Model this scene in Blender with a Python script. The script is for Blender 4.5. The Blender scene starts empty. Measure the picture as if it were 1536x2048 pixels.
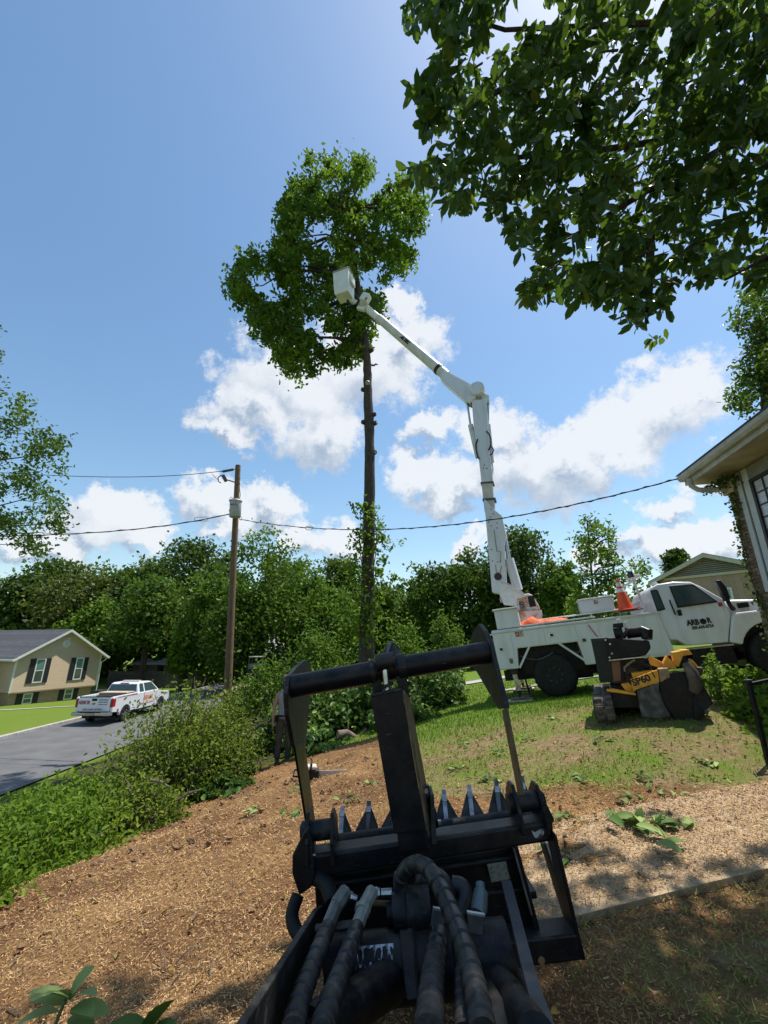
import bpy, bmesh, math, random
import numpy as np
from mathutils import Vector, Matrix
R = math.radians
random.seed(7); rng = np.random.default_rng(11)
scene = bpy.context.scene
col = scene.collection

# ------------------------------------------------------------------ camera
FPX = 830.0; PITCH = R(17.46); CAM = Vector((0, 0, 1.6))
cam_d = bpy.data.cameras.new('camera'); cam = bpy.data.objects.new('camera', cam_d); col.objects.link(cam)
cam_d.sensor_fit = 'HORIZONTAL'; cam_d.sensor_width = 36; cam_d.lens = 36*FPX/1536
cam_d.clip_start = 0.05; cam_d.clip_end = 3000
cam.location = CAM; cam.rotation_euler = (math.pi/2+PITCH, 0, 0)
scene.camera = cam

# ------------------------------------------------------------------ sky, sun, exposure
SUN_AZ, SUN_EL = R(57), R(69)
world = bpy.data.worlds.new('World'); scene.world = world; world.use_nodes = True
wn, wl = world.node_tree.nodes, world.node_tree.links
wn.clear()
CF, CU, CR = Vector((0, math.cos(PITCH), math.sin(PITCH))), Vector((0, -math.sin(PITCH), math.cos(PITCH))), Vector((1, 0, 0))
def ray(px, py): return CF + CR*((px-768)/FPX) + CU*((1024-py)/FPX)
def build_world():
    out = wn.new('ShaderNodeOutputWorld'); bg = wn.new('ShaderNodeBackground'); bgc = wn.new('ShaderNodeBackground'); mix = wn.new('ShaderNodeMixShader')
    sky = wn.new('ShaderNodeTexSky'); sky.sky_type = 'NISHITA'; sky.sun_disc = False
    sky.sun_elevation = SUN_EL; sky.sun_rotation = SUN_AZ; sky.air_density = 1.28; sky.dust_density = .55; sky.ozone_density = 1.8
    bg.inputs[1].default_value = 0.135
    tc = wn.new('ShaderNodeTexCoord')
    def vmath(op, a, b=None):
        n = wn.new('ShaderNodeVectorMath'); n.operation = op
        for i, v in enumerate((a, b)):
            if v is None: continue
            if isinstance(v, (tuple, Vector)): n.inputs[i].default_value = v
            else: wl.new(v, n.inputs[i])
        return n.outputs['Value'] if op in ('DISTANCE', 'LENGTH') else n.outputs[0]
    def m(op, a, b=0.0, c=0.0, clamp=False):
        n = wn.new('ShaderNodeMath'); n.operation = op; n.use_clamp = clamp
        for i, v in enumerate((a, b, c)):
            if isinstance(v, (int, float)): n.inputs[i].default_value = v
            else: wl.new(v, n.inputs[i])
        return n.outputs[0]
    def noise(scale, detail, rough=0.55, vec=None, outp='Fac'):
        n = wn.new('ShaderNodeTexNoise'); n.inputs['Scale'].default_value = scale; n.inputs['Detail'].default_value = detail; n.inputs['Roughness'].default_value = rough
        wl.new(vec or D, n.inputs['Vector']); return n.outputs[outp]
    D = tc.outputs['Generated']
    n1 = vmath('SUBTRACT', noise(5, 3, outp='Color'), (.5, .5, .5)); n1s = vmath('MULTIPLY', n1, (.16, .16, .16))
    n2 = vmath('SUBTRACT', noise(21, 8, .68, outp='Color'), (.5, .5, .5)); n2s = vmath('MULTIPLY', n2, (.11, .11, .11))
    Dd = vmath('ADD', vmath('ADD', D, n1s), n2s)
    A = (1, 1, 1.55)
    Da = vmath('MULTIPLY', Dd, A)
    blobs = [  # photo px centre, angular radius (from the cloud bank that stands over the trees)
        (610, 780, .16), (720, 730, .15), (520, 830, .10), (800, 690, .08), (475, 870, .06), (640, 870, .11), (780, 620, .05),
        (860, 965, .10), (920, 985, .085), (1000, 880, .09), (1060, 950, .14), (1130, 930, .11), (1230, 890, .09), (1330, 810, .11), (1390, 790, .06), (1270, 840, .07), (880, 860, .06),
        (225, 1035, .085), (200, 1060, .07), (265, 1070, .06), (130, 1105, .05), (415, 1010, .08), (535, 1020, .085), (480, 1040, .07), (430, 1060, .05),
        (610, 1080, .06), (690, 1085, .07), (930, 1095, .05), (1310, 1080, .07), (1250, 1060, .04), (1420, 1090, .07), (1350, 1000, .05), (1450, 930, .07), (1180, 1100, .04), (60, 1120, .04)]
    def field(vec):
        acc = None
        for px, py, r in blobs:
            c = ray(px, py).normalized(); c = Vector((c.x*A[0], c.y*A[1], c.z*A[2])); r *= 1.30
            f = m('MULTIPLY_ADD', vmath('DISTANCE', vec, c), -1.0/r, 1.0)
            acc = f if acc is None else m('SMOOTH_MAX', acc, f, .12)
        return acc
    acc = field(Da); acc_up = field(vmath('ADD', Da, (.01, .01, .05)))
    # the same broken cumulus goes on round the rest of the sky, low down
    sep = wn.new('ShaderNodeSeparateXYZ'); wl.new(D, sep.inputs[0])
    low = m('MULTIPLY', m('MULTIPLY_ADD', sep.outputs[2], -1.6, 1.0), 1.0, clamp=True)
    behind = m('MULTIPLY_ADD', sep.outputs[1], -3.0, 0.3, clamp=True)
    gen = m('ADD', m('MULTIPLY_ADD', noise(3.1, 4), 4.0, -2.1), m('MULTIPLY_ADD', m('MULTIPLY', low, behind), 3.0, -3.0))
    acc = m('MAXIMUM', acc, gen)
    wis = m('MULTIPLY_ADD', noise(10, 9, .70), 1.7, -.85)
    dens = m('ADD', acc, m('MULTIPLY', wis, 1.0))
    mask = wn.new('ShaderNodeMapRange'); mask.interpolation_type = 'SMOOTHSTEP'
    wl.new(dens, mask.inputs[0]); mask.inputs[1].default_value = .03; mask.inputs[2].default_value = .42; mask.inputs[3].default_value = 0; mask.inputs[4].default_value = .93
    core = wn.new('ShaderNodeMapRange'); core.interpolation_type = 'SMOOTHSTEP'
    wl.new(m('ADD', m('MULTIPLY_ADD', m('SUBTRACT', acc_up, acc), 1.5, .25), m('MULTIPLY_ADD', noise(11, 6, .6), 1.1, -.55)), core.inputs[0])
    core.inputs[1].default_value = .02; core.inputs[2].default_value = .95; core.inputs[3].default_value = 0; core.inputs[4].default_value = 1
    cc = wn.new('ShaderNodeMix'); cc.data_type = 'RGBA'; wl.new(core.outputs[0], cc.inputs[0])
    cc.inputs[6].default_value = (.86, .89, .93, 1); cc.inputs[7].default_value = (.36, .46, .60, 1)
    wl.new(cc.outputs[2], bgc.inputs[0]); bgc.inputs[1].default_value = .86
    hs = wn.new('ShaderNodeHueSaturation'); hs.inputs['Hue'].default_value = .494; hs.inputs['Saturation'].default_value = 1.10; wl.new(sky.outputs[0], hs.inputs['Color']); wl.new(hs.outputs[0], bg.inputs[0])
    wl.new(mask.outputs[0], mix.inputs[0]); wl.new(bg.outputs[0], mix.inputs[1]); wl.new(bgc.outputs[0], mix.inputs[2]); wl.new(mix.outputs[0], out.inputs[0])
build_world()
sd = bpy.data.lights.new('sun', 'SUN'); sun = bpy.data.objects.new('sun', sd); col.objects.link(sun)
sd.energy = 5.0; sd.angle = R(0.53); sd.color = (1.0, .955, .89)
sdir = Vector((math.sin(SUN_AZ)*math.cos(SUN_EL), math.cos(SUN_AZ)*math.cos(SUN_EL), math.sin(SUN_EL)))
sun.rotation_euler = sdir.to_track_quat('Z', 'Y').to_euler(); sun.location = (0, 0, 60)
vs = scene.view_settings; vs.view_transform = 'Standard'; vs.look = 'None'; vs.exposure = 0.27; vs.gamma = 1; vs.use_curve_mapping = False
scene.cycles.max_bounces = 5; scene.cycles.diffuse_bounces = 3; scene.cycles.glossy_bounces = 2; scene.cycles.transmission_bounces = 3

# ------------------------------------------------------------------ helpers
def at(px, py, Y):
    d = ray(px, py); return CAM + d*(Y/d.y)
def on_plane(px, py, o, n):
    d = ray(px, py); return CAM + d*((o-CAM).dot(n)/d.dot(n))
class Frame:                      # a local frame: origin o, axes as columns of a matrix
    def __init__(s, o, x, y, z):
        s.M = Matrix((x, y, z)).transposed().to_4x4(); s.M.translation = o; s.I = s.M.inverted(); s.o = Vector(o); s.x, s.y, s.z = Vector(x), Vector(y), Vector(z)
    def pt(s, px, py, y=0.0):     # the point seen at a pixel on the local plane y = const, in local coordinates
        return s.I @ on_plane(px, py, s.o+s.y*y, s.y)
MATS = {}
def mat(name, c, rough=.6, metal=0., c2=None, nscale=8., bump=0., bscale=60., spec=.5, ramp=(.35, .65), coat=0., stretch=None, attr=None, dust=0.):
    if name in MATS: return MATS[name]
    m = bpy.data.materials.new(name); m.use_nodes = True; nt = m.node_tree; N, L = nt.nodes, nt.links
    b = N['Principled BSDF']; b.inputs['Roughness'].default_value = rough; b.inputs['Metallic'].default_value = metal
    b.inputs['Specular IOR Level'].default_value = spec; b.inputs['Coat Weight'].default_value = coat
    tc = N.new('ShaderNodeTexCoord'); vec = tc.outputs['Object']
    if stretch:
        mp = N.new('ShaderNodeMapping'); mp.inputs['Scale'].default_value = stretch; L.new(vec, mp.inputs[0]); vec = mp.outputs[0]
    if c2 is None: c2 = tuple(v*.82 for v in c)
    nz = N.new('ShaderNodeTexNoise'); nz.inputs['Scale'].default_value = nscale; nz.inputs['Detail'].default_value = 6; L.new(vec, nz.inputs[0])
    rp = N.new('ShaderNodeValToRGB'); rp.color_ramp.elements[0].position = ramp[0]; rp.color_ramp.elements[1].position = ramp[1]
    rp.color_ramp.elements[0].color = (*c, 1); rp.color_ramp.elements[1].color = (*c2, 1); L.new(nz.outputs[0], rp.inputs[0])
    outc = rp.outputs[0]
    if attr:                       # per-piece tint stored in the mesh
        at_ = N.new('ShaderNodeAttribute'); at_.attribute_name = attr
        mx = N.new('ShaderNodeMix'); mx.data_type = 'RGBA'; mx.blend_type = 'MULTIPLY'; mx.inputs[0].default_value = 1
        L.new(outc, mx.inputs[6]); L.new(at_.outputs['Color'], mx.inputs[7]); outc = mx.outputs[2]
    if dust:                       # dust that has settled on upward faces, and fine scratches
        ge = N.new('ShaderNodeNewGeometry'); sz = N.new('ShaderNodeSeparateXYZ'); L.new(ge.outputs['Normal'], sz.inputs[0])
        nd = N.new('ShaderNodeTexNoise'); nd.inputs['Scale'].default_value = 7; nd.inputs['Detail'].default_value = 10; nd.inputs['Roughness'].default_value = .7; L.new(tc.outputs['Object'], nd.inputs[0])
        mr = N.new('ShaderNodeMapRange'); L.new(nd.outputs[0], mr.inputs[0]); mr.inputs[1].default_value = .42; mr.inputs[2].default_value = .72
        mu = N.new('ShaderNodeMath'); mu.operation = 'MULTIPLY_ADD'; mu.use_clamp = True; L.new(sz.outputs[2], mu.inputs[0]); mu.inputs[1].default_value = .8; mu.inputs[2].default_value = .22
        m3 = N.new('ShaderNodeMath'); m3.operation = 'MULTIPLY'; L.new(mr.outputs[0], m3.inputs[0]); L.new(mu.outputs[0], m3.inputs[1]); m4 = N.new('ShaderNodeMath'); m4.operation = 'MULTIPLY'; L.new(m3.outputs[0], m4.inputs[0]); m4.inputs[1].default_value = dust
        mx = N.new('ShaderNodeMix'); mx.data_type = 'RGBA'; L.new(m4.outputs[0], mx.inputs[0]); L.new(outc, mx.inputs[6]); mx.inputs[7].default_value = (.15, .125, .095, 1)
        mp2 = N.new('ShaderNodeMapping'); mp2.inputs['Scale'].default_value = (3, 40, 40); mp2.inputs['Rotation'].default_value = (.4, .6, .8); L.new(tc.outputs['Object'], mp2.inputs[0]); ns = N.new('ShaderNodeTexNoise'); ns.inputs['Scale'].default_value = 5; ns.inputs['Detail'].default_value = 3; L.new(mp2.outputs[0], ns.inputs[0])
        ms = N.new('ShaderNodeMapRange'); L.new(ns.outputs[0], ms.inputs[0]); ms.inputs[1].default_value = .69; ms.inputs[2].default_value = .76; ms.inputs[4].default_value = .7*min(1, dust*1.5)
        mx3 = N.new('ShaderNodeMix'); mx3.data_type = 'RGBA'; L.new(ms.outputs[0], mx3.inputs[0]); L.new(mx.outputs[2], mx3.inputs[6]); mx3.inputs[7].default_value = (.17, .16, .15, 1); outc = mx3.outputs[2]
        rg = N.new('ShaderNodeMath'); rg.operation = 'MULTIPLY_ADD'; rg.use_clamp = True; L.new(m4.outputs[0], rg.inputs[0]); rg.inputs[1].default_value = .6; rg.inputs[2].default_value = rough; L.new(rg.outputs[0], b.inputs['Roughness'])
    L.new(outc, b.inputs['Base Color'])
    if bump:
        n2 = N.new('ShaderNodeTexNoise'); n2.inputs['Scale'].default_value = bscale; n2.inputs['Detail'].default_value = 8; L.new(vec, n2.inputs[0])
        bp = N.new('ShaderNodeBump'); bp.inputs['Strength'].default_value = bump; bp.inputs['Distance'].default_value = .02
        L.new(n2.outputs[0], bp.inputs['Height']); L.new(bp.outputs[0], b.inputs['Normal'])
    MATS[name] = m; return m
def leaf_mat(name, stops, trans=.35, tcol=(.16, .26, .03), rough=.55, spec=.18):
    m = bpy.data.materials.new(name); m.use_nodes = True; N, L = m.node_tree.nodes, m.node_tree.links
    b = N['Principled BSDF']; b.inputs['Roughness'].default_value = rough; b.inputs['Specular IOR Level'].default_value = spec
    a = N.new('ShaderNodeAttribute'); a.attribute_name = 'tint'
    rp = N.new('ShaderNodeValToRGB'); e = rp.color_ramp.elements
    while len(e) < len(stops): e.new(.5)
    for i, (p_, c_) in enumerate(stops): e[i].position = p_; e[i].color = (c_[0]*1.12, c_[1]*1.28, c_[2]*.85, 1)
    L.new(a.outputs['Fac'], rp.inputs[0]); L.new(rp.outputs[0], b.inputs['Base Color'])
    t = N.new('ShaderNodeBsdfTranslucent'); mx2 = N.new('ShaderNodeMix'); mx2.data_type = 'RGBA'; mx2.inputs[0].default_value = .5
    L.new(rp.outputs[0], mx2.inputs[6]); mx2.inputs[7].default_value = (*tcol, 1); L.new(mx2.outputs[2], t.inputs[0])
    s = N.new('ShaderNodeMixShader'); s.inputs[0].default_value = trans
    L.new(b.outputs[0], s.inputs[1]); L.new(t.outputs[0], s.inputs[2]); L.new(s.outputs[0], N['Material Output'].inputs[0])
    return m
def glass_mat(name, c=(.03, .05, .05), rough=.04):
    m = bpy.data.materials.new(name); m.use_nodes = True; b = m.node_tree.nodes['Principled BSDF']
    N, L = m.node_tree.nodes, m.node_tree.links
    tc = N.new('ShaderNodeTexCoord'); nz = N.new('ShaderNodeTexNoise'); nz.inputs['Scale'].default_value = 1.7; L.new(tc.outputs['Object'], nz.inputs[0])
    rp = N.new('ShaderNodeValToRGB'); rp.color_ramp.elements[0].color = (*c, 1); rp.color_ramp.elements[1].color = (*[v*1.8 for v in c], 1); L.new(nz.outputs[0], rp.inputs[0]); L.new(rp.outputs[0], b.inputs['Base Color'])
    b.inputs['Roughness'].default_value = rough; b.inputs['Specular IOR Level'].default_value = .8; return m

class MB:
    def __init__(s): s.v = []; s.f = []
    def add(s, vs_, fs):
        k = len(s.v); s.v += [tuple(v) for v in vs_]; s.f += [tuple(i+k for i in f) for f in fs]; return s
    def box(s, lo, hi):
        x0, y0, z0 = lo; x1, y1, z1 = hi
        return s.add([(x0,y0,z0),(x1,y0,z0),(x1,y1,z0),(x0,y1,z0),(x0,y0,z1),(x1,y0,z1),(x1,y1,z1),(x0,y1,z1)],
                     [(0,3,2,1),(4,5,6,7),(0,1,5,4),(1,2,6,5),(2,3,7,6),(3,0,4,7)])
    def obox(s, c, sx, sy, sz, M=None):       # box about a centre, optionally turned
        M = M or Matrix.Identity(3); c = Vector(c); P = []
        for z in (-1, 1):
            for x, y in ((-1,-1),(1,-1),(1,1),(-1,1)): P.append(c + M @ Vector((x*sx/2, y*sy/2, z*sz/2)))
        return s.add(P, [(0,3,2,1),(4,5,6,7),(0,1,5,4),(1,2,6,5),(2,3,7,6),(3,0,4,7)])
    def beam(s, a, b, w, h, up=(0,0,1), w2=None, h2=None):
        a, b = Vector(a), Vector(b); d = (b-a).normalized(); up = Vector(up); r = d.cross(up)
        if r.length < 1e-4: r = d.cross(Vector((1,0,0)))
        r.normalize(); u = r.cross(d); w2 = w if w2 is None else w2; h2 = h if h2 is None else h2; P = []
        for p, ww, hh in ((a,w,h),(b,w2,h2)):
            P += [p-r*ww/2-u*hh/2, p+r*ww/2-u*hh/2, p+r*ww/2+u*hh/2, p-r*ww/2+u*hh/2]
        return s.add(P, [(0,1,2,3),(4,7,6,5),(0,4,5,1),(1,5,6,2),(2,6,7,3),(3,7,4,0)])
    def tube(s, pts, r, n=10, cap=True):
        pts = [Vector(p) for p in pts]; m = len(pts); rr = r if isinstance(r, (list, tuple)) else [r]*m
        P = []; ref = None
        for i, p in enumerate(pts):
            d = (pts[min(i+1, m-1)]-pts[max(i-1, 0)])
            d = d.normalized() if d.length > 1e-9 else Vector((0,0,1))
            if ref is None: ref = d.cross(Vector((0,0,1)) if abs(d.z) < .9 else Vector((1,0,0))).normalized()
            ref = (ref - d*ref.dot(d)); ref = ref.normalized() if ref.length > 1e-6 else d.orthogonal().normalized()
            w = d.cross(ref)
            for k in range(n):
                a = 2*math.pi*k/n; P.append(p + (ref*math.cos(a)+w*math.sin(a))*rr[i])
        F = [(i*n+k, i*n+(k+1)%n, (i+1)*n+(k+1)%n, (i+1)*n+k) for i in range(m-1) for k in range(n)]
        if cap: F += [tuple(range(n-1, -1, -1)), tuple((m-1)*n+k for k in range(n))]
        return s.add(P, F)
    def prism(s, poly, off):                  # polygon (3D points) swept by a vector
        n = len(poly); poly = [Vector(p) for p in poly]; off = Vector(off)
        return s.add(poly+[p+off for p in poly], [tuple(range(n)), tuple(range(2*n-1, n-1, -1))]+[(i, n+i, n+(i+1)%n, (i+1)%n) for i in range(n)])
    def lathe(s, prof, c, axis, n=24):        # profile of (radius, height along axis)
        axis = Vector(axis).normalized(); u = axis.orthogonal().normalized(); w = axis.cross(u); c = Vector(c); m = len(prof)
        P = [c+axis*h+(u*math.cos(2*math.pi*k/n)+w*math.sin(2*math.pi*k/n))*r for r, h in prof for k in range(n)]
        F = [(i*n+k, i*n+(k+1)%n, (i+1)*n+(k+1)%n, (i+1)*n+k) for i in range(m-1) for k in range(n)]
        if prof[0][0] > 1e-5: F.append(tuple(range(n-1, -1, -1)))
        if prof[-1][0] > 1e-5: F.append(tuple((m-1)*n+k for k in range(n)))
        return s.add(P, F)
    def ball(s, c, rx, ry, rz, n=12, k=8):
        c = Vector(c); P = []; 
        for j in range(k+1):
            t = math.pi*j/k
            for i in range(n):
                a = 2*math.pi*i/n; P.append((c.x+rx*math.sin(t)*math.cos(a), c.y+ry*math.sin(t)*math.sin(a), c.z+rz*math.cos(t)))
        return s.add(P, [(j*n+i, (j+1)*n+i, (j+1)*n+(i+1)%n, j*n+(i+1)%n) for j in range(k) for i in range(n)])
    def mesh(s, name, m):
        me = bpy.data.meshes.new(name); me.from_pydata(s.v, [], s.f); me.materials.append(m)
        bm = bmesh.new(); bm.from_mesh(me); bmesh.ops.recalc_face_normals(bm, faces=bm.faces); bm.to_mesh(me); bm.free()
        return me
    def build(s, name, m, parent=None, bevel=0., smooth=False, world=False):
        if world and parent is not None:      # built in world coordinates: bring into the parent's frame
            I = parent.matrix_basis.inverted() if parent.parent is None else (parent.parent.matrix_basis @ parent.matrix_basis).inverted()
            s.v = [tuple(I @ Vector(v)) for v in s.v]
        me = s.mesh(name, m)
        if smooth:
            me.polygons.foreach_set('use_smooth', [True]*len(me.polygons))
            try: me.set_sharp_from_angle(angle=R(42))
            except Exception: pass
        return link(name, me, parent, bevel)
def link(name, data, parent=None, bevel=0.):
    o = bpy.data.objects.new(name, data); col.objects.link(o); o.parent = parent
    if bevel:
        b = o.modifiers.new('bevel', 'BEVEL'); b.width = bevel; b.segments = 2; b.limit_method = 'ANGLE'; b.angle_limit = R(40)
    return o
def tag(o, label=None, cat=None, group=None, kind=None):
    for k, v in (('label', label), ('category', cat), ('group', group), ('kind', kind)):
        if v: o[k] = v
    return o
def thing(name, loc, label, cat, group=None, frame=None):
    o = bpy.data.objects.new(name, None); col.objects.link(o); o.empty_display_size = .2
    if frame is not None: o.matrix_basis = frame.M
    else: o.location = loc
    return tag(o, label, cat, group)
def copy_tree(o, parent=None):
    c = o.copy(); col.objects.link(c); c.parent = parent
    for ch in [x for x in bpy.data.objects if x.parent == o]: copy_tree(ch, c)
    return c
def text_mesh(name, body, size, M, m, parent, extrude=.002, shear=0., width=None, bold=0.):
    cu = bpy.data.curves.new(name, 'FONT'); cu.body = body; cu.size = size; cu.extrude = extrude; cu.align_x = 'CENTER'; cu.align_y = 'CENTER'; cu.shear = shear; cu.offset = bold; cu.resolution_u = 3
    t = bpy.data.objects.new(name, cu); col.objects.link(t)
    dg = bpy.context.evaluated_depsgraph_get(); me = bpy.data.meshes.new_from_object(t.evaluated_get(dg))
    bpy.data.objects.remove(t); me.materials.clear(); me.materials.append(m)
    if width:
        xs = [v.co.x for v in me.vertices]; k = width/max(1e-6, max(xs)-min(xs))
        for v in me.vertices: v.co.x *= k
    me.transform(M); return link(name, me, parent)
def np_mesh(name, V, F, m, tint=None, smooth=False, tintcol=None):   # fast path for foliage: V (n,3), F (k,4) or (k,3)
    me = bpy.data.meshes.new(name); V = np.asarray(V, np.float32); F = np.asarray(F, np.int32); k = F.shape[1]
    me.vertices.add(len(V)); me.vertices.foreach_set('co', V.ravel())
    me.loops.add(F.size); me.loops.foreach_set('vertex_index', F.ravel())
    me.polygons.add(len(F)); me.polygons.foreach_set('loop_start', np.arange(0, F.size, k, dtype=np.int32))
    if smooth: me.polygons.foreach_set('use_smooth', np.ones(len(F), bool))
    me.materials.append(m)
    if tint is not None:
        a = me.attributes.new('tint', 'FLOAT', 'POINT'); a.data.foreach_set('value', np.asarray(tint, np.float32))
    if tintcol is not None:
        a = me.attributes.new('tintc', 'FLOAT_COLOR', 'POINT'); a.data.foreach_set('color', np.asarray(tintcol, np.float32).ravel())
    me.update(); me.validate(); return me
def unit(a): return a/np.maximum(np.linalg.norm(a, axis=1, keepdims=True), 1e-9)
def leaf_cloud(C, L, W, droop=0., up=.5, fold=.25, tint=None, dirs=None, hi=False):
    """leaves at centres C: folded blades of 6 points; L, W length and width (arrays or scalars)"""
    n = len(C); C = np.asarray(C, float)
    d = unit(rng.normal(size=(n, 3))) if dirs is None else unit(dirs)
    d[:, 2] -= droop; d = unit(d)
    nn = rng.normal(size=(n, 3)); nn[:, 2] += up*3; nn -= d*np.sum(nn*d, 1, keepdims=True); nn = unit(nn)
    s = np.cross(d, nn); L = np.broadcast_to(L, (n,))[:, None]*rng.uniform(.7, 1.2, (n, 1)); W = np.broadcast_to(W, (n,))[:, None]*rng.uniform(.8, 1.15, (n, 1))
    f = nn*W*fold
    P = np.stack([C-d*L*.5, C-d*L*.12+s*W*.5+f, C+d*L*.28+s*W*.38+f, C+d*L*.5, C+d*L*.28-s*W*.38+f, C-d*L*.12-s*W*.5+f], 1).reshape(-1, 3)
    if hi:                                    # smooth-edged blade with a midrib
        prof = [(-.5, 0.), (-.42, .20), (-.25, .42), (-.02, .5), (.2, .44), (.38, .24), (.5, 0.)]; rows = []
        for a_, w_ in prof:
            mid = C+d*L*a_-nn*L*.10*(a_+.1)**2*4
            rows += [mid+s*W*w_+nn*W*fold*w_*1.6, mid, mid-s*W*w_+nn*W*fold*w_*1.6]
        P = np.stack(rows, 1).reshape(-1, 3); k = len(rows); b = np.arange(n)[:, None]*k
        F = np.concatenate([b+np.array([[3*i+c, 3*i+c+1, 3*i+c+4, 3*i+c+3]]) for i in range(len(prof)-1) for c in (0, 1)])
        t = rng.uniform(0, 1, n) if tint is None else tint
        return P, F, np.repeat(t, k)
    b = np.arange(n)[:, None]*6
    F = np.concatenate([b+np.array([[0, 1, 2, 3]]), b+np.array([[0, 3, 4, 5]])])
    t = rng.uniform(0, 1, n) if tint is None else tint
    return P, F, np.repeat(t, 6)
def quad_cloud(C, S, up=.4, tint=None):
    n = len(C); d = unit(rng.normal(size=(n, 3))); nn = rng.normal(size=(n, 3)); nn[:, 2] += up*3; nn -= d*np.sum(nn*d, 1, keepdims=True); nn = unit(nn); s = np.cross(d, nn)
    S = np.broadcast_to(S, (n,))[:, None]*rng.uniform(.6, 1.3, (n, 1))
    P = np.stack([C-d*S*.5, C+s*S*.33, C+d*S*.5, C-s*S*.33], 1).reshape(-1, 3); b = np.arange(n)[:, None]*4
    return P, b+np.array([[0, 1, 2, 3]]), np.repeat(rng.uniform(0, 1, n) if tint is None else tint, 4)
def in_poly(pts, poly):
    x, y = pts[:, 0], pts[:, 1]; r = np.zeros(len(pts), bool); n = len(poly)
    for i in range(n):
        x0, y0 = poly[i]; x1, y1 = poly[i-1]
        c = ((y0 > y) != (y1 > y)); r ^= c & (x < (x1-x0)*(y-y0)/((y1-y0) if y1 != y0 else 1e-9)+x0)
    return r

# ------------------------------------------------------------------ terrain
ROAD_Z = -2.5
CP = np.array([(0,0,0),(2,2,.14),(1.5,4.2,.12),(1.2,3,.1),(2.5,3.25,.2),(3.7,4.6,.3),(5,5,.45),(4,5,.34),(3.15,6.5,.46),(4.1,6.0,.62),(4.13,10.7,.346),(8.2,9.2,.8),(3,10.2,.24),
    (-2.2,10.4,-.92),(-3.5,4.6,-.62),(-1.7,2.4,-.2),(-.6,14.5,-.55),(-5.2,8,-1.5),(-3.4,7,-.95),(-7.5,10,-2.0),(-8.5,13,-2.2),(-6.7,19,-1.9),(0,20,-.7),(0,30,-1.7),(6,18,.35),(12,19,.9),(18,24,1.6),(10,30,.2),
    (7,3,.7),(9,6,.9),(14,10,1.4),(-4,0,-.5),(0,-8,0),(8,-6,.6),(-8,-4,-1.5),(-10.6,10,-2.45),(-10.6,25,-2.5),(-18,16,-2.5),(-18,30,-2.6),(-26,34,-3.0),(-24,42,-3.3),(-10,40,-2.6),(5,45,-1.5),(25,45,.2),(-45,50,-2.8),(0,70,-2),(40,70,0),(-50,80,-2.5),
    (-200,0,-3),(-200,200,-2),(200,0,2),(200,200,1),(0,300,-1),(0,-150,0),(-200,-150,-2),(200,-150,1),(400,400,0),(-400,400,-2)], float)
def _phi(r): return np.where(r > 1e-9, r*r*np.log(np.maximum(r, 1e-9)), 0)
def _tps():
    X = CP[:, :2]/20; n = len(X); K = _phi(np.linalg.norm(X[:, None]-X[None], axis=2))+np.eye(n)*.0004
    Pm = np.c_[np.ones(n), X]; A = np.block([[K, Pm], [Pm.T, np.zeros((3, 3))]])
    return X, np.linalg.solve(A, np.r_[CP[:, 2], 0, 0, 0])
TX, TW = _tps()
def road_x(y): return -13.9+np.clip((np.asarray(y, float)-20)*.01, -.5, .6)      # centre line of the street
def ground(x, y):
    x = np.atleast_1d(np.asarray(x, float)); y = np.atleast_1d(np.asarray(y, float)); q = np.stack([x, y], -1)/20
    r = np.linalg.norm(q[..., None, :]-TX, axis=-1); z = (_phi(r)*TW[:len(TX)]).sum(-1)+TW[-3]+q[..., 0]*TW[-2]+q[..., 1]*TW[-1]
    z = np.clip(z, -4.2, 4)
    w = np.clip((4.6-np.abs(x-road_x(y)))/1.2, 0, 1); w = w*w*(3-2*w)*np.clip((60-y)/6, 0, 1)
    return z*(1-w)+(ROAD_Z-.06)*w
def G(x, y): return float(ground(x, y)[0])
def hit(px, py):                 # where a pixel's ray meets the ground
    d = ray(px, py); t0, t = 0., .5
    for _ in range(400):
        p = CAM+d*t
        if p.z < G(p.x, p.y): break
        t0, t = t, t*1.02+.02
    for _ in range(18):
        m_ = (t0+t)/2; p = CAM+d*m_
        if p.z < G(p.x, p.y): t = m_
        else: t0 = m_
    p = CAM+d*t; return Vector((p.x, p.y, G(p.x, p.y)))
# ------------------------------------------------------------------ shared materials
WHITE = mat('white_truck_paint', (.69, .695, .715), .34, c2=(.54, .545, .52), nscale=3.5, coat=.15, ramp=(.45, .85), stretch=(1.6, 1.6, .35))
WHITE_D = mat('weathered_white_paint', (.66, .67, .65), .45, c2=(.44, .42, .38), nscale=5, ramp=(.48, .85), bump=.05)
RUSTW = mat('rust_stained_white_paint', (.66, .62, .56), .5, c2=(.52, .27, .13), nscale=6, ramp=(.45, .62))
BLACK = mat('black_machine_paint', (.006, .0065, .009), .36, c2=(.026, .024, .022), nscale=9, ramp=(.55, .95), bump=.05, bscale=90, spec=.22, dust=.55)
BLACKW = mat('worn_black_steel', (.009, .0095, .011), .45, c2=(.075, .07, .062), nscale=16, ramp=(.58, .8), bump=.1, bscale=70, spec=.3, dust=.7)
RUBBER = mat('black_rubber', (.010, .010, .011), .65, c2=(.022, .022, .022), nscale=14, bump=.1, bscale=120, spec=.25)
HOSE = mat('hose_wrap', (.012, .012, .014), .36, c2=(.03, .029, .028), nscale=24, bump=.08, bscale=110, ramp=(.4, .7), spec=.4, dust=.45)
STEEL = mat('bright_steel', (.62, .62, .60), .3, 1., c2=(.40, .39, .36), nscale=20)
GREYST = mat('dull_grey_steel', (.17, .17, .165), .5, .5, c2=(.09, .085, .08), nscale=18, bump=.06)
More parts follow.
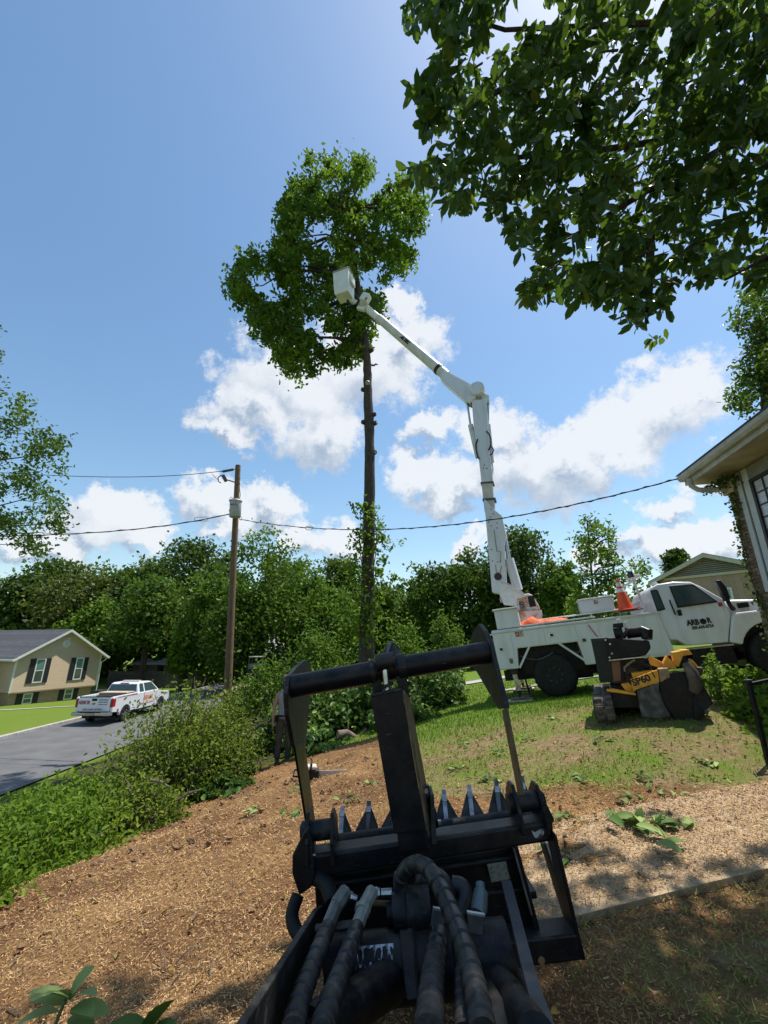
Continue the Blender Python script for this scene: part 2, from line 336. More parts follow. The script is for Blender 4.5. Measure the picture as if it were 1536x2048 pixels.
BRIGHTW = mat('scraped_bare_metal', (.55, .57, .60), .4, .6, c2=(.3, .3, .31), nscale=30)
YELLOW = mat('yellow_machine_paint', (.80, .36, .02), .42, c2=(.52, .20, .025), nscale=9, ramp=(.4, .75), bump=.04)
ORANGE = mat('orange_plastic', (.85, .10, .015), .5, c2=(.7, .07, .01))
GLASS = glass_mat('dark_window_glass')
GLASSG = glass_mat('green_grey_window_glass', (.10, .17, .15), .06)
BARK = mat('tree_bark', (.088, .064, .050), .9, c2=(.030, .022, .018), nscale=9, bump=.9, bscale=14, stretch=(4, 4, .7))
BARKL = mat('pale_branch_bark', (.22, .17, .12), .85, c2=(.11, .08, .06), nscale=14, bump=.5, bscale=30)
WOODCUT = mat('fresh_cut_wood', (.55, .36, .19), .8, c2=(.42, .22, .1), nscale=20)
CONC = mat('concrete', (.42, .40, .37), .9, c2=(.30, .285, .26), nscale=5, bump=.25, bscale=80)
LETTER_K = mat('black_lettering', (.012, .012, .012), .5)
LETTER_R = mat('red_lettering', (.45, .03, .03), .5)

# ------------------------------------------------------------------ ground sheet
def sstep(x): x = np.clip(x, 0, 1); return x*x*(3-2*x)
def hedge_x(y): return np.interp(y, [0, 2.5, 4.6, 7, 9, 10.5, 12.5, 16], [-3.2, -3.2, -3.35, -2.95, -2.75, -2.6, -2.2, -2.0])
def mulch_w(x, y):
    x = np.asarray(x, float); y = np.asarray(y, float)
    a = sstep((5.7-y-.22*(x-1))/1.2)*(1-.55*sstep((x-.9)/.5)*sstep((3.1-y)/.5))                       # chip-strewn strip nearest the machine
    b = sstep((.65-x)/1.0)*sstep((11.2-y)/1.5)             # and the bank on the left
    m_ = np.maximum(a, b)
    return m_*sstep((x-hedge_x(y)+.9)/.7)*sstep((8.5-np.abs(x))/2)
def lawn_wear(x, y): return np.clip(sstep((9.8-y)/3.0)*1.0, 0, 1)*(x > -1)
def relief(x, y):                # low humps in the loose mulch
    near = sstep((14-np.hypot(x, y-4))/6)
    return near*mulch_w(x, y)*(np.sin(x*5.1+np.sin(y*3.3))*.014+np.sin(y*6.7+x*2.1)*.012+np.sin(x*2.3-y*1.9)*.02-.012)
def make_ground():
    u = np.linspace(-1, 1, 300); k = 6.2
    gx = np.sinh(u*k)/np.sinh(k)*560; gy = np.sinh(u*k)/np.sinh(k)*560+4.0
    X, Y = np.meshgrid(gx, gy); x, y = X.ravel(), Y.ravel(); z = np.concatenate([ground(a, b) for a, b in zip(np.array_split(x, 30), np.array_split(y, 30))])
    mw = mulch_w(x, y)
    near = sstep((14-np.hypot(x, y-4))/6)
    z = z+relief(x, y)+near*mw*rng.normal(0, .009, len(x))
    n = len(u); i = np.arange(n-1); I, J = np.meshgrid(i, i); a = (J*n+I).ravel()
    F = np.stack([a, a+1, a+n+1, a+n], 1)
    tc = np.zeros((len(x), 4)); tc[:, 0] = mw; tc[:, 1] = lawn_wear(x, y)
    bank = sstep((hedge_x(y)+.3-x)/.6)*sstep((x+10.8)/.7)*sstep((34-y)/4); tc[:, 2] = bank; tc[:, 3] = 1
    m = bpy.data.materials.new('ground_soil'); m.use_nodes = True; N, L = m.node_tree.nodes, m.node_tree.links; b = N['Principled BSDF']; b.inputs['Roughness'].default_value = .95; b.inputs['Specular IOR Level'].default_value = .15
    tcn = N.new('ShaderNodeTexCoord'); at_ = N.new('ShaderNodeAttribute'); at_.attribute_name = 'tintc'; sp = N.new('ShaderNodeSeparateColor'); L.new(at_.outputs['Color'], sp.inputs[0])
    def nz(s, d=6, r=.6):
        q = N.new('ShaderNodeTexNoise'); q.inputs['Scale'].default_value = s; q.inputs['Detail'].default_value = d; q.inputs['Roughness'].default_value = r; L.new(tcn.outputs['Object'], q.inputs[0]); return q.outputs[0]
    def ramp(f, *st):
        q = N.new('ShaderNodeValToRGB'); e = q.color_ramp.elements
        while len(e) < len(st): e.new(.5)
        for k_, (p, c) in enumerate(st): e[k_].position = p; e[k_].color = (*c, 1)
        L.new(f, q.inputs[0]); return q.outputs[0]
    def mixc(f, a, b_):
        q = N.new('ShaderNodeMix'); q.data_type = 'RGBA'
        L.new(f, q.inputs[0]) if not isinstance(f, float) else None
        L.new(a, q.inputs[6]); L.new(b_, q.inputs[7]); return q.outputs[2]
    def math_(op, a, b_, clamp=True):
        q = N.new('ShaderNodeMath'); q.operation = op; q.use_clamp = clamp
        for k_, v in enumerate((a, b_)):
            if isinstance(v, float): q.inputs[k_].default_value = v
            else: L.new(v, q.inputs[k_])
        return q.outputs[0]
    grass = mixc(math_('MULTIPLY', nz(.35, 4), 1.0), ramp(nz(40, 6), (.3, (.060, .125, .010)), (.7, (.14, .23, .022))), ramp(nz(26, 6), (.3, (.095, .14, .015)), (.72, (.20, .23, .04))))
    dirt = ramp(nz(18, 8), (.3, (.14, .090, .050)), (.6, (.28, .20, .10)), (.8, (.44, .34, .18)))
    mulch = mixc(math_('MULTIPLY', math_('SUBTRACT', nz(.9, 5), .40), 4.5), ramp(nz(70, 10, .75), (.30, (.030, .014, .007)), (.5, (.145, .070, .030)), (.72, (.35, .19, .08))), ramp(nz(64, 10, .75), (.30, (.06, .032, .014)), (.5, (.28, .155, .064)), (.7, (.54, .345, .15))))
    litter = ramp(nz(22, 8), (.35, (.03, .035, .012)), (.6, (.085, .075, .03)), (.8, (.16, .12, .06)))
    worn = math_('MULTIPLY', sp.outputs[1], math_('MULTIPLY', math_('SUBTRACT', nz(1.7, 6), .36), 4.5))
    c1 = mixc(worn, grass, dirt)
    c2 = mixc(sp.outputs[2], c1, litter)
    me_ = math_('MULTIPLY', math_('ADD', math_('SUBTRACT', nz(3.2, 7), .5, False), sp.outputs[0], False), 1.0)
    edge = N.new('ShaderNodeMapRange'); edge.interpolation_type = 'SMOOTHSTEP'; L.new(me_, edge.inputs[0]); edge.inputs[1].default_value = .3; edge.inputs[2].default_value = .62
    c3 = mixc(edge.outputs[0], c2, mulch)
    L.new(c3, b.inputs['Base Color'])
    bp = N.new('ShaderNodeBump'); bp.inputs['Strength'].default_value = .8; bp.inputs['Distance'].default_value = .03; L.new(nz(60, 10, .7), bp.inputs['Height']); L.new(bp.outputs[0], b.inputs['Normal'])
    o = link('ground', np_mesh('ground', np.stack([x, y, z], 1), F, m, tintcol=tc, smooth=True)); tag(o, kind='structure')
make_ground()

def sheet(name, pts, nx, ny, m, lift, kind='structure', thick=.0, parent=None):
    """patch over a quad of plan points (4 corners) following the ground"""
    a, b, c, d = [np.array(p, float) for p in pts]; u = np.linspace(0, 1, nx); v = np.linspace(0, 1, ny); U_, V_ = np.meshgrid(u, v); U_, V_ = U_.ravel()[:, None], V_.ravel()[:, None]
    P = (a*(1-U_)+b*U_)*(1-V_)+(d*(1-U_)+c*U_)*V_
    z = ground(P[:, 0], P[:, 1])+lift; top = np.c_[P, z]; n = len(top)
    I, J = np.meshgrid(np.arange(nx-1), np.arange(ny-1)); k = (J*nx+I).ravel(); F = [tuple(q) for q in np.stack([k, k+1, k+nx+1, k+nx], 1)]
    mb = MB(); V = [tuple(t) for t in top]
    if thick:
        V += [(t[0], t[1], t[2]-thick) for t in top]
        rim = [i for i in range(nx)]+[j*nx+nx-1 for j in range(1, ny)]+[(ny-1)*nx+i for i in range(nx-2, -1, -1)]+[j*nx for j in range(ny-2, 0, -1)]
        F += [(rim[i], rim[(i+1) % len(rim)], rim[(i+1) % len(rim)]+n, rim[i]+n) for i in range(len(rim))]
    mb.add(V, F); o = mb.build(name, m, parent)
    if parent is None: tag(o, kind=kind)
    return o
ASPH = mat('old_asphalt', (.135, .132, .13), .92, c2=(.095, .094, .094), nscale=1.3, bump=.35, bscale=140, ramp=(.3, .7))
def strip(name, xs_off, y0, y1, n, m, z):
    ys = np.linspace(y0, y1, n); V = []; F = []
    for y in ys:
        c = float(road_x(y))
        V += [(c+xs_off[0], y, z), (c+xs_off[1], y, z)]
    F = [(2*i, 2*i+1, 2*i+3, 2*i+2) for i in range(n-1)]
    return V, F
V, F = strip('road', (-3.15, 3.15), -30, 52, 60, ASPH, ROAD_Z); o = MB().add(V, F).build('road', ASPH); tag(o, kind='structure')
for sgn in (-1,):
    V, F = strip('kerb', (sgn*3.12, sgn*3.42), -30, 52, 60, CONC, ROAD_Z); mb = MB()
    for i in range(59):
        y0_, y1_ = V[2*i][1], V[2*i+2][1]; c0 = float(road_x(y0_))
        x0_, x1_ = sorted((c0+sgn*3.13, c0+sgn*3.40)); mb.box((x0_, y0_, ROAD_Z-.1), (x1_, y1_-.012, ROAD_Z+.10))
    tag(mb.build('kerb', CONC), kind='structure')
# cross street beyond, running right behind the trees, and the pale drive behind the truck
sheet('side_street', [(-11, 33), (2, 36), (2, 41), (-11, 39)], 14, 6, ASPH, .03)
sheet('driveway', [(2.6, 17.6), (16, 18.6), (16, 20.8), (2.6, 19.6)], 24, 6, CONC, .035)
sheet('path', [(3.5, 13.6), (13, 15.2), (13, 15.55), (3.5, 13.9)], 20, 2, CONC, .03)
sheet('walkway', [(.55, 2.86), (6.4, 4.05), (6.4, 5.15), (.9, 4.1)], 26, 9, mat('chip_dusted_concrete', (.46, .335, .20), .95, c2=(.30, .205, .115), nscale=9, bump=.3, bscale=70), .010, thick=.05)
sheet('house_path', [(-30, 30.2), (-17.6, 35.2), (-17.6, 35.8), (-30, 31.0)], 14, 3, CONC, .03)
sheet('far_drive', [(-21, 42), (-11, 44), (-11, 47), (-21, 46)], 8, 5, CONC, .03)
# ------------------------------------------------------------------ bucket truck
def make_truck():
    a, t = R(70), R(6.5); h = Vector((math.sin(a), -math.cos(a), 0)); X = (h*math.cos(t)+Vector((0, 0, math.sin(t)))); Yl = Vector((math.cos(a), math.sin(a), 0)); up = X.cross(Yl)
    T = Frame(at(1117, 1396, 10.7), X, Yl, up)
    tr = thing('bucket_truck', None, 'white bucket truck with boom raised to the tall tree, parked on the lawn', 'truck', frame=T)
    def box(name, lo, hi, m, par=tr, bev=.012): return MB().box(lo, hi).build(name, m, par, bev)
    # service body: near and far compartments, bed between
    def side(y0, y1, name):
        mb = MB(); sw = (0, y1-y0, 0)
        mb.prism([(-1.25, y0, .73), (-.76, y0, .73), (-.70, y0, 1.20), (.72, y0, 1.20), (.78, y0, .66), (2.66, y0, .69), (2.57, y0, 1.64), (1.25, y0, 1.655), (-1.25, y0, 1.70)], sw)
        return mb.build(name, WHITE, tr, .015)
    side(0, .5, 'service_body'); side(1.85, 2.35, 'service_body')
    mb = MB().box((-1.22, .5, 1.02), (2.6, 1.85, 1.14)); mb.build('bed_floor', GREYST, tr)
    MB().box((-1.25, .5, .74), (-1.17, 1.85, 1.62)).build('tailboard', WHITE_D, tr, .01)
    # doors stand 12 mm proud of the body, each with a paddle latch
    def door(x0, x1, z0, z1, lx, lz, lw=.13, latch=True):
        d = MB().box((x0, -.014, z0), (x1, .004, z1)).build('compartment_door', WHITE, tr, .006)
        if latch:
            MB().box((lx-lw/2, -.024, lz-.055), (lx+lw/2, -.0145, lz+.055)).build('latch', STEEL, d, .006)
            MB().box((lx-lw*.2, -.033, lz-.035), (lx+lw*.36, -.0245, lz+.03)).build('latch_handle', BLACKW, d, .004)
    door(-1.235, -.80, .75, 1.60, -1.10, 1.22); door(-.71, .005, 1.22, 1.60, -.3, 1.42, latch=False); door(.02, .735, 1.22, 1.60, .16, 1.42)
    door(.76, 1.235, .68, 1.59, .86, 1.22); door(1.28, 2.50, .74, 1.58, 1.5, 1.2, latch=False)
    for sgn, y in ((1, -.02), (1, 2.33)):
        MB().box((-1.26, y-.012, 1.615), (2.60, y+.05, 1.665)).build('drip_rail', WHITE_D, tr, .008)
    # warning decals
    RED = mat('decal_red', (.30, .05, .045), .5, c2=(.55, .5, .48), nscale=30, ramp=(.45, .6)); DK = mat('decal_dark', (.03, .03, .03), .5, c2=(.4, .4, .38), nscale=40, ramp=(.5, .6))
    MB().box((-.68, -.017, 1.47), (-.48, -.0143, 1.60)).build('warning_decal', RED, tr)
    MB().box((-.95, -.017, .86), (-.86, -.0143, .98)).build('safety_decal', DK, tr); MB().box((-.9, -.0195, .95), (-.87, -.0175, .975)).build('safety_decal', RED, tr)
    # wheel arch braces and the dark underside
    for x0, z0, x1, z1 in ((-.40, 1.22, -.74, .74), (.28, 1.22, .80, .74)):
        MB().beam((x0, .03, z0), (x1, .03, z1), .05, .075, (0, 1, 0)).build('arch_brace', WHITE_D, tr, .006)
    MB().box((-.75, .46, .55), (.8, .52, 1.25)).build('wheel_arch', BLACK, tr)
    MB().box((-1.2, .7, .42), (4.9, .82, .68)).add(*([], [])).build('chassis_rail', BLACK, tr, .01); MB().box((-1.2, 1.5, .42), (4.9, 1.62, .68)).build('chassis_rail', BLACK, tr, .01)
    MB().box((1.0, .08, .40), (2.9, .5, .66)).build('fuel_tank', BLACK, tr, .04)
    MB().box((.35, .75, .33), (.95, 1.55, .55)).build('axle_housing', BLACK, tr, .04)
    for i in (0, 1):
        MB().tube([(-.68+i*1.0+.12*k*1.1, .02, 1.02-.13*math.sin(math.pi*k/6)) for k in range(7) if i == 0] or [(.5+.05*k, .02, 1.05-.09*math.sin(math.pi*k/6)) for k in range(7)], .010, 6).build('safety_chain', GREYST, tr)
    # wheels
    def wheel(x, y, r=.50, w=.28, out=-1):
        wh = bpy.data.objects.new('wheel', None); col.objects.link(wh); wh.parent = tr; wh.location = (x, y, r)
        prof = [(.30, 0), (.42, -.012), (.475, .015), (r, .05), (r, w-.05), (.475, w-.015), (.42, w), (.30, w)]
        mb = MB().lathe(prof, (0, 0, 0), (0, 1, 0), 40)
        for k in range(26):
            an = 2*math.pi*k/26
            for yy in (.06, w-.06-.07): mb.obox((math.cos(an+(.08 if yy > .1 else 0))*(r+.002), yy+.035, math.sin(an+(.08 if yy > .1 else 0))*(r+.002)), .022, .07, .055, Matrix.Rotation(-an, 3, 'Y'))
        mb.build('tyre', RUBBER, wh, smooth=True)
        MB().lathe([(.0, .10), (.12, .10), (.13, .02), (.19, .02), (.20, .10), (.27, .07), (.295, .015), (.305, .02), (.3, .12)], (0, 0, 0), (0, 1, 0), 28).build('rim', BLACK, wh, smooth=True)
        mb = MB()
        for k in range(8): mb.tube([(.165*math.cos(k*math.pi/4), -.005, .165*math.sin(k*math.pi/4)), (.165*math.cos(k*math.pi/4), .03, .165*math.sin(k*math.pi/4))], .013, 6)
        mb.build('wheel_nuts', GREYST, wh)
    for x in (.05, 4.55):
        wheel(x, .08); wheel(x, 1.98)
    wheel(.05, .38); wheel(.05, 1.68)
    MB().box((4.0, .3, .3), (4.4, 2.0, .95)).build('engine_underside', BLACK, tr)
    # outriggers with pads
    for y in (.10, 2.2):
        lg = MB().box((-.98, y-.03, .60), (-.80, y+.15, .74)).build('outrigger', BLACKW, tr, .01)
        MB().beam((-.90, y+.05, .66), (-.87, y+.05, .22), .11, .11, (0, 1, 0)).build('outrigger_leg', RUSTW, lg, .008)
        MB().beam((-.87, y+.05, .22), (-.86, y+.05, .06), .07, .07, (0, 1, 0)).build('outrigger_foot', BLACKW, lg, .005)
        z0 = -.02 if y < 1 else .03
        for dx, dy, zz, s, m in ((0, 0, z0, .60, RUSTW), (.02, -.03, z0+.046, .46, BARKL), (.13, .02, z0+.085, .2, BARKL)): MB().box((-.88+dx-s/2, y+dy-s*.28, zz), (-.88+dx+s/2, y+dy+s*.45, zz+.04)).build('pad_board', m, lg, .006)
    MB().tube([(-.72, .3, .72), (-.68, .3, .5), (-.66, .3, .30), (-.64, .3, .1)], .022, 8).build('hanging_hose', RUBBER, tr); MB().tube([(-.72, .28, .55), (-.66, .29, .50), (-.62, .3, .55)], .035, 8).build('hose_coupling', RUBBER, tr)
    # rear end: lamps, rails
    for z, m in ((1.42, mat('red_lamp', (.45, .02, .02), .25)), (1.24, mat('dark_red_lamp', (.12, .015, .015), .3))): MB().lathe([(.0, -.10), (.05, -.095), (.065, -.05), (.065, .0)], (-1.27, .10, z), (1, 0, 0), 14).build('tail_lamp', m, tr, smooth=True)
    for z in (1.60, 1.34, 1.12): MB().tube([(-1.24, .12, z), (-1.46, .12, z), (-1.5, .18, z), (-1.5, 1.2, z)], .02, 8).build('rear_rail', WHITE_D, tr, smooth=True)
    # boxes on the body
    b = MB().box((-1.10, .02, 1.71), (-.51, .60, 2.17)).build('rear_locker', WHITE, tr, .015); MB().box((-1.14, -.02, 2.172), (-.47, .64, 2.215)).build('locker_lid', WHITE_D, b, .014)
    MB().box((-.50, -.005, 1.70), (1.24, .46, 1.735)).build('top_shelf', WHITE_D, tr, .008)
    mb = MB()
    for x in (-.3, .5, 1.2, 1.85): mb.tube([(x, .32, 1.70), (x, .32, 1.83)], .014, 6)
    mb.tube([(-.45, .32, 1.83), (2.3, .32, 1.83)], .018, 8); mb.build('grab_rail', WHITE_D, tr, smooth=True)
    bx = MB().prism([(1.03, .35, 1.84), (1.78, .35, 1.84), (1.78, .35, 2.165), (1.00, .35, 2.165), (.99, .35, 1.95)], (0, .5, 0)).build('tool_box', mat('diamond_plate', (.60, .62, .65), .35, .35, c2=(.48, .5, .52), nscale=60), tr, .012)
    MB().box((.98, .33, 2.168), (1.80, .87, 2.20)).build('tool_box_lid', WHITE, bx, .012); MB().box((1.34, .340, 2.03), (1.44, .349, 2.13)).build('tool_box_sticker', RED, bx)
    MB().beam((1.04, -.02, 1.55), (1.18, -.02, 1.24), .02, .025, (0, 1, 0)).build('pry_bar', LETTER_R, tr)
    # headache rack with mesh
    mb = MB()
    for y in (.42, 1.9): mb.beam((2.42, y, 1.62), (2.36, y, 2.55), .05, .05, (0, 1, 0))
    for z in (2.5, 1.98): mb.beam((2.40, .42, z), (2.40, 1.9, z), .05, .05)
    mb.build('headache_rack', WHITE_D, tr, .006)
    mb = MB()
    for k in range(14):
        mb.tube([(2.36, .44+k*.1, 1.66), (2.36, .44+k*.1+.16, 1.98)], .008, 4); mb.tube([(2.36, .6+k*.1, 1.66), (2.36, .44+k*.1, 1.98)], .008, 4)
    mb.build('rack_mesh', WHITE_D, tr)
    MB().lathe([(.07, 0), (.075, .04), (.06, .15), (.0, .16)], (2.36, .5, 2.56), (0, 0, 1), 14).build('beacon', mat('beacon_dark', (.02, .015, .03), .2), tr, smooth=True)
    MB().box((2.34, .75, 2.56), (2.62, 1.05, 2.66)).build('work_light', WHITE_D, tr, .02)
    # cab: lofted from side profile, leaning in toward the roof
    prof = [(2.64, 1.02), (2.575, 1.3), (2.55, 1.7), (2.53, 2.08), (2.60, 2.22), (2.76, 2.285), (3.10, 2.29), (3.44, 2.235), (3.60, 2.10), (3.93, 1.74), (3.95, 1.40), (3.80, 1.05), (3.72, .84), (2.92, .86), (2.78, 1.0)]
    mb = MB(); n = len(prof)
    def yin(z): return .03+max(0, z-1.68)*.16
    mb.add([(x, yin(z), z) for x, z in prof]+[(x, 2.30-yin(z), z) for x, z in prof], [tuple(range(n)), tuple(range(2*n-1, n-1, -1))]+[(i, n+i, n+(i+1) % n, (i+1) % n) for i in range(n)])
    cab = mb.build('cab', WHITE, tr, .03, smooth=True)
    def panel(name, pts, m, par, lift=.012, th=.012, bev=.003): # a pane or panel lying on the cab side
        return MB().prism([(x, yin(z)-lift, z) for x, z in pts], (0, th, 0)).build(name, m, par, bev)
    dr = panel('door', [(2.93, .875), (3.70, .855), (3.765, 1.05), (3.84, 1.4), (3.84, 1.70), (3.50, 2.15), (3.42, 2.205), (2.95, 2.215), (2.915, 1.7), (2.90, 1.2)], WHITE, cab, .010, .012, .006)
    panel('window_seal', [(2.99, 1.685), (3.80, 1.70), (3.47, 2.165), (2.985, 2.195)], BLACK, dr, .014, .006); panel('window', [(3.03, 1.715), (3.755, 1.73), (3.45, 2.14), (3.01, 2.17)], GLASS, dr, .018, .006)
    panel('window_seal', [(2.565, 1.655), (2.745, 1.69), (2.735, 2.13), (2.705, 2.165), (2.58, 2.16)], BLACK, cab, .010, .008); panel('quarter_window', [(2.59, 1.69), (2.722, 1.715), (2.712, 2.12), (2.69, 2.14), (2.60, 2.135)], GLASS, cab, .014, .006)
    panel('door_handle', [(2.955, 1.51), (3.03, 1.51), (3.04, 1.64), (2.96, 1.64)], BLACK, dr, .028, .02, .008)
    MB().tube([(2.885, -.0, 1.88), (2.87, -.035, 1.83), (2.885, -.035, 1.6), (2.90, -.0, 1.55)], .016, 8).build('grab_handle', BLACK, cab, smooth=True)
    MB().box((3.78, .008, 1.60), (3.85, .02, 1.69)).build('decal', LETTER_R, cab)
    MT = lambda x, z, y=.016: Matrix.Translation((x, y, z)) @ Matrix.Rotation(R(90), 4, 'X')
    text_mesh('lettering', 'ARB', .165, MT(3.185, 1.33), LETTER_K, dr, .003, bold=.008, width=.25); text_mesh('lettering', 'R', .165, MT(3.50, 1.335), LETTER_K, dr, .003, bold=.008, width=.085); text_mesh('lettering', '205-644-0754', .095, MT(3.335, 1.215), LETTER_K, dr, .003, shear=.2, bold=.004, width=.43)
    mb = MB().lathe([(.058, 0), (.064, 0), (.064, .003), (.058, .003)], (3.385, .016, 1.33), (0, -1, 0), 20); mb.build('emblem_ring', LETTER_K, dr)
    mb = MB().prism([(3.33, .016, 1.34), (3.35, .016, 1.37), (3.385, .016, 1.385), (3.42, .016, 1.37), (3.44, .016, 1.34), (3.41, .016, 1.33), (3.395, .016, 1.335), (3.392, .016, 1.29), (3.41, .016, 1.275), (3.36, .016, 1.275), (3.378, .016, 1.29), (3.376, .016, 1.335), (3.36, .016, 1.33)], (0, -.003, 0)); mb.build('tree_emblem', LETTER_K, dr)
    # windshield, roof lights
    MB().add([(3.475, .30, 2.215), (3.475, 2.0, 2.215), (3.945, 2.13, 1.755), (3.945, .17, 1.755)], [(0, 1, 2, 3)]).build('windshield', GLASS, cab)
    for y in (.5, 1.15, 1.8): MB().ball((3.18, y, 2.30), .06, .05, .028).build('marker_light', mat('amber_lens', (.7, .2, .02), .3), cab, smooth=True)
    MB().prism([(2.72, .3, 2.285), (2.86, .3, 2.285), (2.80, .3, 2.37), (2.74, .3, 2.36)], (0, .2, 0)).build('roof_horn', WHITE, cab, .01)
    # mirror
    mir = MB().prism([(3.80, -.26, 2.16), (3.90, -.26, 2.15), (3.96, -.26, 1.98), (3.96, -.26, 1.74), (3.86, -.26, 1.68), (3.84, -.26, 1.9)], (0, .2, 0)).build('mirror', BLACK, cab, .025, smooth=True)
    MB().tube([(3.92, -.14, 1.75), (3.97, -.02, 1.62), (4.05, .1, 1.52)], [.045, .04, .05], 8).build('mirror_arm', BLACK, mir, smooth=True)
    # hood and wing
    mb = MB(); hp = [(3.94, 1.28), (3.95, 1.70), (4.1, 1.72), (4.6, 1.66), (5.3, 1.56), (5.36, 1.2)]
    hd = MB().prism([(x, .12, z) for x, z in hp], (0, 2.06, 0)).build('hood', WHITE, tr, .05, smooth=True)
    MB().box((4.15, .10, 1.52), (4.36, .119, 1.63)).build('hood_vent', BLACK, hd, .004); MB().box((4.18, .105, 1.46), (4.34, .119, 1.50)).build('model_badge', STEEL, hd, .002)
    mb = MB(); arch = [(4.53+.62*math.cos(R(d)), .52+.66*math.sin(R(d))) for d in range(158, 14, -12)]
    mb.prism([(x, .0, z) for x, z in [(3.735, .84), (3.815, 1.05), (3.955, 1.40), (4.02, 1.43), (4.4, 1.43), (5.25, 1.36), (5.28, .9)]+arch[::-1]], (0, .3, 0)); mb.build('wing', WHITE, tr, .035)
    MB().box((3.93, .28, .62), (5.2, .34, 1.25)).build('wing_liner', BLACK, tr); MB().box((5.3, .02, .62), (5.5, 2.3, .92)).build('bumper', WHITE_D, tr, .04)
    st = MB().box((2.9, -.02, .775), (3.78, .32, .805)).build('running_board', STEEL, tr, .005); MB().box((2.95, .0, .42), (3.75, .34, .76)).build('step_tank', BLACK, st, .02); MB().box((3.0, .02, .40), (3.5, .32, .418)).build('lower_step', STEEL, st, .004)
    # turret, pedestal and booms, all in the mid plane
    yc = 1.2
    q = lambda px, py, y=yc: T.pt(px, py, y)
    MB().lathe([(.42, 1.14), (.40, 1.9), (.44, 1.98), (.44, 2.12), (.36, 2.14)], (-.35, yc, 0), (0, 0, 1), 24).build('turret_base', RUSTW, tr, smooth=True)
    tu = MB().prism([(-.56, yc-.3, 2.13), (.06, yc-.3, 2.13), (.04, yc-.3, 2.24), (-.06, yc-.3, 2.54), (-.16, yc-.3, 2.60), (-.46, yc-.3, 2.58), (-.52, yc-.3, 2.5)], (0, .6, 0)).build('turret', RUSTW, tr, .04)
    MB().box((-.46, yc-.312, 2.20), (-.33, yc-.302, 2.42)).build('control_decal', DK, tu); MB().box((-.28, yc-.312, 2.24), (-.23, yc-.302, 2.5)).build('control_decal', RED, tu); MB().box((-.20, yc-.312, 2.22), (-.03, yc-.302, 2.52)).build('access_port', BLACK, tu, .02)
    MB().prism([tuple(q(x, y, yc-.34)) for x, y in ((996, 1164), (1004, 1164), (1044, 1183), (1052, 1193), (1034, 1197), (1034, 1212), (1008, 1210), (999, 1190))], (0, .06, 0)).build('turret_plate', WHITE_D, tu, .008)
    MB().prism([tuple(q(x, y, yc+.28)) for x, y in ((996, 1164), (1004, 1164), (1044, 1183), (1052, 1193), (1034, 1197), (1034, 1212), (1008, 1210), (999, 1190))], (0, .06, 0)).build('turret_plate', WHITE_D, tu, .008)
    MB().tube([tuple(q(x, y, yc-.38)) for x, y in ((1003, 1167), (1005, 1163), (1042, 1180), (1043, 1184))], .016, 8).build('guard_rail', STEEL, tu, smooth=True)
    MB().box((-.95, yc-.315, 2.44), (-.83, yc-.3, 2.60)).build('caution_decal', RED, tu)
    # lower boom: shaped steel base, fibreglass insert, steel upper part
    D = .42
    lo = MB().prism([tuple(q(x, y, yc-D/2)) for x, y in ((984, 1184), (968, 1000), (970, 998), (990, 1020), (1004, 1031), (1013, 1072), (1009, 1090), (1012, 1170), (1008, 1188))], (0, D, 0)).build('lower_boom', WHITE, tr, .02)
    MB().prism([tuple(q(x, y, yc-.16)) for x, y in ((962, 962), (984, 962), (990, 1022), (969, 1024))], (0, .34, 0)).build('boom_insulator', mat('fibreglass', (.60, .57, .50), .4, c2=(.5, .47, .4), nscale=4), lo, .03)
    MB().prism([tuple(q(x, y, yc-.18)) for x, y in ((943, 800), (973, 798), (979, 900), (986, 963), (963, 966), (957, 915), (948, 860))], (0, .36, 0)).build('boom_upper_section', WHITE, lo, .02)
    for y0, y1, xl, xr in ((963, 966, 961, 987), (996, 1000, 965, 991)): MB().prism([tuple(q(x, y, yc-.187)) for x, y in ((xl, y0+1), (xr, y0-1), (xr, y1-1), (xl, y1+1))], (0, .374, 0)).build('boom_band', mat('band_dark', (.09, .085, .08), .6), lo)
    c = q(956, 785); MB().lathe([(.0, -.30), (.24, -.30), (.25, -.28), (.25, .28), (.24, .30), (.0, .30)], c, (0, 1, 0), 26).build('elbow_hub', WHITE, tr, smooth=True)
    for x, y in ((996, 1153), ): 
        c2 = q(996, 1153, yc-D/2-.004); MB().lathe([(.11, -.006), (.11, .0)], c2, (0, 1, 0), 18).build('boom_port', mat('port_brown', (.06, .03, .025), .7), lo)
    for pts in ([(988, 1060), (994, 1103), (1000, 1103)], [(1002, 1103), (1001, 1124), (993, 1124)], [(991, 1130), (993, 1146), (1001, 1144), (1003, 1132)]): MB().tube([tuple(q(x, y, yc-D/2-.006)) for x, y in pts], .011, 5).build('boom_cable', mat('boom_line', (.25, .24, .22), .7), lo)
    mb = MB()
    for x, y in ((982, 1018), (986, 1028), (981, 1034), (978, 1044), (994, 1046), (983, 1052), (994, 1056), (983, 1099), (985, 1122), (1001, 1122), (969, 930), (974, 937), (967, 936)): mb.lathe([(.018, -.008), (.018, .004)], q(x, y, yc-D/2 if y > 1000 else yc-.18), (0, 1, 0), 8)
    mb.build('boom_bolts', BLACKW, lo)
    # lift cylinder behind the lower boom, elbow cylinders
    A, B = q(1036, 1180), q(1018, 1118); cy = MB().tube([A, B], .135, 16).build('lift_cylinder', WHITE, tr, smooth=True); MB().tube([B, q(1010, 1075)], .06, 12).build('cylinder_rod', STEEL, cy, smooth=True)
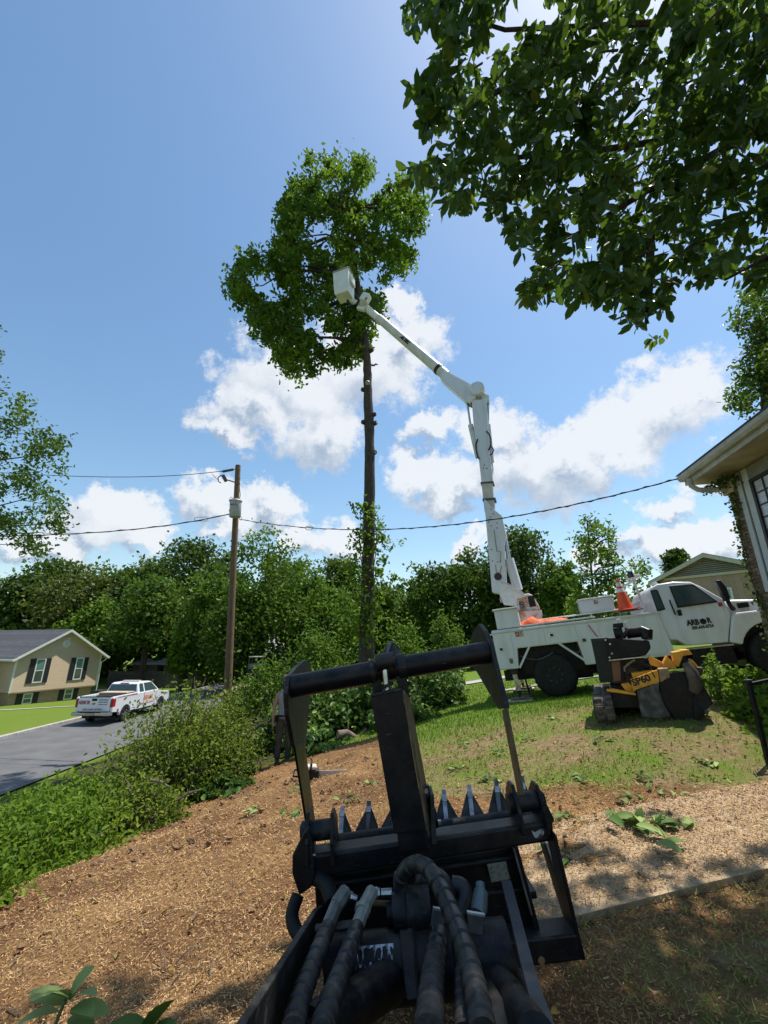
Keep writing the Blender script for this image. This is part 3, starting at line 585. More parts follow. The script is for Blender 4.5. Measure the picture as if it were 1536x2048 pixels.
    for yy, top, mid, bot in ((yc-.05, (933, 797), (941, 850), (956, 915)), (yc+.0, (977, 800), (976, 850), (983, 925))):
        cy = MB().tube([q(*mid, yy), q(*bot, yy)], .085, 12).build('elbow_cylinder', WHITE_D, tr, smooth=True); MB().tube([q(*top, yy), q(*mid, yy)], .035, 10).build('cylinder_rod', STEEL, cy, smooth=True)
    MB().prism([tuple(q(x, y, yc-.12)) for x, y in ((928, 790), (948, 784), (950, 812), (934, 806))], (0, .24, 0)).build('elbow_link', GREYST, tr, .01); MB().prism([tuple(q(x, y, yc-.1)) for x, y in ((960, 784), (978, 790), (978, 804), (966, 806))], (0, .2, 0)).build('elbow_link', WHITE_D, tr, .01)
    for pts in ([(973, 862), (978, 868), (982, 878), (982, 890), (979, 898), (976, 900)], [(979, 893), (984, 894), (987, 900), (985, 907), (980, 910)], [(955, 878), (952, 888), (952, 900), (954, 910), (958, 918)]): MB().tube([tuple(q(x, y, yc-.2)) for x, y in pts], .022, 6).build('boom_hose', RUBBER, lo, smooth=True)
    MB().tube([tuple(q(x, y, yc+.1)) for x, y in ((981, 912), (986, 935), (985, 955), (981, 950))], .02, 6).build('tool_bracket', WHITE_D, lo)
    # upper boom
    ub = MB().prism([tuple(q(x, y, yc-.22)) for x, y in ((888, 740), (898, 744), (958, 776), (952, 790), (940, 806), (930, 800), (884, 760), (878, 752))], (0, .34, 0)).build('upper_boom', WHITE, tr, .03)
    a0, a1, a2, a3 = q(722, 607), q(757, 636), q(759, 638), q(893, 752)
    MB().tube([a1, q(800, 673), a3], [.16, .17, .19], 18).build('boom_tube', mat('fibreglass_weathered', (.62, .61, .56), .38, c2=(.50, .47, .41), nscale=3, ramp=(.4, .7)), ub, smooth=True)
    MB().tube([a0, q(770, 648)], [.135, .15], 18).build('boom_tip', WHITE_D, ub, smooth=True)
    e = q(880, 741); d = (a1-a3).normalized(); MB().tube([e, e+d*.12], .205, 18).build('boom_collar', BLACKW, ub, smooth=True)
    bx_, by_ = d, Vector((0, 1, 0)); 
    bz_ = bx_.cross(by_); Mx = Matrix((-bx_, by_*-1, bz_)).transposed()
    pos = q(812, 686, yc)
    Mt = Matrix((-bx_, (-bx_).cross(Vector((0, -1, 0)))*-1, Vector((0, -1, 0)))).transposed().to_4x4(); Mt.translation = pos+Vector((0, -.185, 0))+bz_*-.0
    text_mesh('lettering', 'ALTEC', .17, Mt, LETTER_K, ub, .012, shear=.3, bold=.006)
    # bucket at the tip
    c = q(688, 573, yc-.28); bw, bd, bh = .70, .62, 1.18
    up_ = Vector((.05, 0, 1)).normalized(); rt = Vector((1, 0, -.05)).normalized()
    mb = MB(); rows = [(0.0, .84, 1), (.06, .92, 1), (.45, .97, 1), (1.0, 1.0, 1), (1.0, .93, 1), (.1, .84, 1)]
    V = []; 
    for hz, k, _ in rows:
        for sx, sy in ((-1, -1), (1, -1), (1, 1), (-1, 1)): V.append(c+rt*(sx*bw/2*k)+Vector((0, sy*bd/2*k, 0))+up_*(hz-.5)*bh)
    F = [(i*4+k, i*4+(k+1) % 4, (i+1)*4+(k+1) % 4, (i+1)*4+k) for i in range(len(rows)-1) for k in range(4)]+[(3, 2, 1, 0), tuple(len(V)-4+k for k in range(4))]
    bk = mb.add(V, F).build('bucket', mat('bucket_liner', (.68, .70, .71), .35, c2=(.6, .60, .56), nscale=3), tr, .02)
    mb = MB()
    for p0, p1 in (((-1, -1), (1, -1)), ((1, -1), (1, 1)), ((1, 1), (-1, 1)), ((-1, 1), (-1, -1))):
        mb.beam(c+rt*(p0[0]*bw/2*1.01)+Vector((0, p0[1]*bd/2*1.01, 0))+up_*bh*.5, c+rt*(p1[0]*bw/2*1.01)+Vector((0, p1[1]*bd/2*1.01, 0))+up_*bh*.5, .055, .05)
    mb.build('bucket_lip', mat('lip_grey', (.33, .34, .35), .5), bk, .01)
    MB().obox(c+rt*.40+up_*.1, .10, .34, .42, Matrix((rt, Vector((0, 1, 0)), up_)).transposed()).build('bucket_bracket', WHITE_D, bk, .02)
    MB().obox(q(731, 597, yc-.3), .34, .3, .34, Matrix.Rotation(R(38), 3, 'Y')).build('bucket_controls', WHITE_D, bk, .03); MB().obox(q(732, 597, yc-.46), .09, .012, .10, Matrix.Rotation(R(38), 3, 'Y')).build('control_face', DK, bk)
    MB().tube([q(695, 601, yc-.2), q(703, 612, yc-.2), q(713, 610, yc-.2), q(718, 600, yc-.2)], .05, 8).build('levelling_hose', BLACK, bk, smooth=True); MB().tube([q(700, 600), q(712, 606), q(724, 606)], .11, 12).build('bucket_pivot', WHITE_D, bk, smooth=True)
    MB().obox(q(722, 618, yc-.12), .35, .16, .12, Matrix.Rotation(R(38), 3, 'Y')).build('tip_clamp', WHITE_D, ub, .01)
    # things lying on the truck
    cone = thing('traffic_cone', T.M @ Vector((1.98, .22, 1.76)), 'orange traffic cone with two white bands standing on the truck body', 'cone'); cone.rotation_euler = T.M.to_euler()
    MB().lathe([(.0, .78), (.035, .775), (.05, .70)], (0, 0, 0), (0, 0, 1), 20).build('tip', ORANGE, cone, smooth=True)
    MB().lathe([(.05, .70), (.068, .60)], (0, 0, 0), (0, 0, 1), 20).build('reflective_band', mat('band_white', (.75, .75, .72), .4), cone, smooth=True)
    MB().lathe([(.068, .60), (.078, .545)], (0, 0, 0), (0, 0, 1), 20).build('cone_body', ORANGE, cone, smooth=True); MB().lathe([(.078, .545), (.095, .46)], (0, 0, 0), (0, 0, 1), 20).build('reflective_band', MATS['band_white'], cone, smooth=True)
    MB().lathe([(.095, .46), (.17, .05)], (0, 0, 0), (0, 0, 1), 20).build('cone_body', ORANGE, cone, smooth=True); MB().box((-.22, -.22, .015), (.22, .22, .05)).build('base', ORANGE, cone, .012)
    MB().lathe([(.10, 0), (.30, 0), (.31, .014), (.10, .014)], (.06, 0, 0), (0, 0, 1), 24).build('base_ring', BLACK, cone)
    ts = thing('safety_straps', T.M @ Vector((-.1, .22, 1.74)), 'crumpled orange tarp and straps heaped on the truck body beside the turret', 'tarp'); ts.rotation_euler = T.M.to_euler()
    nx, ny = 26, 10; V = []; 
    for j in range(ny):
        for i in range(nx):
            u, v = i/(nx-1), j/(ny-1); e = math.sin(math.pi*v)**.6*math.sin(math.pi*min(1, u*1.02))**.4
            V.append(((u-.4)*1.25, (v-.5)*.36+.03*math.sin(u*17), .004+e*(.05+.13*math.exp(-((u-.28)/.17)**2)+.05*math.exp(-((u-.8)/.12)**2))+e*.022*math.sin(u*31+v*9)+e*.015*math.sin(u*57-v*21)))
    MB().add(V, [(j*nx+i, j*nx+i+1, (j+1)*nx+i+1, (j+1)*nx+i) for j in range(ny-1) for i in range(nx-1)]).build('cloth', mat('orange_cloth', (.80, .13, .02), .7, c2=(.55, .08, .015), nscale=14), ts, smooth=True)
    return T
TRUCK = make_truck()
# ------------------------------------------------------------------ stump grinder
def make_grinder():
    o = at(1216, 1455, 6.5); yaw = R(27); y = Vector((math.sin(yaw), math.cos(yaw), .03)).normalized(); x = Vector((math.cos(yaw), -math.sin(yaw), math.sin(R(4)))); x = (x-y*x.dot(y)).normalized(); z = x.cross(y)
    Fm = Frame(o, x, y, z); g = thing('stump_grinder', None, 'yellow and black tracked stump grinder on the lawn in front of the bucket truck', 'stump grinder', frame=Fm)
    P = lambda px, py, d=0.: tuple(Fm.pt(px, py, d))
    def poly(name, pts, d, depth, m, par=g, bev=.008): return MB().prism([P(a, b, d) for a, b in pts], (0, depth, 0)).build(name, m, par, bev)
    TRK = mat('dusty_track_rubber', (.03, .027, .025), .85, c2=(.16, .12, .09), nscale=16, ramp=(.35, .7))
    def track(x0, x1, y0, y1):
        h, r = .42, .20; pts = []
        for k in range(9): a = R(90+k*22.5); pts.append((y0+r+r*math.cos(a), r+r*math.sin(a)))
        for k in range(9): a = R(270+k*22.5); pts.append((y1-r+r*math.cos(a), r+r*math.sin(a)))
        tk = MB().prism([(x0, a, b+.01) for a, b in pts], (x1-x0, 0, 0)).build('track', TRK, g, .01)
        per = 26; mb = []
        n = len(pts); seg = [(Vector(pts[i]), Vector(pts[(i+1) % n])) for i in range(n)]; Lt = sum((b-a).length for a, b in seg)
        me = MB().box((-.052, -.022, -.018), (.052, .022, .018)).mesh('tread_lug', TRK)
        for k in range(per):
            s = Lt*k/per
            for a, b in seg:
                l = (b-a).length
                if s <= l: break
                s -= l
            p = a+(b-a)*(s/max(l, 1e-6)); t = (b-a).normalized()
            for sx in (.25, .75):
                q = link('tread_lug', me, tk, .004); q.location = (x0+(x1-x0)*sx, p.x, p.y+.01); q.rotation_euler = (math.atan2(t.y, t.x)+(R(12) if sx < .5 else -R(12)), 0, 0)
        MB().lathe([(.0, 0), (.15, 0), (.15, .03), (0, .03)], (x0-.012, y0+.2, .21), (1, 0, 0), 18).build('idler_wheel', BLACKW, tk)
    track(-.12, .13, .0, 1.55); track(.86, 1.11, .15, 1.7)
    MB().box((.12, .25, .2), (.87, 1.5, .42)).build('undercarriage', BLACKW, g, .02)
    MB().box((.14, .5, .40), (.8, 1.6, .5)).build('deck', BLACKW, g, .02)
    # radiator with louvres
    rad = poly('radiator_housing', [(1181, 1277), (1214, 1275), (1230, 1364), (1200, 1366)], .42, .62, mat('dark_green_black', (.012, .018, .016), .5), g, .01)
    for k in range(17):
        f = k/16; yy = 1280+f*82; xl = 1181+19*f; poly('louvre', [(xl+1.5, yy), (xl+31, yy-1.6), (xl+31.4, yy+.6), (xl+2, yy+2.2)], .395, .03, MATS['dark_green_black'], rad, 0)
    hood = poly('engine_hood', [(1212, 1275), (1298, 1281), (1302, 1296), (1292, 1311), (1220, 1320)], .28, .75, BLACK, g, .015)
    poly('hood_trim', [(1218, 1319.5), (1292, 1312), (1292, 1315), (1218, 1322.5)], .265, .03, STEEL, hood, .004)
    mb = MB()
    for a, b in ((1220, 1288), (1224, 1307), (1211, 1280), (1219, 1315)): mb.lathe([(.014, -.012), (.014, .004)], P(a, b, .28), (0, 1, 0), 8)
    mb.build('hood_bolts', STEEL, hood)
    # air cleaner
    ac = MB().tube([P(1252, 1266, .45), P(1284, 1262, .45)], .085, 18).build('air_cleaner', BLACK, g, smooth=True); MB().tube([P(1284, 1262, .45), P(1293, 1265, .42), P(1294, 1278, .4)], [.09, .095, .07], 18).build('cleaner_end', BLACK, ac, smooth=True)
    MB().tube([P(1228, 1267, .4), P(1246, 1265, .4)], .075, 16).build('intake_filter', RUBBER, ac, smooth=True); MB().tube([P(1241, 1280, .38), P(1251, 1268, .36), P(1256, 1262, .38)], .035, 10).build('intake_hose', RUBBER, ac, smooth=True)
    poly('intake_cap', [(1226, 1247), (1246, 1245), (1247, 1255), (1226, 1256)], .35, .2, BLACK, ac, .01); poly('bracket', [(1247, 1245), (1254, 1242), (1256, 1256), (1251, 1257)], .4, .06, WHITE_D, ac, .004); MB().tube([P(1236, 1246, .42), P(1234, 1239, .42), P(1240, 1238, .42), P(1242, 1244, .42)], .012, 6).build('lifting_eye', WHITE_D, ac)
    # engine and hoses
    RB = mat('rusty_engine', (.10, .042, .02), .6, c2=(.035, .02, .014), nscale=14, bump=.2)
    en = poly('engine_block', [(1222, 1322), (1290, 1316), (1296, 1345), (1262, 1366), (1226, 1368)], .4, .6, RB, g, .02)
    poly('engine_cover', [(1223, 1323), (1241, 1321), (1243, 1362), (1227, 1364)], .37, .05, mat('copper_brown', (.22, .085, .035), .45), en, .01); poly('engine_rib', [(1243, 1322), (1248, 1322), (1250, 1360), (1245, 1361)], .36, .05, BLACK, en, .005)
    for pts in ([(1250, 1343), (1249, 1335), (1262, 1324), (1270, 1319)], [(1255, 1350), (1268, 1346), (1280, 1350), (1296, 1340)], [(1262, 1330), (1276, 1334), (1284, 1346)], [(1270, 1326), (1282, 1328), (1292, 1338)]):
        MB().tube([P(a, b, .33) for a, b in pts], .016, 8).build('engine_hose', mat('hose_tan', (.25, .2, .15), .6) if pts[0][0] == 1250 else RUBBER, en, smooth=True)
    MB().tube([P(1290, 1330, .38), P(1302, 1333, .36)], .075, 16).build('pulley', BLACK, en, smooth=True)
    # yellow swing boom
    bm = poly('boom_guard', [(1261, 1359), (1316, 1339), (1319, 1365), (1267, 1382)], .08, .05, YELLOW, g, .008)
    Mt = Matrix.Translation(P(1290, 1358, .078)) @ Matrix.Rotation(R(17), 4, 'Y').inverted() @ Matrix.Rotation(R(90), 4, 'X')
    text_mesh('lettering', 'SP60', .125, Mt @ Matrix.Translation((-.055, 0, 0)), LETTER_K, bm, .003, bold=.005); text_mesh('lettering', '1 5', .115, Mt @ Matrix.Translation((.17, .012, 0)), LETTER_K, bm, .003, bold=.002)
    for pts, d, dp in (([(1296, 1315), (1302, 1313), (1327, 1326), (1324, 1337), (1300, 1330)], .3, .12), ([(1263, 1347), (1306, 1341), (1312, 1346), (1266, 1356)], .16, .3), ([(1326, 1328), (1334, 1312), (1354, 1334), (1352, 1338), (1327, 1338)], .18, .2),
                      ([(1344, 1305), (1362, 1302), (1366, 1312), (1358, 1334), (1350, 1330)], .12, .22), ([(1362, 1301), (1378, 1299), (1385, 1309), (1365, 1312)], .1, .3), ([(1383, 1318), (1396, 1332), (1392, 1334), (1380, 1322)], .12, .2),
                      ([(1242, 1369), (1258, 1366), (1272, 1380), (1268, 1388), (1250, 1380)], .18, .12), ([(1256, 1392), (1272, 1390), (1280, 1416), (1258, 1412)], .25, .3), ([(1213, 1379), (1226, 1378), (1272, 1387), (1272, 1391), (1214, 1383)], .1, .1)):
        poly('boom_plate', pts, d, dp, YELLOW, bm, .006)
    poly('boom_block', [(1317, 1338), (1336, 1336), (1342, 1355), (1322, 1366)], .06, .2, mat('dusty_yellow_paint', (.42, .25, .12), .7, c2=(.2, .14, .10), nscale=14), bm, .01)
    # chip shields and cutter wheel
    poly('chip_shield', [(1274, 1382), (1318, 1366), (1318, 1380), (1328, 1408), (1342, 1432), (1316, 1437), (1283, 1433)], .02, .03, mat('dusty_grey_plate', (.045, .045, .045), .75, c2=(.20, .185, .165), nscale=7, ramp=(.5, .8)), g, .004)
    poly('wheel_guard', [(1318, 1366), (1338, 1346), (1386, 1342), (1404, 1366), (1420, 1392), (1427, 1408), (1406, 1424), (1404, 1448), (1352, 1442), (1330, 1412), (1320, 1390)], .06, .22, BLACK, g, .012)
    cw = MB().lathe([(.0, -.02), (.10, -.03), (.11, -.012), (.25, -.012), (.26, 0), (.25, .02), (.0, .02)], P(1370, 1400, .34), (0, 1, 0), 30).build('cutter_wheel', RUBBER, g)
    for k in range(10):
        an = 2*math.pi*k/10; c = Vector(P(1370, 1400, .31)); MB().obox(c+Vector((math.cos(an)*.26, .03, math.sin(an)*.26)), .05, .06, .07, Matrix.Rotation(-an, 3, 'Y')).build('cutter_tooth', GREYST, cw, .006)
    MB().tube([P(1372, 1325, .02), P(1384, 1345, .0), P(1392, 1368, .0), P(1388, 1384, .02)], [.05, .075, .08, .06], 14).build('drive_housing', mat('muddy_steel', (.07, .055, .04), .7, c2=(.2, .15, .1), nscale=10, ramp=(.5, .8)), g, smooth=True)
    poly('rear_bracket', [(1392, 1334), (1408, 1336), (1404, 1352), (1394, 1350)], .1, .15, RB, g, .01); poly('rubber_flap', [(1398, 1368), (1424, 1404), (1420, 1414), (1404, 1424), (1390, 1440), (1386, 1400)], .03, .02, RUBBER, g, .004)
make_grinder()

# ------------------------------------------------------------------ grapple and loader in the foreground
def make_grapple():
    A, B = at(600, 1715, 2.2), at(1105, 1655, 2.2); x = (B-A).normalized(); y = Vector((0, 1, 0)); z = x.cross(y); o = (A+B)/2
    Fm = Frame(o, x, y, z)
    gr = thing('grapple_bucket', None, 'black steel grapple bucket with raised jaw and pointed teeth in the foreground', 'grapple', frame=Fm)
    P = lambda px, py, d=0.: Vector(Fm.pt(px, py, d))
    def PX(px, py, x0):           # the point seen at a pixel on the local plane x = x0
        return Fm.I @ on_plane(px, py, Fm.o+Fm.x*x0, Fm.x)
    def poly(name, pts, d, depth, m, par=gr, bev=.006): return MB().prism([P(a, b, d) for a, b in pts], (0, depth, 0)).build(name, m, par, bev)
    def plate(name, pts, x0, th, m, par=gr, bev=.004): return MB().prism([PX(a, b, x0) for a, b in pts], (th, 0, 0)).build(name, m, par, bev)
    poly('main_beam', [(612, 1712), (1106, 1642), (1110, 1683), (640, 1757), (610, 1757)], -.05, .11, BLACK, gr, .012)
    poly('back_plate', [(628, 1755), (1036, 1692), (1078, 1876), (640, 1936)], .03, .016, BLACK, gr)
    poly('plate_rib', [(662, 1768), (1030, 1712), (1032, 1722), (664, 1779)], .0, .032, BLACK, gr); poly('plate_rib', [(930, 1790), (1052, 1775), (1054, 1786), (932, 1801)], .0, .032, BLACK, gr)
    lb = poly('lower_beam', [(640, 1926), (1158, 1868), (1171, 1921), (1086, 1932), (652, 1985)], -.10, .12, BLACK, gr, .008)
    MB().lathe([(.014, -.012), (.010, .0)], P(1081, 1917, -.10), (0, 1, 0), 8).build('grease_fitting', STEEL, lb)
    # right-hand frame bars
    poly('side_bar', [(1104, 1660), (1114, 1672), (1172, 1921), (1164, 1922)], -.10, .11, BLACK, gr, .003)
    BR = mat('brown_reflection_bar', (.14, .09, .05), .5, c2=(.06, .045, .03), nscale=15)  # brown colour paints a sunlit reflection onto the black bars
    poly('tine_bar', [(1083, 1688), (1093, 1686), (1150, 1858), (1141, 1872)], .10, .03, BR, gr, .003); poly('tine_edge', [(1091, 1686), (1096, 1686), (1136, 1800), (1131, 1802)], .08, .018, BRIGHTW, gr, .002)
    poly('side_bar', [(1026, 1694), (1036, 1692), (1088, 1888), (1077, 1890)], -.04, .06, BLACK, gr, .003); poly('tine_edge', [(1026, 1698), (1030, 1697), (1066, 1830), (1062, 1832)], -.06, .018, GREYST, gr, .002)
    # end ears of the beam and pivot bosses
    def ears(cx, cy, s):
        for px, d0 in ((cx-22*s, -.05), (cx+26*s, -.05)):
            e = P(px, cy, 0); pts = [(e.x, -.09, e.z-.10), (e.x, .10, e.z-.10), (e.x, .10, e.z+.02), (e.x, .03, e.z+.075), (e.x, -.03, e.z+.075), (e.x, -.09, e.z-.02)]
            MB().prism(pts, (.016, 0, 0)).build('pivot_ear', BLACK, gr, .004)
        a, b = P(cx-34*s, cy+4*s, .0), P(cx+34*s, cy-4*s, .0); ps = MB().tube([a, b], .040, 18).build('pivot_boss', BLACKW, gr, smooth=True)
        MB().tube([a+(b-a)*.06*s, a-(b-a)*.03], .03, 14).build('pivot_cap', BLACK, ps, smooth=True)
    ears(638, 1660, 1); ears(1050, 1603, -1)
    poly('end_plate', [(606, 1668), (616, 1655), (626, 1690), (630, 1752), (622, 1776), (598, 1792), (584, 1748), (584, 1712)], -.08, .03, BLACK, gr, .006)
    MB().box((0, 0, 0), (.012, .003, .006)).build('weld_spot', BRIGHTW, gr).location = P(626, 1712, -.09)
    poly('end_plate', [(1084, 1622), (1094, 1608), (1110, 1640), (1106, 1648), (1096, 1650)], -.09, .05, BLACK, gr, .006)
    # emblem, worn white decal
    WD = mat('worn_white_decal', (.42, .43, .44), .6, c2=(.05, .05, .05), nscale=60, ramp=(.5, .62))
    em = poly('emblem', [(1063, 1661), (1070, 1665), (1082, 1658), (1089, 1657), (1088, 1668), (1082, 1676), (1074, 1677), (1068, 1674)], -.054, .003, WD, gr, 0)
    pl = poly('data_plate', [(974, 1729), (1012, 1723), (1021, 1759), (983, 1766)], -.012, .008, mat('data_plate_grey', (.20, .20, .15), .55, c2=(.11, .11, .085), nscale=70, ramp=(.5, .62)), gr, .003)
    # jaw: two shaped side arms, cross tube, centre tine
    x0 = PX(577, 1388, P(577, 1388, -.06).x).x
    jl = plate('jaw_arm', [(580, 1352), (575, 1386), (578, 1430), (590, 1493), (612, 1489), (620, 1396), (626, 1350), (619, 1326), (611, 1319), (592, 1336)], x0, -.022, BLACKW)
    plate('jaw_link', [(590, 1490), (620, 1682), (635, 1672), (610, 1486)], x0+.004, -.012, BLACK)
    x1 = PX(986, 1318, P(986, 1318, -.06).x).x
    plate('jaw_arm', [(986, 1318), (1011, 1418), (996, 1418), (946, 1332), (938, 1288), (946, 1262), (957, 1248), (968, 1262), (980, 1290)], x1, .022, BLACKW)
    plate('jaw_link', [(1012, 1416), (1046, 1590), (1036, 1594), (1003, 1420)], x1-.004, .010, BR)
    tb = MB().tube([P(582, 1373, .02), P(984, 1303, .02)], .0535, 26).build('cross_tube', BLACK, gr, smooth=True)
    for a, b, r in (((742, 1346), (751, 1344), .062), ((796, 1335), (812, 1332), .064)): MB().tube([P(*a, .02), P(*b, .02)], r, 24).build('tube_collar', BLACKW, tb, smooth=True)
    ey = MB().tube([P(752, 1327, -.05), P(788, 1321, -.05)], .042, 20).build('rod_eye', BLACKW, gr, smooth=True)
    xc = P(785, 1290, .12).x
    MB().prism([P(752, 1320, .08), P(780, 1285, .16), P(786, 1284, .16), P(803, 1308, .08)], (0, .02, 0)).build('centre_tine', BLACKW, gr, .004); MB().beam(P(772, 1316, .03), P(781, 1284, .14), .014, .016).build('tine_edge', GREYST, gr, .003)
    MB().prism([P(786, 1284, .15), P(797, 1292, .15), P(804, 1310, .15), P(782, 1312, .15)], (0, .015, 0)).build('tine_gusset', BLACKW, gr, .003)
    MB().tube([P(769, 1330, -.06), P(774, 1380, -.07)], .0145, 14).build('cylinder_rod', STEEL, gr, smooth=True)
    MB().tube([P(772, 1368, -.07), P(774, 1374, -.07)], .036, 18).build('gland', BLACKW, gr, smooth=True)
    poly('clevis_plate', [(743, 1350), (760, 1347), (766, 1392), (747, 1396)], -.02, .03, BLACK, gr, .003); poly('clevis_plate', [(788, 1342), (812, 1337), (820, 1402), (800, 1386)], -.02, .05, BLACK, gr, .003)
    cyl = poly('cylinder_guard', [(741, 1392), (804, 1380), (852, 1662), (788, 1668)], -.13, .015, BLACK, gr, .004)
    MB().prism([P(804, 1380, -.13), P(852, 1662, -.13), P(862, 1640, .02), P(816, 1400, .02)], (.012, 0, 0)).build('guard_side', BR, cyl, .003); MB().prism([P(741, 1392, -.115), P(788, 1668, -.115), P(796, 1660, .02), P(748, 1400, .02)], (.012, 0, 0)).build('guard_side', BLACK, cyl, .003)
    MB().tube([P(775, 1380, -.06), P(828, 1650, -.05)], .052, 18).build('hydraulic_cylinder', BLACK, cyl, smooth=True); MB().beam(P(741, 1391, -.12), P(804, 1379, -.12), .03, .012).build('guard_lip', BLACKW, cyl, .003)
    poly('cylinder_mount', [(790, 1640), (850, 1632), (862, 1700), (800, 1708)], -.12, .05, BLACK, gr, .008); MB().prism([P(860, 1590, -.08), P(868, 1588, -.08), P(874, 1690, -.1), P(862, 1692, -.1)], (0, .12, 0)).build('mount_cheek', BLACKW, gr, .004)
    for px, py, r in ((848, 1590, .038), (862, 1637, .038)):
        b = MB().tube([P(px-8, py+1, -.02), P(px+12, py-2, -.02)], r, 18).build('mount_boss', BLACK, gr, smooth=True); MB().lathe([(.0, -.004), (.010, -.004), (.010, .004)], P(px+4, py-8, -.062), (0, 1, 0), 10).build('grease_fitting', STEEL, b)
    # toothed lower lip
    MB().tube([P(668, 1682, .24), P(1052, 1630, .24)], .028, 18).build('tooth_tube', BLACKW, gr, smooth=True)
    for bx, by, tx, ty in ((680, 1668, 685, 1613), (734, 1661, 738, 1602), (786, 1654, 789, 1598), (893, 1640, 887, 1579), (945, 1633, 938, 1570), (1000, 1626, 992, 1560), (1050, 1620, 1044, 1552)):
        hw = 25; lw = hw if bx > 700 else 4
        MB().prism([P(bx-lw, by+16, .25), P(bx+hw, by+10, .25), P(bx+hw-2, by-6, .27), P(tx+4, ty+12, .36), P(tx-3, ty+12, .36), P(bx-lw+2, by, .27)], (0, .012, 0)).build('tooth_gusset', mat('tooth_steel', (.03, .028, .027), .55, 0., c2=(.085, .072, .058), nscale=18, spec=.2), gr, .003)
        MB().beam(P(bx+1, by+14, .24), P(tx, ty, .37), .011, .022, (1, 0, 0)).build('tooth', BRIGHTW if (bx//7) % 2 else GREYST, gr, .003)
        MB().beam(P(bx+.6*(tx-bx), by+.6*(ty-by), .325), P(bx+.8*(tx-bx), by+.8*(ty-by), .345), .018, .026, (1, 0, 0)).build('tooth_weld', STEEL, gr, .003)
    for px, py in ((876, 1645), (830, 1652)): MB().obox(P(px, py, .1), .03, .02, .018).build('bright_nut', BRIGHTW, gr, .002)
    MB().box((-.5, .22, -.36), (.5, .9, -.33)).build('bucket_floor', BLACKW, gr, .004)
    # loader carrying it
    ld = thing('compact_loader', Vector((0, .3, 0)), 'compact loader with black arms and spiral-wrapped hydraulic hoses behind the grapple', 'loader')
    W = lambda px, py, Y: at(px, py, Y)-Vector((0, .3, 0))
    O3 = Vector((0, .3, 0))
    def hose(pts, r0, r1, name='hose', wrap=.07, m=HOSE, n=16, step=.006):
        c = [W(*p) for p in pts]; out = []; L = 0
        for i in range(len(c)-1):
            p0, p1, p2, p3 = c[max(i-1, 0)], c[i], c[i+1], c[min(i+2, len(c)-1)]
            k = max(4, int((p2-p1).length/step))
            for j in range(k):
                t = j/k; out.append(.5*((2*p1)+(p2-p0)*t+(2*p0-5*p1+4*p2-p3)*t*t+(3*p1-p0-3*p2+p3)*t**3))
        out.append(c[-1]); rr = []; tot = len(out)
        for i, p in enumerate(out):
            if i: L += (out[i]-out[i-1]).length
            ph = (L/wrap) % 1 if wrap else .5
            rr.append((r0+(r1-r0)*i/(tot-1))*(1+(.10*(ph-.5) if wrap else 0)-(.16 if wrap and ph < .09 else 0)))
        return MB().tube(out, rr, n).build(name, m, ld, smooth=True)
    hose([(656, 1856, 1.77), (643, 1886, 1.65), (622, 1940, 1.5), (600, 2000, 1.34), (584, 2070, 1.18)], .026, .028)
    hose([(714, 1856, 1.765), (700, 1895, 1.64), (676, 1960, 1.46), (652, 2030, 1.28), (640, 2075, 1.18)], .026, .028)
    hose([(806, 1790, 1.92), (801, 1756, 1.92), (826, 1728, 1.88), (856, 1737, 1.80), (880, 1775, 1.72), (905, 1830, 1.6), (930, 1900, 1.46), (950, 1975, 1.32), (968, 2075, 1.14)], .027, .030, wrap=.062)
    hose([(880, 1868, 1.72), (872, 1910, 1.6), (864, 1970, 1.42), (858, 2075, 1.16)], .030, .034, wrap=.066)
    hose([(915, 1880, 1.72), (924, 1940, 1.56), (928, 2075, 1.22)], .022, .024)
    hose([(905, 1770, 1.98), (925, 1775, 1.97), (930, 1800, 1.95), (915, 1830, 1.93)], .03, .03, wrap=0); hose([(850, 1790, 2.0), (848, 1758, 1.99), (880, 1760, 1.97), (895, 1800, 1.94), (880, 1850, 1.9)], .034, .034, wrap=0)
    FIT = mat('fitting_grey', (.23, .23, .20), .45, .4, c2=(.13, .13, .12), nscale=24); FITL = mat('fitting_pale', (.42, .41, .34), .42, .35, c2=(.28, .27, .22), nscale=20)
    for a, b, r, m in (((692, 1782, 1.9), (672, 1812, 1.85), .026, FIT), ((672, 1812, 1.85), (656, 1852, 1.78), .024, FIT), ((745, 1782, 1.9), (730, 1810, 1.85), .024, FITL), ((731, 1808, 1.85), (716, 1850, 1.78), .023, FITL), ((727, 1815, 1.84), (724, 1824, 1.825), .029, FITL)):
        MB().tube([W(*a), W(*b)], r, 8 if m is FIT else 10).build('hose_fitting', m, ld, .002)
    for a, b, r in (((694, 1790, 1.92), (714, 1798, 1.92), .011), ((698, 1791, 1.92), (704, 1794, 1.92), .015), ((744, 1787, 1.93), (760, 1786, 1.93), .0165), ((762, 1786, 1.93), (784, 1785, 1.93), .0145), ((750, 1787, 1.93), (756, 1786, 1.93), .020)): MB().tube([W(*a), W(*b)], r, 8).build('steel_coupling', STEEL, ld, .001)
    MB().tube([W(784, 1785, 1.93), W(812, 1784, 1.94)], .013, 10).build('hose_end', RUBBER, ld, smooth=True); MB().tube([W(744, 1806, 1.96), W(780, 1808, 1.96)], .010, 8).build('spring', mat('brown_spring', (.2, .11, .04), .6), ld)
    MB().tube([W(960, 1766, 1.9), W(962, 1784, 1.88)], .017, 12).build('quick_coupler', mat('teal_steel', (.13, .17, .17), .4, .4), ld, smooth=True); MB().tube([W(962, 1784, 1.88), W(958, 1816, 1.84), W(956, 1826, 1.83)], [.026, .029, .026], 12).build('quick_coupler', MATS['teal_steel'], ld, smooth=True)
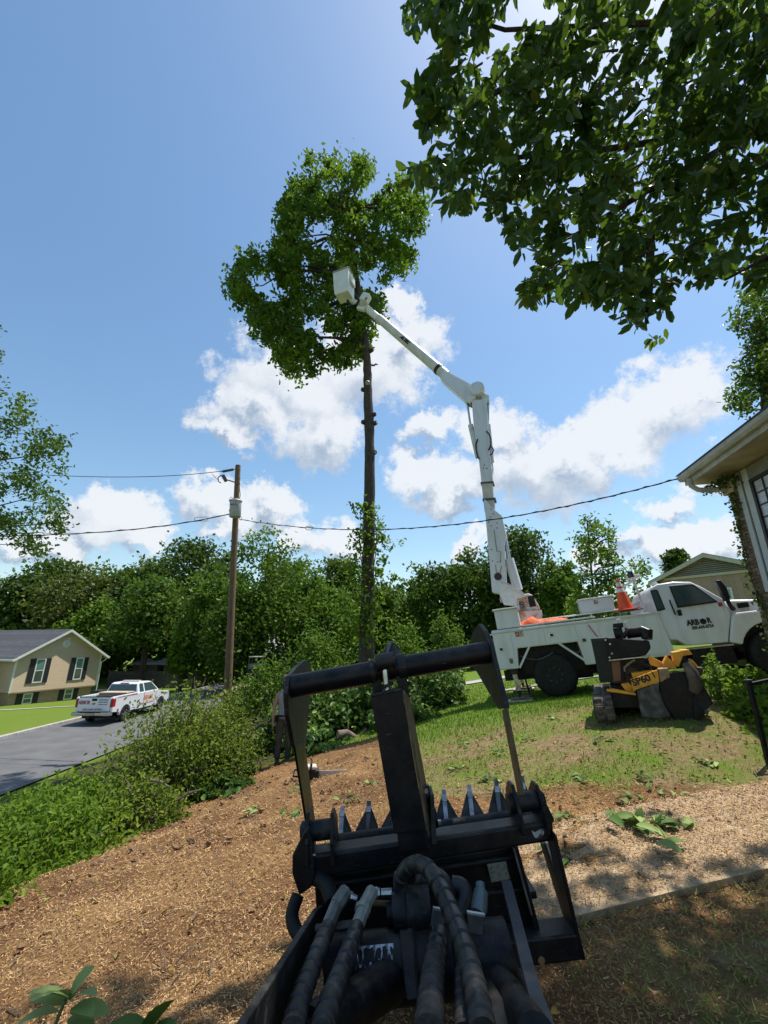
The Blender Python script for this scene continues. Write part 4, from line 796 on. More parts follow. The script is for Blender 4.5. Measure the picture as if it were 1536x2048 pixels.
    for q4, Y in (([(866, 1816), (890, 1820), (888, 1858), (861, 1853)], 1.8), ([(934, 1824), (969, 1830), (964, 1872), (940, 1866)], 1.76)):
        MB().prism([W(a, b, Y) for a, b in q4], (0, .012, -.004)).build('tab_plate', GREYST, ld, .003); MB().beam(W(*q4[0], Y-.004), W(*q4[1], Y-.004), .012, .006).build('tab_edge', BRIGHTW, ld)
    MB().prism([W(866, 1858, 1.78), W(880, 1860, 1.78), (W(876, 1892, 1.72)), (W(860, 1890, 1.72))], (0, .02, 0)).build('adapter', FIT, ld, .003)
    MB().prism([W(628, 1858, 1.79), W(712, 1848, 1.79), W(716, 1854, 1.78), W(630, 1868, 1.78)], (0, .03, .0)).build('hose_bracket', BLACKW, ld, .003); MB().tube([W(716, 1852, 1.78), W(718, 1880, 1.76), W(718, 1900, 1.74)], .005, 6).build('bracket_wire', GREYST, ld)
    # arms
    def WX(px, py, x0): return on_plane(px, py, Vector((x0, 0, 0)), Vector((1, 0, 0)))-O3
    xa = at(640, 1814, 2.02).x
    MB().prism([WX(648, 1810, xa), WX(636, 1818, xa), WX(490, 2050, xa), WX(478, 2075, xa), WX(560, 2075, xa), WX(640, 1930, xa), WX(664, 1850, xa)], (-.02, 0, 0)).build('arm_plate', BLACKW, ld, .004)
    tt = MB().tube([W(655, 1944, 1.86), W(1018, 1908, 1.86)], .098, 28).build('torque_tube', BLACK, ld, smooth=True)
    # bare scrape in the paint of the torque tube
    sc = []; a0, a1 = W(716, 1938, 1.86), W(790, 1931, 1.86); axd = (a1-a0).normalized(); uu = Vector((0, -1, 0)); vv = axd.cross(uu); vv = vv if vv.z > 0 else -vv
    for i in range(21):
        t = i/20; pz = a0+(a1-a0)*t
        for kk, an in enumerate((62, 28+12*math.sin(i*1.9)+9*math.sin(i*.7)+t*16)): sc.append(pz+(uu*math.cos(R(an))+vv*math.sin(R(an)))*.0992)
    MB().add(sc, [(2*i, 2*i+1, 2*i+3, 2*i+2) for i in range(20)]).build('paint_scrape', BRIGHTW, tt, smooth=True)
    MB().tube([W(800, 1948, 1.83), W(745, 1985, 1.72), (W(690, 2020, 1.55)), W(610, 2080, 1.3)], [.06, .058, .055, .055], 16).build('arm_tube', BLACK, ld, smooth=True); MB().tube([W(985, 1960, 1.8), W(1030, 2010, 1.6), W(1075, 2085, 1.3)], [.055, .05, .05], 16).build('arm_tube', BLACK, ld, smooth=True)
    MB().prism([W(794, 1790, 1.93), W(822, 1788, 1.93), W(832, 1880, 1.8), W(838, 2000, 1.7), (W(812, 2004, 1.7)), W(800, 1890, 1.8)], (0, .05, .0)).build('centre_plate', BLACK, ld, .006)
    MB().tube([W(786, 1828, 1.9), W(812, 1825, 1.9)], .062, 22).build('motor_flange', BLACK, ld, smooth=True); MB().tube([W(812, 1825, 1.92), W(860, 1822, 1.92)], .075, 22).build('hydraulic_motor', BLACKW, ld, smooth=True); MB().tube([W(774, 1829, 1.9), W(786, 1828, 1.9)], .035, 14).build('motor_cap', BLACK, ld, smooth=True)
    MB().prism([W(1000, 1880, 1.9), W(1018, 1878, 1.9), W(1052, 1975, 1.8), W(1040, 1980, 1.8)], (0, .06, 0)).build('arm_cheek', BLACK, ld, .004)
    GB = mat('grey_flat_bar', (.085, .082, .085), .5, c2=(.05, .045, .045), nscale=10); pts = [(1012, 1760, 2.06), (1034, 1845, 1.86), (1054, 1925, 1.66), (1074, 1995, 1.46), (1104, 2080, 1.24)]
    mb = MB(); wv = []
    for i, p in enumerate(pts): 
        c = W(*p); wv += [c+Vector((-.020, 0, 0)), c+Vector((.020, 0, 0)), c+Vector((.020, .012, -.012)), c+Vector((-.020, .012, -.012))]
    mb.add(wv, [(4*i+k, 4*i+(k+1) % 4, 4*i+4+(k+1) % 4, 4*i+4+k) for i in range(4) for k in range(4)]+[(3, 2, 1, 0), (16, 17, 18, 19)]); mb.build('flat_bar', GB, ld, .002)
    hose([(596, 1790, 2.1), (584, 1830, 2.08), (596, 1866, 2.05), (625, 1872, 2.02)], .026, .026, wrap=0, m=RUBBER); hose([(625, 1752, 2.16), (650, 1765, 2.14), (664, 1800, 2.1)], .03, .03, wrap=0, m=RUBBER)
    # body of the machine, below the operator's view
    MB().box((-.42, -.25, .25), (.42, .42, .86)).build('engine_housing', BLACK, ld, .03)
    for s in (-1, 1):
        MB().beam((s*.36, .2, .80), (s*.30, 1.35, .55), .07, .12).build('lift_arm', BLACK, ld, .01)
        MB().box((s*.48-.1, -.45, .0), (s*.48+.1, .75, .38)).build('track', RUBBER, ld, .08)
make_grapple()
# ------------------------------------------------------------------ houses
def line_mat(name, c, c2, period, axis=2, rough=.7, depth=.35, vary=.12, horiz=None):
    """boards or courses too fine to pick apart: saw-tooth relief along one object axis"""
    m = bpy.data.materials.new(name); m.use_nodes = True; N, L = m.node_tree.nodes, m.node_tree.links; b = N['Principled BSDF']; b.inputs['Roughness'].default_value = rough
    tc = N.new('ShaderNodeTexCoord'); sp = N.new('ShaderNodeSeparateXYZ'); L.new(tc.outputs['Object'], sp.inputs[0])
    d = N.new('ShaderNodeMath'); d.operation = 'DIVIDE'; L.new(sp.outputs[axis], d.inputs[0]); d.inputs[1].default_value = period
    fr = N.new('ShaderNodeMath'); fr.operation = 'FRACT'; L.new(d.outputs[0], fr.inputs[0]); fl = N.new('ShaderNodeMath'); fl.operation = 'FLOOR'; L.new(d.outputs[0], fl.inputs[0])
    wn_ = N.new('ShaderNodeTexWhiteNoise'); wn_.noise_dimensions = '1D'; L.new(fl.outputs[0], wn_.inputs['W'])
    nz = N.new('ShaderNodeTexNoise'); nz.inputs['Scale'].default_value = 2.5; nz.inputs['Detail'].default_value = 6; L.new(tc.outputs['Object'], nz.inputs[0])
    f = N.new('ShaderNodeMath'); f.operation = 'MULTIPLY_ADD'; L.new(wn_.outputs[0], f.inputs[0]); f.inputs[1].default_value = vary*2; L.new(nz.outputs[0], f.inputs[2])
    rp = N.new('ShaderNodeValToRGB'); rp.color_ramp.elements[0].position = .35; rp.color_ramp.elements[1].position = .85; rp.color_ramp.elements[0].color = (*c, 1); rp.color_ramp.elements[1].color = (*c2, 1); L.new(f.outputs[0], rp.inputs[0])
    gr = N.new('ShaderNodeMath'); gr.operation = 'GREATER_THAN'; L.new(fr.outputs[0], gr.inputs[0]); gr.inputs[1].default_value = .1
    L.new(rp.outputs[0], b.inputs['Base Color'])
    mr = N.new('ShaderNodeMath'); mr.operation = 'MULTIPLY'; L.new(fr.outputs[0], mr.inputs[0]); L.new(gr.outputs[0], mr.inputs[1])
    bp = N.new('ShaderNodeBump'); bp.inputs['Strength'].default_value = 1; bp.inputs['Distance'].default_value = depth*period; bp.invert = False; bp.invert = True; L.new(mr.outputs[0], bp.inputs['Height']); L.new(bp.outputs[0], b.inputs['Normal'])
    return m
def brick_mat(name, c1, c2, cm, sx=.21, sz=.075):
    m = bpy.data.materials.new(name); m.use_nodes = True; N, L = m.node_tree.nodes, m.node_tree.links; b = N['Principled BSDF']; b.inputs['Roughness'].default_value = .9
    tc = N.new('ShaderNodeTexCoord'); sp = N.new('ShaderNodeSeparateXYZ'); L.new(tc.outputs['Object'], sp.inputs[0]); ad = N.new('ShaderNodeMath'); L.new(sp.outputs[0], ad.inputs[0]); L.new(sp.outputs[1], ad.inputs[1])
    cb = N.new('ShaderNodeCombineXYZ'); L.new(ad.outputs[0], cb.inputs[0]); L.new(sp.outputs[2], cb.inputs[1])
    bt = N.new('ShaderNodeTexBrick'); bt.inputs['Scale'].default_value = 1; bt.inputs['Brick Width'].default_value = sx; bt.inputs['Row Height'].default_value = sz; bt.inputs['Mortar Size'].default_value = .006
    bt.inputs['Color1'].default_value = (*c1, 1); bt.inputs['Color2'].default_value = (*c2, 1); bt.inputs['Mortar'].default_value = (*cm, 1); L.new(cb.outputs[0], bt.inputs[0]); L.new(bt.outputs[0], b.inputs['Base Color'])
    bp = N.new('ShaderNodeBump'); bp.inputs['Distance'].default_value = .01; bp.invert = True; L.new(bt.outputs['Fac'], bp.inputs['Height']); L.new(bp.outputs[0], b.inputs['Normal']); return m
TRIM = mat('white_trim', (.72, .72, .70), .5, c2=(.62, .62, .6)); SHUT = mat('black_shutter', (.018, .018, .026), .55)
ROOF = line_mat('dark_shingles', (.075, .078, .088), (.045, .047, .054), .14, 2, .95, .2, .3)
def make_split_level():
    d = Vector((math.sin(R(20)), math.cos(R(20)), 0)); inn = Vector((-d.y, d.x, 0)); Fm = Frame(at(197, 1372, 42), d, inn, Vector((0, 0, 1)))
    h = thing('split_level_house', None, 'tan sided split-level house with black shutters across the street', 'house', frame=Fm)
    SID = line_mat('tan_siding', (.52, .40, .28), (.48, .36, .25), .15, 2, .6, .16, .05); BRK = brick_mat('tan_brown_brick', (.34, .21, .14), (.44, .30, .20), (.45, .40, .34))
    xl, xr, zt, zb = -7.35, -.27, 2.76, .12; xm = (xl+xr)/2; za = 4.86
    MB().prism([(xl, 0, zb), (xr, 0, zb), (xr, 0, zt), (xm, 0, za), (xl, 0, zt)], (0, 11, 0)).build('siding_wall', SID, h)
    MB().box((xl+.2, .25, -1.3), (xr-.22, 10.8, zb-.003)).build('brick_wall', BRK, h)
    MB().box((xl-2.2, 2.2, -1.3), (xl-.01, 10.9, zt-.05)).build('front_wing', BRK, h)
    for x in (xl-.015, xr-.085): MB().box((x, -.03, zb-.02), (x+.1, .07, zt)).build('corner_board', TRIM, h)
    MB().box((xl-.02, -.02, zb-.10), (xr+.02, .2, zb-.004)).build('skirt_board', mat('soffit_brown', (.22, .16, .11), .7), h)
    # roof: two slabs with overhang, fascia and rake boards
    s = (za-zt)/(xm-xl); ov = .45; rk = .42
    for sg, xe in ((-1, xl-ov), (1, xr+ov)):
        ze = zt-ov*s; top = .16
        MB().prism([(xm, -rk, za+top), (xe, -rk, ze+top), (xe, -rk, ze+.03), (xm, -rk, za+.03)], (0, 11.6, 0)).build('roof', ROOF, h)
        MB().prism([(xm, -rk-.035, za+top-.02), (xe, -rk-.035, ze+top-.02), (xe, -rk-.035, ze-.06), (xm, -rk-.035, za-.06)], (0, .034, 0)).build('rake_board', TRIM, h)
        MB().box((min(xe, xe+sg*.1), -rk-.03, ze-.03), (max(xe, xe+sg*.1), 11.2, ze+.13)).build('gutter', TRIM, h, .02)
        MB().prism([(xm, -rk, za+.02), (xe, -rk, ze+.02), (xe, -rk, ze-.02), (xm, -rk, za-.02)], (0, rk-.003, 0)).build('soffit', mat('soffit_tan', (.50, .45, .36), .7), h)
    MB().tube([(xr+.42, -.3, zt-.25), (xr+.2, -.2, zt-.5), (xr+.05, -.08, zt-.6), (xr+.05, -.08, -.8)], .045, 8).build('downspout', TRIM, h)
    def rect(px4, d=0.):
        q = [Fm.pt(a, b, d) for a, b in px4]; xs = sorted(v.x for v in q); zs = sorted(v.z for v in q); return (xs[0]+xs[1])/2, (xs[2]+xs[3])/2, (zs[0]+zs[1])/2, (zs[2]+zs[3])/2
    def win(zoom4, y0, sl, sr):
        p = [(a/6.4, 1230+b/6.4) for a, b in zoom4]; x0, x1, z0, z1 = rect(p, y0); w = MB()
        t = .085
        for lo, hi in (((x0, y0-.06, z0), (x0+t, y0-.002, z1)), ((x1-t, y0-.06, z0), (x1, y0-.002, z1)), ((x0+t, y0-.06, z1-t), (x1-t, y0-.002, z1)), ((x0+t, y0-.06, z0), (x1-t, y0-.002, z0+t)), ((x0+t, y0-.05, (z0+z1)/2-.03), (x1-t, y0-.002, (z0+z1)/2+.03))): w.box(lo, hi)
        f = w.build('window', TRIM, h)
        for za_, zb_ in ((z0+t, (z0+z1)/2-.03), ((z0+z1)/2+.03, z1-t)): MB().box((x0+t, y0-.03, za_), (x1-t, y0-.004, zb_)).build('pane', GLASSG if za_ > z0+.3 else glass_mat('dark_pane', (.06, .07, .06)), f)
        for a, b in ((x0-sl-.01, x0-.01), (x1+.01, x1+sr+.01)):
            s_ = MB().box((a, y0-.05, z0-.02), (b, y0-.002, z1+.02)).build('shutter', SHUT, h)
    win([(400, 870), (470, 560), (595, 557), (525, 865)], 0, .42, .40); win([(920, 830), (980, 548), (1080, 545), (1025, 825)], 0, .42, .40)
    win([(275, 1140), (290, 1005), (415, 998), (395, 1135)], .25, .45, .45); win([(805, 1085), (825, 945), (935, 938), (915, 1075)], .25, .45, .45)
    c = Fm.pt(133, 1287.5, 0); v = MB().lathe([(.0, -.05), (.30, -.05), (.34, -.02), (.34, 0)], (c.x, -.01, c.z), (0, 1, 0), 8).build('gable_vent', TRIM, h)
    for k in range(5): MB().box((c.x-.2, -.075, c.z-.2+k*.09), (c.x+.2, -.062, c.z-.165+k*.09)).build('vent_slat', mat('vent_grey', (.45, .45, .45), .6), v)
    q = Fm.pt(136, 1277, 0); MB().box((q.x-.1, -.2, q.z-.05), (q.x+.1, -.0, q.z+.03)).build('flood_light', TRIM, h, .02)
    return Fm
LH = make_split_level()

def make_near_house():
    d = Vector((-math.sin(R(10)), -math.cos(R(10)), 0)); inn = Vector((math.cos(R(10)), -math.sin(R(10)), 0)); Fm = Frame(Vector((6.88, 7.8, .85)), d, inn, Vector((0, 0, 1)))
    h = thing('brick_house', None, 'brick house corner with deep eave and gridded window at the right edge', 'house', frame=Fm)
    q = lambda px, py, y=0.: Fm.pt(px, py, y)
    zs = q(1450, 962).z; W1 = (q(1472, 956).x+q(1500, 1060).x)/2; W2 = (q(1490.6, 919).x+q(1528, 1057).x)/2
    bot = q(1530, 1183).z; print('near house', zs, W1, W2, bot)
    MORT = mat('mortar', (.30, .27, .24), .95, c2=(.2, .18, .16), nscale=20)
    MB().box((.012, .012, -1.2), (9, 8, zs)).build('wall_core', MORT, h)
    # bricks, one by one, on the pier and under the window
    bms = [mat('brick_%d' % i, c, .9, c2=tuple(v*.65 for v in c), nscale=18, bump=.3, bscale=60) for i, c in enumerate([(.26, .17, .12), (.20, .125, .09), (.32, .22, .16), (.24, .14, .12)])]
    bl, bh, bd = .196, .058, .09; meshes = [MB().box((-bl/2, 0, -bh/2), (bl/2, bd, bh/2)).mesh('brick', m) for m in bms]; half = [MB().box((-bl/4+.003, 0, -bh/2), (bl/4-.003, bd, bh/2)).mesh('brick', m) for m in bms]
    cnt = 0; course = .069; k = 0; z = -.25
    while z < zs-.05:
        wlim = W1-.01 if z > bot-.05 else W1+.75
        x = 0.; off = (k % 2)
        while x < wlim-.02 and cnt < 298:
            if x == 0 and off: w, ml = bl/2, half
            else: w, ml = bl, meshes
            if x+w > wlim: w, ml = bl/2, half
            b = link('brick', random.choice(ml), h); b.location = (x+w/2-.006*(k % 2)*(x == 0), -.004+random.uniform(-.004, .004), z); cnt += 1; x += w+.010
        z += course; k += 1
    # trims and window
    GR = mat('grey_white_trim', (.52, .53, .55), .5, c2=(.45, .46, .47))
    a1, a2 = W1+.36*(W2-W1), W1+.52*(W2-W1)
    MB().box((W1, -.03, bot-.02), (a1, .04, zs)).build('window_trim', GR, h, .006); MB().box((a1, .0, bot-.02), (a2, .05, zs)).build('trim_gap', BLACK, h); MB().box((a2, -.03, bot-.02), (W2, .05, zs)).build('window_trim', GR, h, .006)
    x0, x1, z1, z0 = W2, W2+1.5, zs-.25, bot+.05
    fr = MB(); fm = mat('bronze_frame', (.02, .017, .015), .5); nc, nr = 6, 8
    w = MB().box((x0, -.04, z0), (x0+.06, .01, z1)); w.box((x0+.06, -.04, z1-.06), (x1, .01, z1)); w.box((x0+.06, -.04, z0), (x1, .01, z0+.06)); w = w.build('window', fm, h)
    MB().box((x0, -.03, z1+.003), (x1, .03, zs-.003)).build('window_head', mat('grey_board', (.22, .21, .19), .7), h)
    pm = mat('wavy_reflection_glass', (.50, .50, .56), .12, c2=(.36, .36, .42), nscale=6, stretch=(.6, 1, 9), ramp=(.4, .6), spec=.8)  # pale wavy bands paint a reflection into the pane colour
    cw, rh = (x1-x0-.06)/nc, (z1-z0-.12)/nr
    for i in range(nc):
        for j in range(nr):
            a, b = x0+.06+i*cw, z0+.06+j*rh; MB().box((a+.009, -.008, b+.009), (a+cw-.009, -.002, b+rh-.009)).build('pane', pm, w)
    for i in range(1, nc): MB().box((x0+.06+i*cw-.012, -.026, z0+.06), (x0+.06+i*cw+.012, .008, z1-.06)).build('muntin', fm, w)
    for j in range(1, nr): MB().box((x0+.06, -.024, z0+.06+j*rh-.011), (x1, .006, z0+.06+j*rh+.011)).build('muntin', fm, w)
    # eave
    e = q(1370, 975, -.62); ex = q(1372, 974, -.62).x; zf = q(1376, 978, -.62).z
    SOF = mat('aged_cream_soffit', (.52, .44, .28), .7, c2=(.36, .29, .17), nscale=3, bump=.1); FAS = mat('dusty_white_fascia', (.50, .48, .45), .6, c2=(.36, .34, .31), nscale=5)
    ze = zs+.02; print('eave', ex, zf, ze)
    MB().box((ex, -.60, ze), (9, .2, ze+.02)).build('soffit', SOF, h)
    MB().box((ex+.005, -.63, ze-.015), (9, -.603, ze+.22)).build('fascia', FAS, h, .004)
    g = MB().prism([(ex-.02, -.74, ze+.21), (ex-.02, -.74, ze+.13), (ex-.02, -.70, ze+.08), (ex-.02, -.632, ze+.08), (ex-.02, -.632, ze+.20)], (9, 0, 0)).build('gutter', FAS, h, .006)
    MB().box((ex, -.60, ze+.022), (ex+.03, .4, ze+.2)).build('end_board', FAS, h, .004)
    MB().prism([(ex-.03, -.755, ze+.212), (ex-.03, 4, ze+2.2), (ex-.03, 4, ze+2.22), (ex-.03, -.755, ze+.235)], (9.2, 0, 0)).build('roof', ROOF, h)
    MB().tube([(ex+.25, -.66, ze+.05), (ex+.25, -.65, ze-.1), (ex+.28, -.56, ze-.2), (ex+.32, -.4, ze-.235), (ex+.36, -.05, ze-.24)], .05, 14).build('downspout_elbow', FAS, h, smooth=True)
    MB().box((0, -.10, zs-.32), (W1, -.012, zs-.02)).build('frieze_board', SOF, h, .006)
    # leaf litter and seedlings in the gutter
    iv = thing('climbing_vine', Fm.M @ Vector((.15, -.02, 0)), 'thin climbing vine on the brick pier under the eave', 'vine'); C = []
    for _ in range(330):
        t = random.random()**.8; C.append((.12+.09*math.sin(t*9)+random.gauss(0, .09), -.05-abs(random.gauss(0, .03)), .5+t*(zs-.5)+random.gauss(0, .03)))
    for _ in range(260): C.append((random.uniform(-.25, .55)+.0, random.uniform(-.35, -.03), zs-.06-abs(random.gauss(0, .08))))
    C = np.array([tuple(Fm.M @ Vector(c)-iv.location) for c in C]); Vv, Ff, tt = leaf_cloud(C, .065, .05, droop=.5)
    VL = leaf_mat('vine_leaves', [(0, (.03, .055, .015)), (.6, (.07, .10, .02)), (1, (.16, .15, .04))]); link('leaves', np_mesh('leaves', Vv, Ff, VL, tt), iv)
    MB().tube([Fm.M @ Vector((.12+.09*math.sin(t*.9), -.03, .4+t*.1*(zs-.4)))-iv.location for t in range(11)], .008, 5).build('stem', BARK, iv)
    # railing
    rail = thing('iron_railing', Vector((4.1, 5, G(4.1, 5))), 'black iron handrail post beside the shrubs at right', 'railing')
    p0 = at(1497, 1362, 5.0)-rail.location; MB().beam((p0.x, 0, -.1), (p0.x, 0, p0.z), .04, .04, (0, 1, 0)).build('post', BLACK, rail, .003); MB().box((p0.x-.03, -.03, p0.z), (p0.x+.03, .03, p0.z+.018)).build('post_cap', GREYST, rail, .004)
    MB().beam((p0.x, 0, p0.z-.035), (p0.x+1.6, -.2, p0.z+.32), .04, .035).build('handrail', BLACK, rail, .004); MB().beam((p0.x+.22, -.03, p0.z-.03), (p0.x+.24, -.03, -.1), .025, .025, (0, 1, 0)).build('baluster', BLACK, rail)
    for k in range(2, 6): MB().beam((p0.x+.24*k, -.03*k, p0.z+.02*k), (p0.x+.24*k, -.03*k, .0), .02, .02, (0, 1, 0)).build('baluster', BLACK, rail)
    return Fm
NH = make_near_house()

def make_tan_house():
    x = Vector((math.sin(R(144)), math.cos(R(144)), 0)); y = Vector((-x.y, x.x, 0)); Fm = Frame(at(1411, 1110, 27), x, y, Vector((0, 0, 1)))
    h = thing('tan_house', None, 'tan vertical-board house with louvred gable behind the truck cab', 'house', frame=Fm)
    L, Rr = Fm.pt(1308, 1164, 0), Fm.pt(1484, 1127, 0); print('tan', L, Rr)
    s = abs(L.z/L.x); wl, wr = L.x+.4, -L.x-.4; SD = line_mat('tan_boards', (.42, .29, .215), (.34, .235, .17), .3, 0, .8, .10, .2)
    zb = Fm.I.translation.z
    gz = G(Fm.o.x, Fm.o.y)-Fm.o.z-.6
    MB().prism([(wl, 0, gz), (wr, 0, gz), (wr, 0, -wr*s), (0, 0, -.12), (wl, 0, wl*s)], (0, 9, 0)).build('wall', SD, h)
    FAS = mat('pale_fascia', (.55, .50, .40), .6)
    for sg in (-1, 1):
        xe = sg*(wr+.6); ze = -abs(xe)*s
        MB().prism([(0, -.45, .10), (xe, -.45, ze+.10), (xe, -.45, ze), (0, -.45, 0)], (0, 10, 0)).build('roof', ROOF, h); MB().prism([(0, -.49, .06), (xe, -.49, ze+.06), (xe, -.49, ze-.2), (0, -.49, -.2)], (0, .038, 0)).build('rake_board', FAS, h)
    vl, vr, vz = Fm.pt(1378, 1135, 0), Fm.pt(1460, 1124, 0), 0
    vw = 2.6; v0 = -vw*s-.15
    v = MB().prism([(-vw, -.05, v0), (vw, -.05, v0), (0, -.05, -.32)], (0, .047, 0)).build('gable_vent', mat('vent_dark', (.13, .12, .11), .8), h)
    for k in range(9):
        z = v0+.05+k*.13
        hw = (vw)*(1-(z-v0)/(-.32-v0))-.06
        if hw > .1: MB().box((-hw, -.085, z), (hw, -.052, z+.06)).build('louvre', mat('louvre_grey', (.25, .24, .22), .7), v)
    MB().box((-vw-.1, -.1, v0-.17), (vw+.1, -.004, v0-.005)).build('vent_trim', FAS, h)
    a, b = Fm.pt(1446, 1176, 0), Fm.pt(1469, 1199, 0); w = MB()
    x0, x1, z0, z1 = a.x, b.x, b.z-.5, a.z
    for lo, hi in (((x0, -.06, z0), (x0+.1, -.003, z1)), ((x1-.1, -.06, z0), (x1, -.003, z1)), ((x0+.1, -.06, z1-.1), (x1-.1, -.003, z1)), ((x0+.1, -.05, z1-.75), (x1-.1, -.003, z1-.67))): w.box(lo, hi)
    w = w.build('window', TRIM, h); MB().box((x0+.1, -.03, z0), (x1-.1, -.004, z1-.1)).build('pane', GLASSG, w)
make_tan_house()

def make_far_house():
    o = at(490, 1350, 48); o.z = G(o.x, o.y); h = thing('far_house', o, 'low dark house with pale roof under the trees behind the utility pole', 'house')
    DK = mat('dark_wall', (.07, .06, .05), .8)
    MB().box((-4, 0, -.5), (6, 7, 3.0)).build('wall', DK, h)
    RG = mat('pale_grey_roof', (.34, .34, .35), .9, c2=(.26, .26, .27)); MB().prism([(-4.6, -.6, 2.9), (6.6, -.6, 2.9), (6.6, 3.5, 5.0), (-4.6, 3.5, 5.0)], (0, .02, .12)).build('roof', RG, h); MB().prism([(-4.6, 7.6, 2.9), (6.6, 7.6, 2.9), (6.6, 3.52, 5.0), (-4.6, 3.52, 5.0)], (0, .02, .12)).build('roof', RG, h)
    for x in (-2.5, 1, 4): 
        w = MB().box((x-.5, -.06, 1), (x+.5, -.003, 2.3)).build('window', TRIM, h); MB().box((x-.42, -.07, 1.08), (x+.42, -.062, 2.22)).build('pane', GLASS, w)
    for px, py, lab in ((287, 1340, 'small weathered shed with light roof beyond the fence'), (352, 1325, 'white-topped garden shed between the tree trunks')):
        o = at(px, py+12, 56); o.z = G(o.x, o.y); s = thing('garden_shed', o, lab, 'shed'); MB().box((-1.6, 0, 0), (1.6, 2.2, 2.0)).build('wall', mat('shed_wood', (.16, .12, .09), .9), s)
        MB().prism([(-1.9, -.3, 2.0), (1.9, -.3, 2.0), (1.9, 2.5, 2.6), (-1.9, 2.5, 2.6)], (0, 0, .1)).build('roof', mat('shed_roof', (.5, .47, .44), .8), s)
        MB().box((-.5, -.05, 0), (.4, -.004, 1.75)).build('door', DK, s)
    # board fence
    A, B = at(214, 1368, 50), at(500, 1366, 50); f = thing('board_fence', Vector((A.x, A.y, G(A.x, A.y))), 'grey weathered board fence in front of the woods', 'fence'); FW = mat('weathered_fence', (.11, .095, .085), .9, c2=(.06, .05, .045), nscale=3); n = 10
    for i in range(n):
        p0 = A.lerp(B, i/n); p1 = A.lerp(B, (i+1)/n); mb = MB(); Ln = (p1-p0).length; kb = 16
        for k in range(kb):
            c = p0.lerp(p1, (k+.5)/kb); zz = G(c.x, c.y); mb.box((c.x-A.x-Ln/kb/2+.008, c.y-A.y-.012, zz-f.location.z-.05), (c.x-A.x+Ln/kb/2-.008, c.y-A.y+.012, zz-f.location.z+1.75+random.uniform(-.02, .02)))
        tag(mb.build('fence_boards', FW, f), kind='stuff'); zz = G(p0.x, p0.y)-f.location.z; MB().box((p0.x-A.x-.06, .02, zz-.1), (p0.x-A.x+.06, .14, zz+1.85)).build('post', FW, f)
make_far_house()
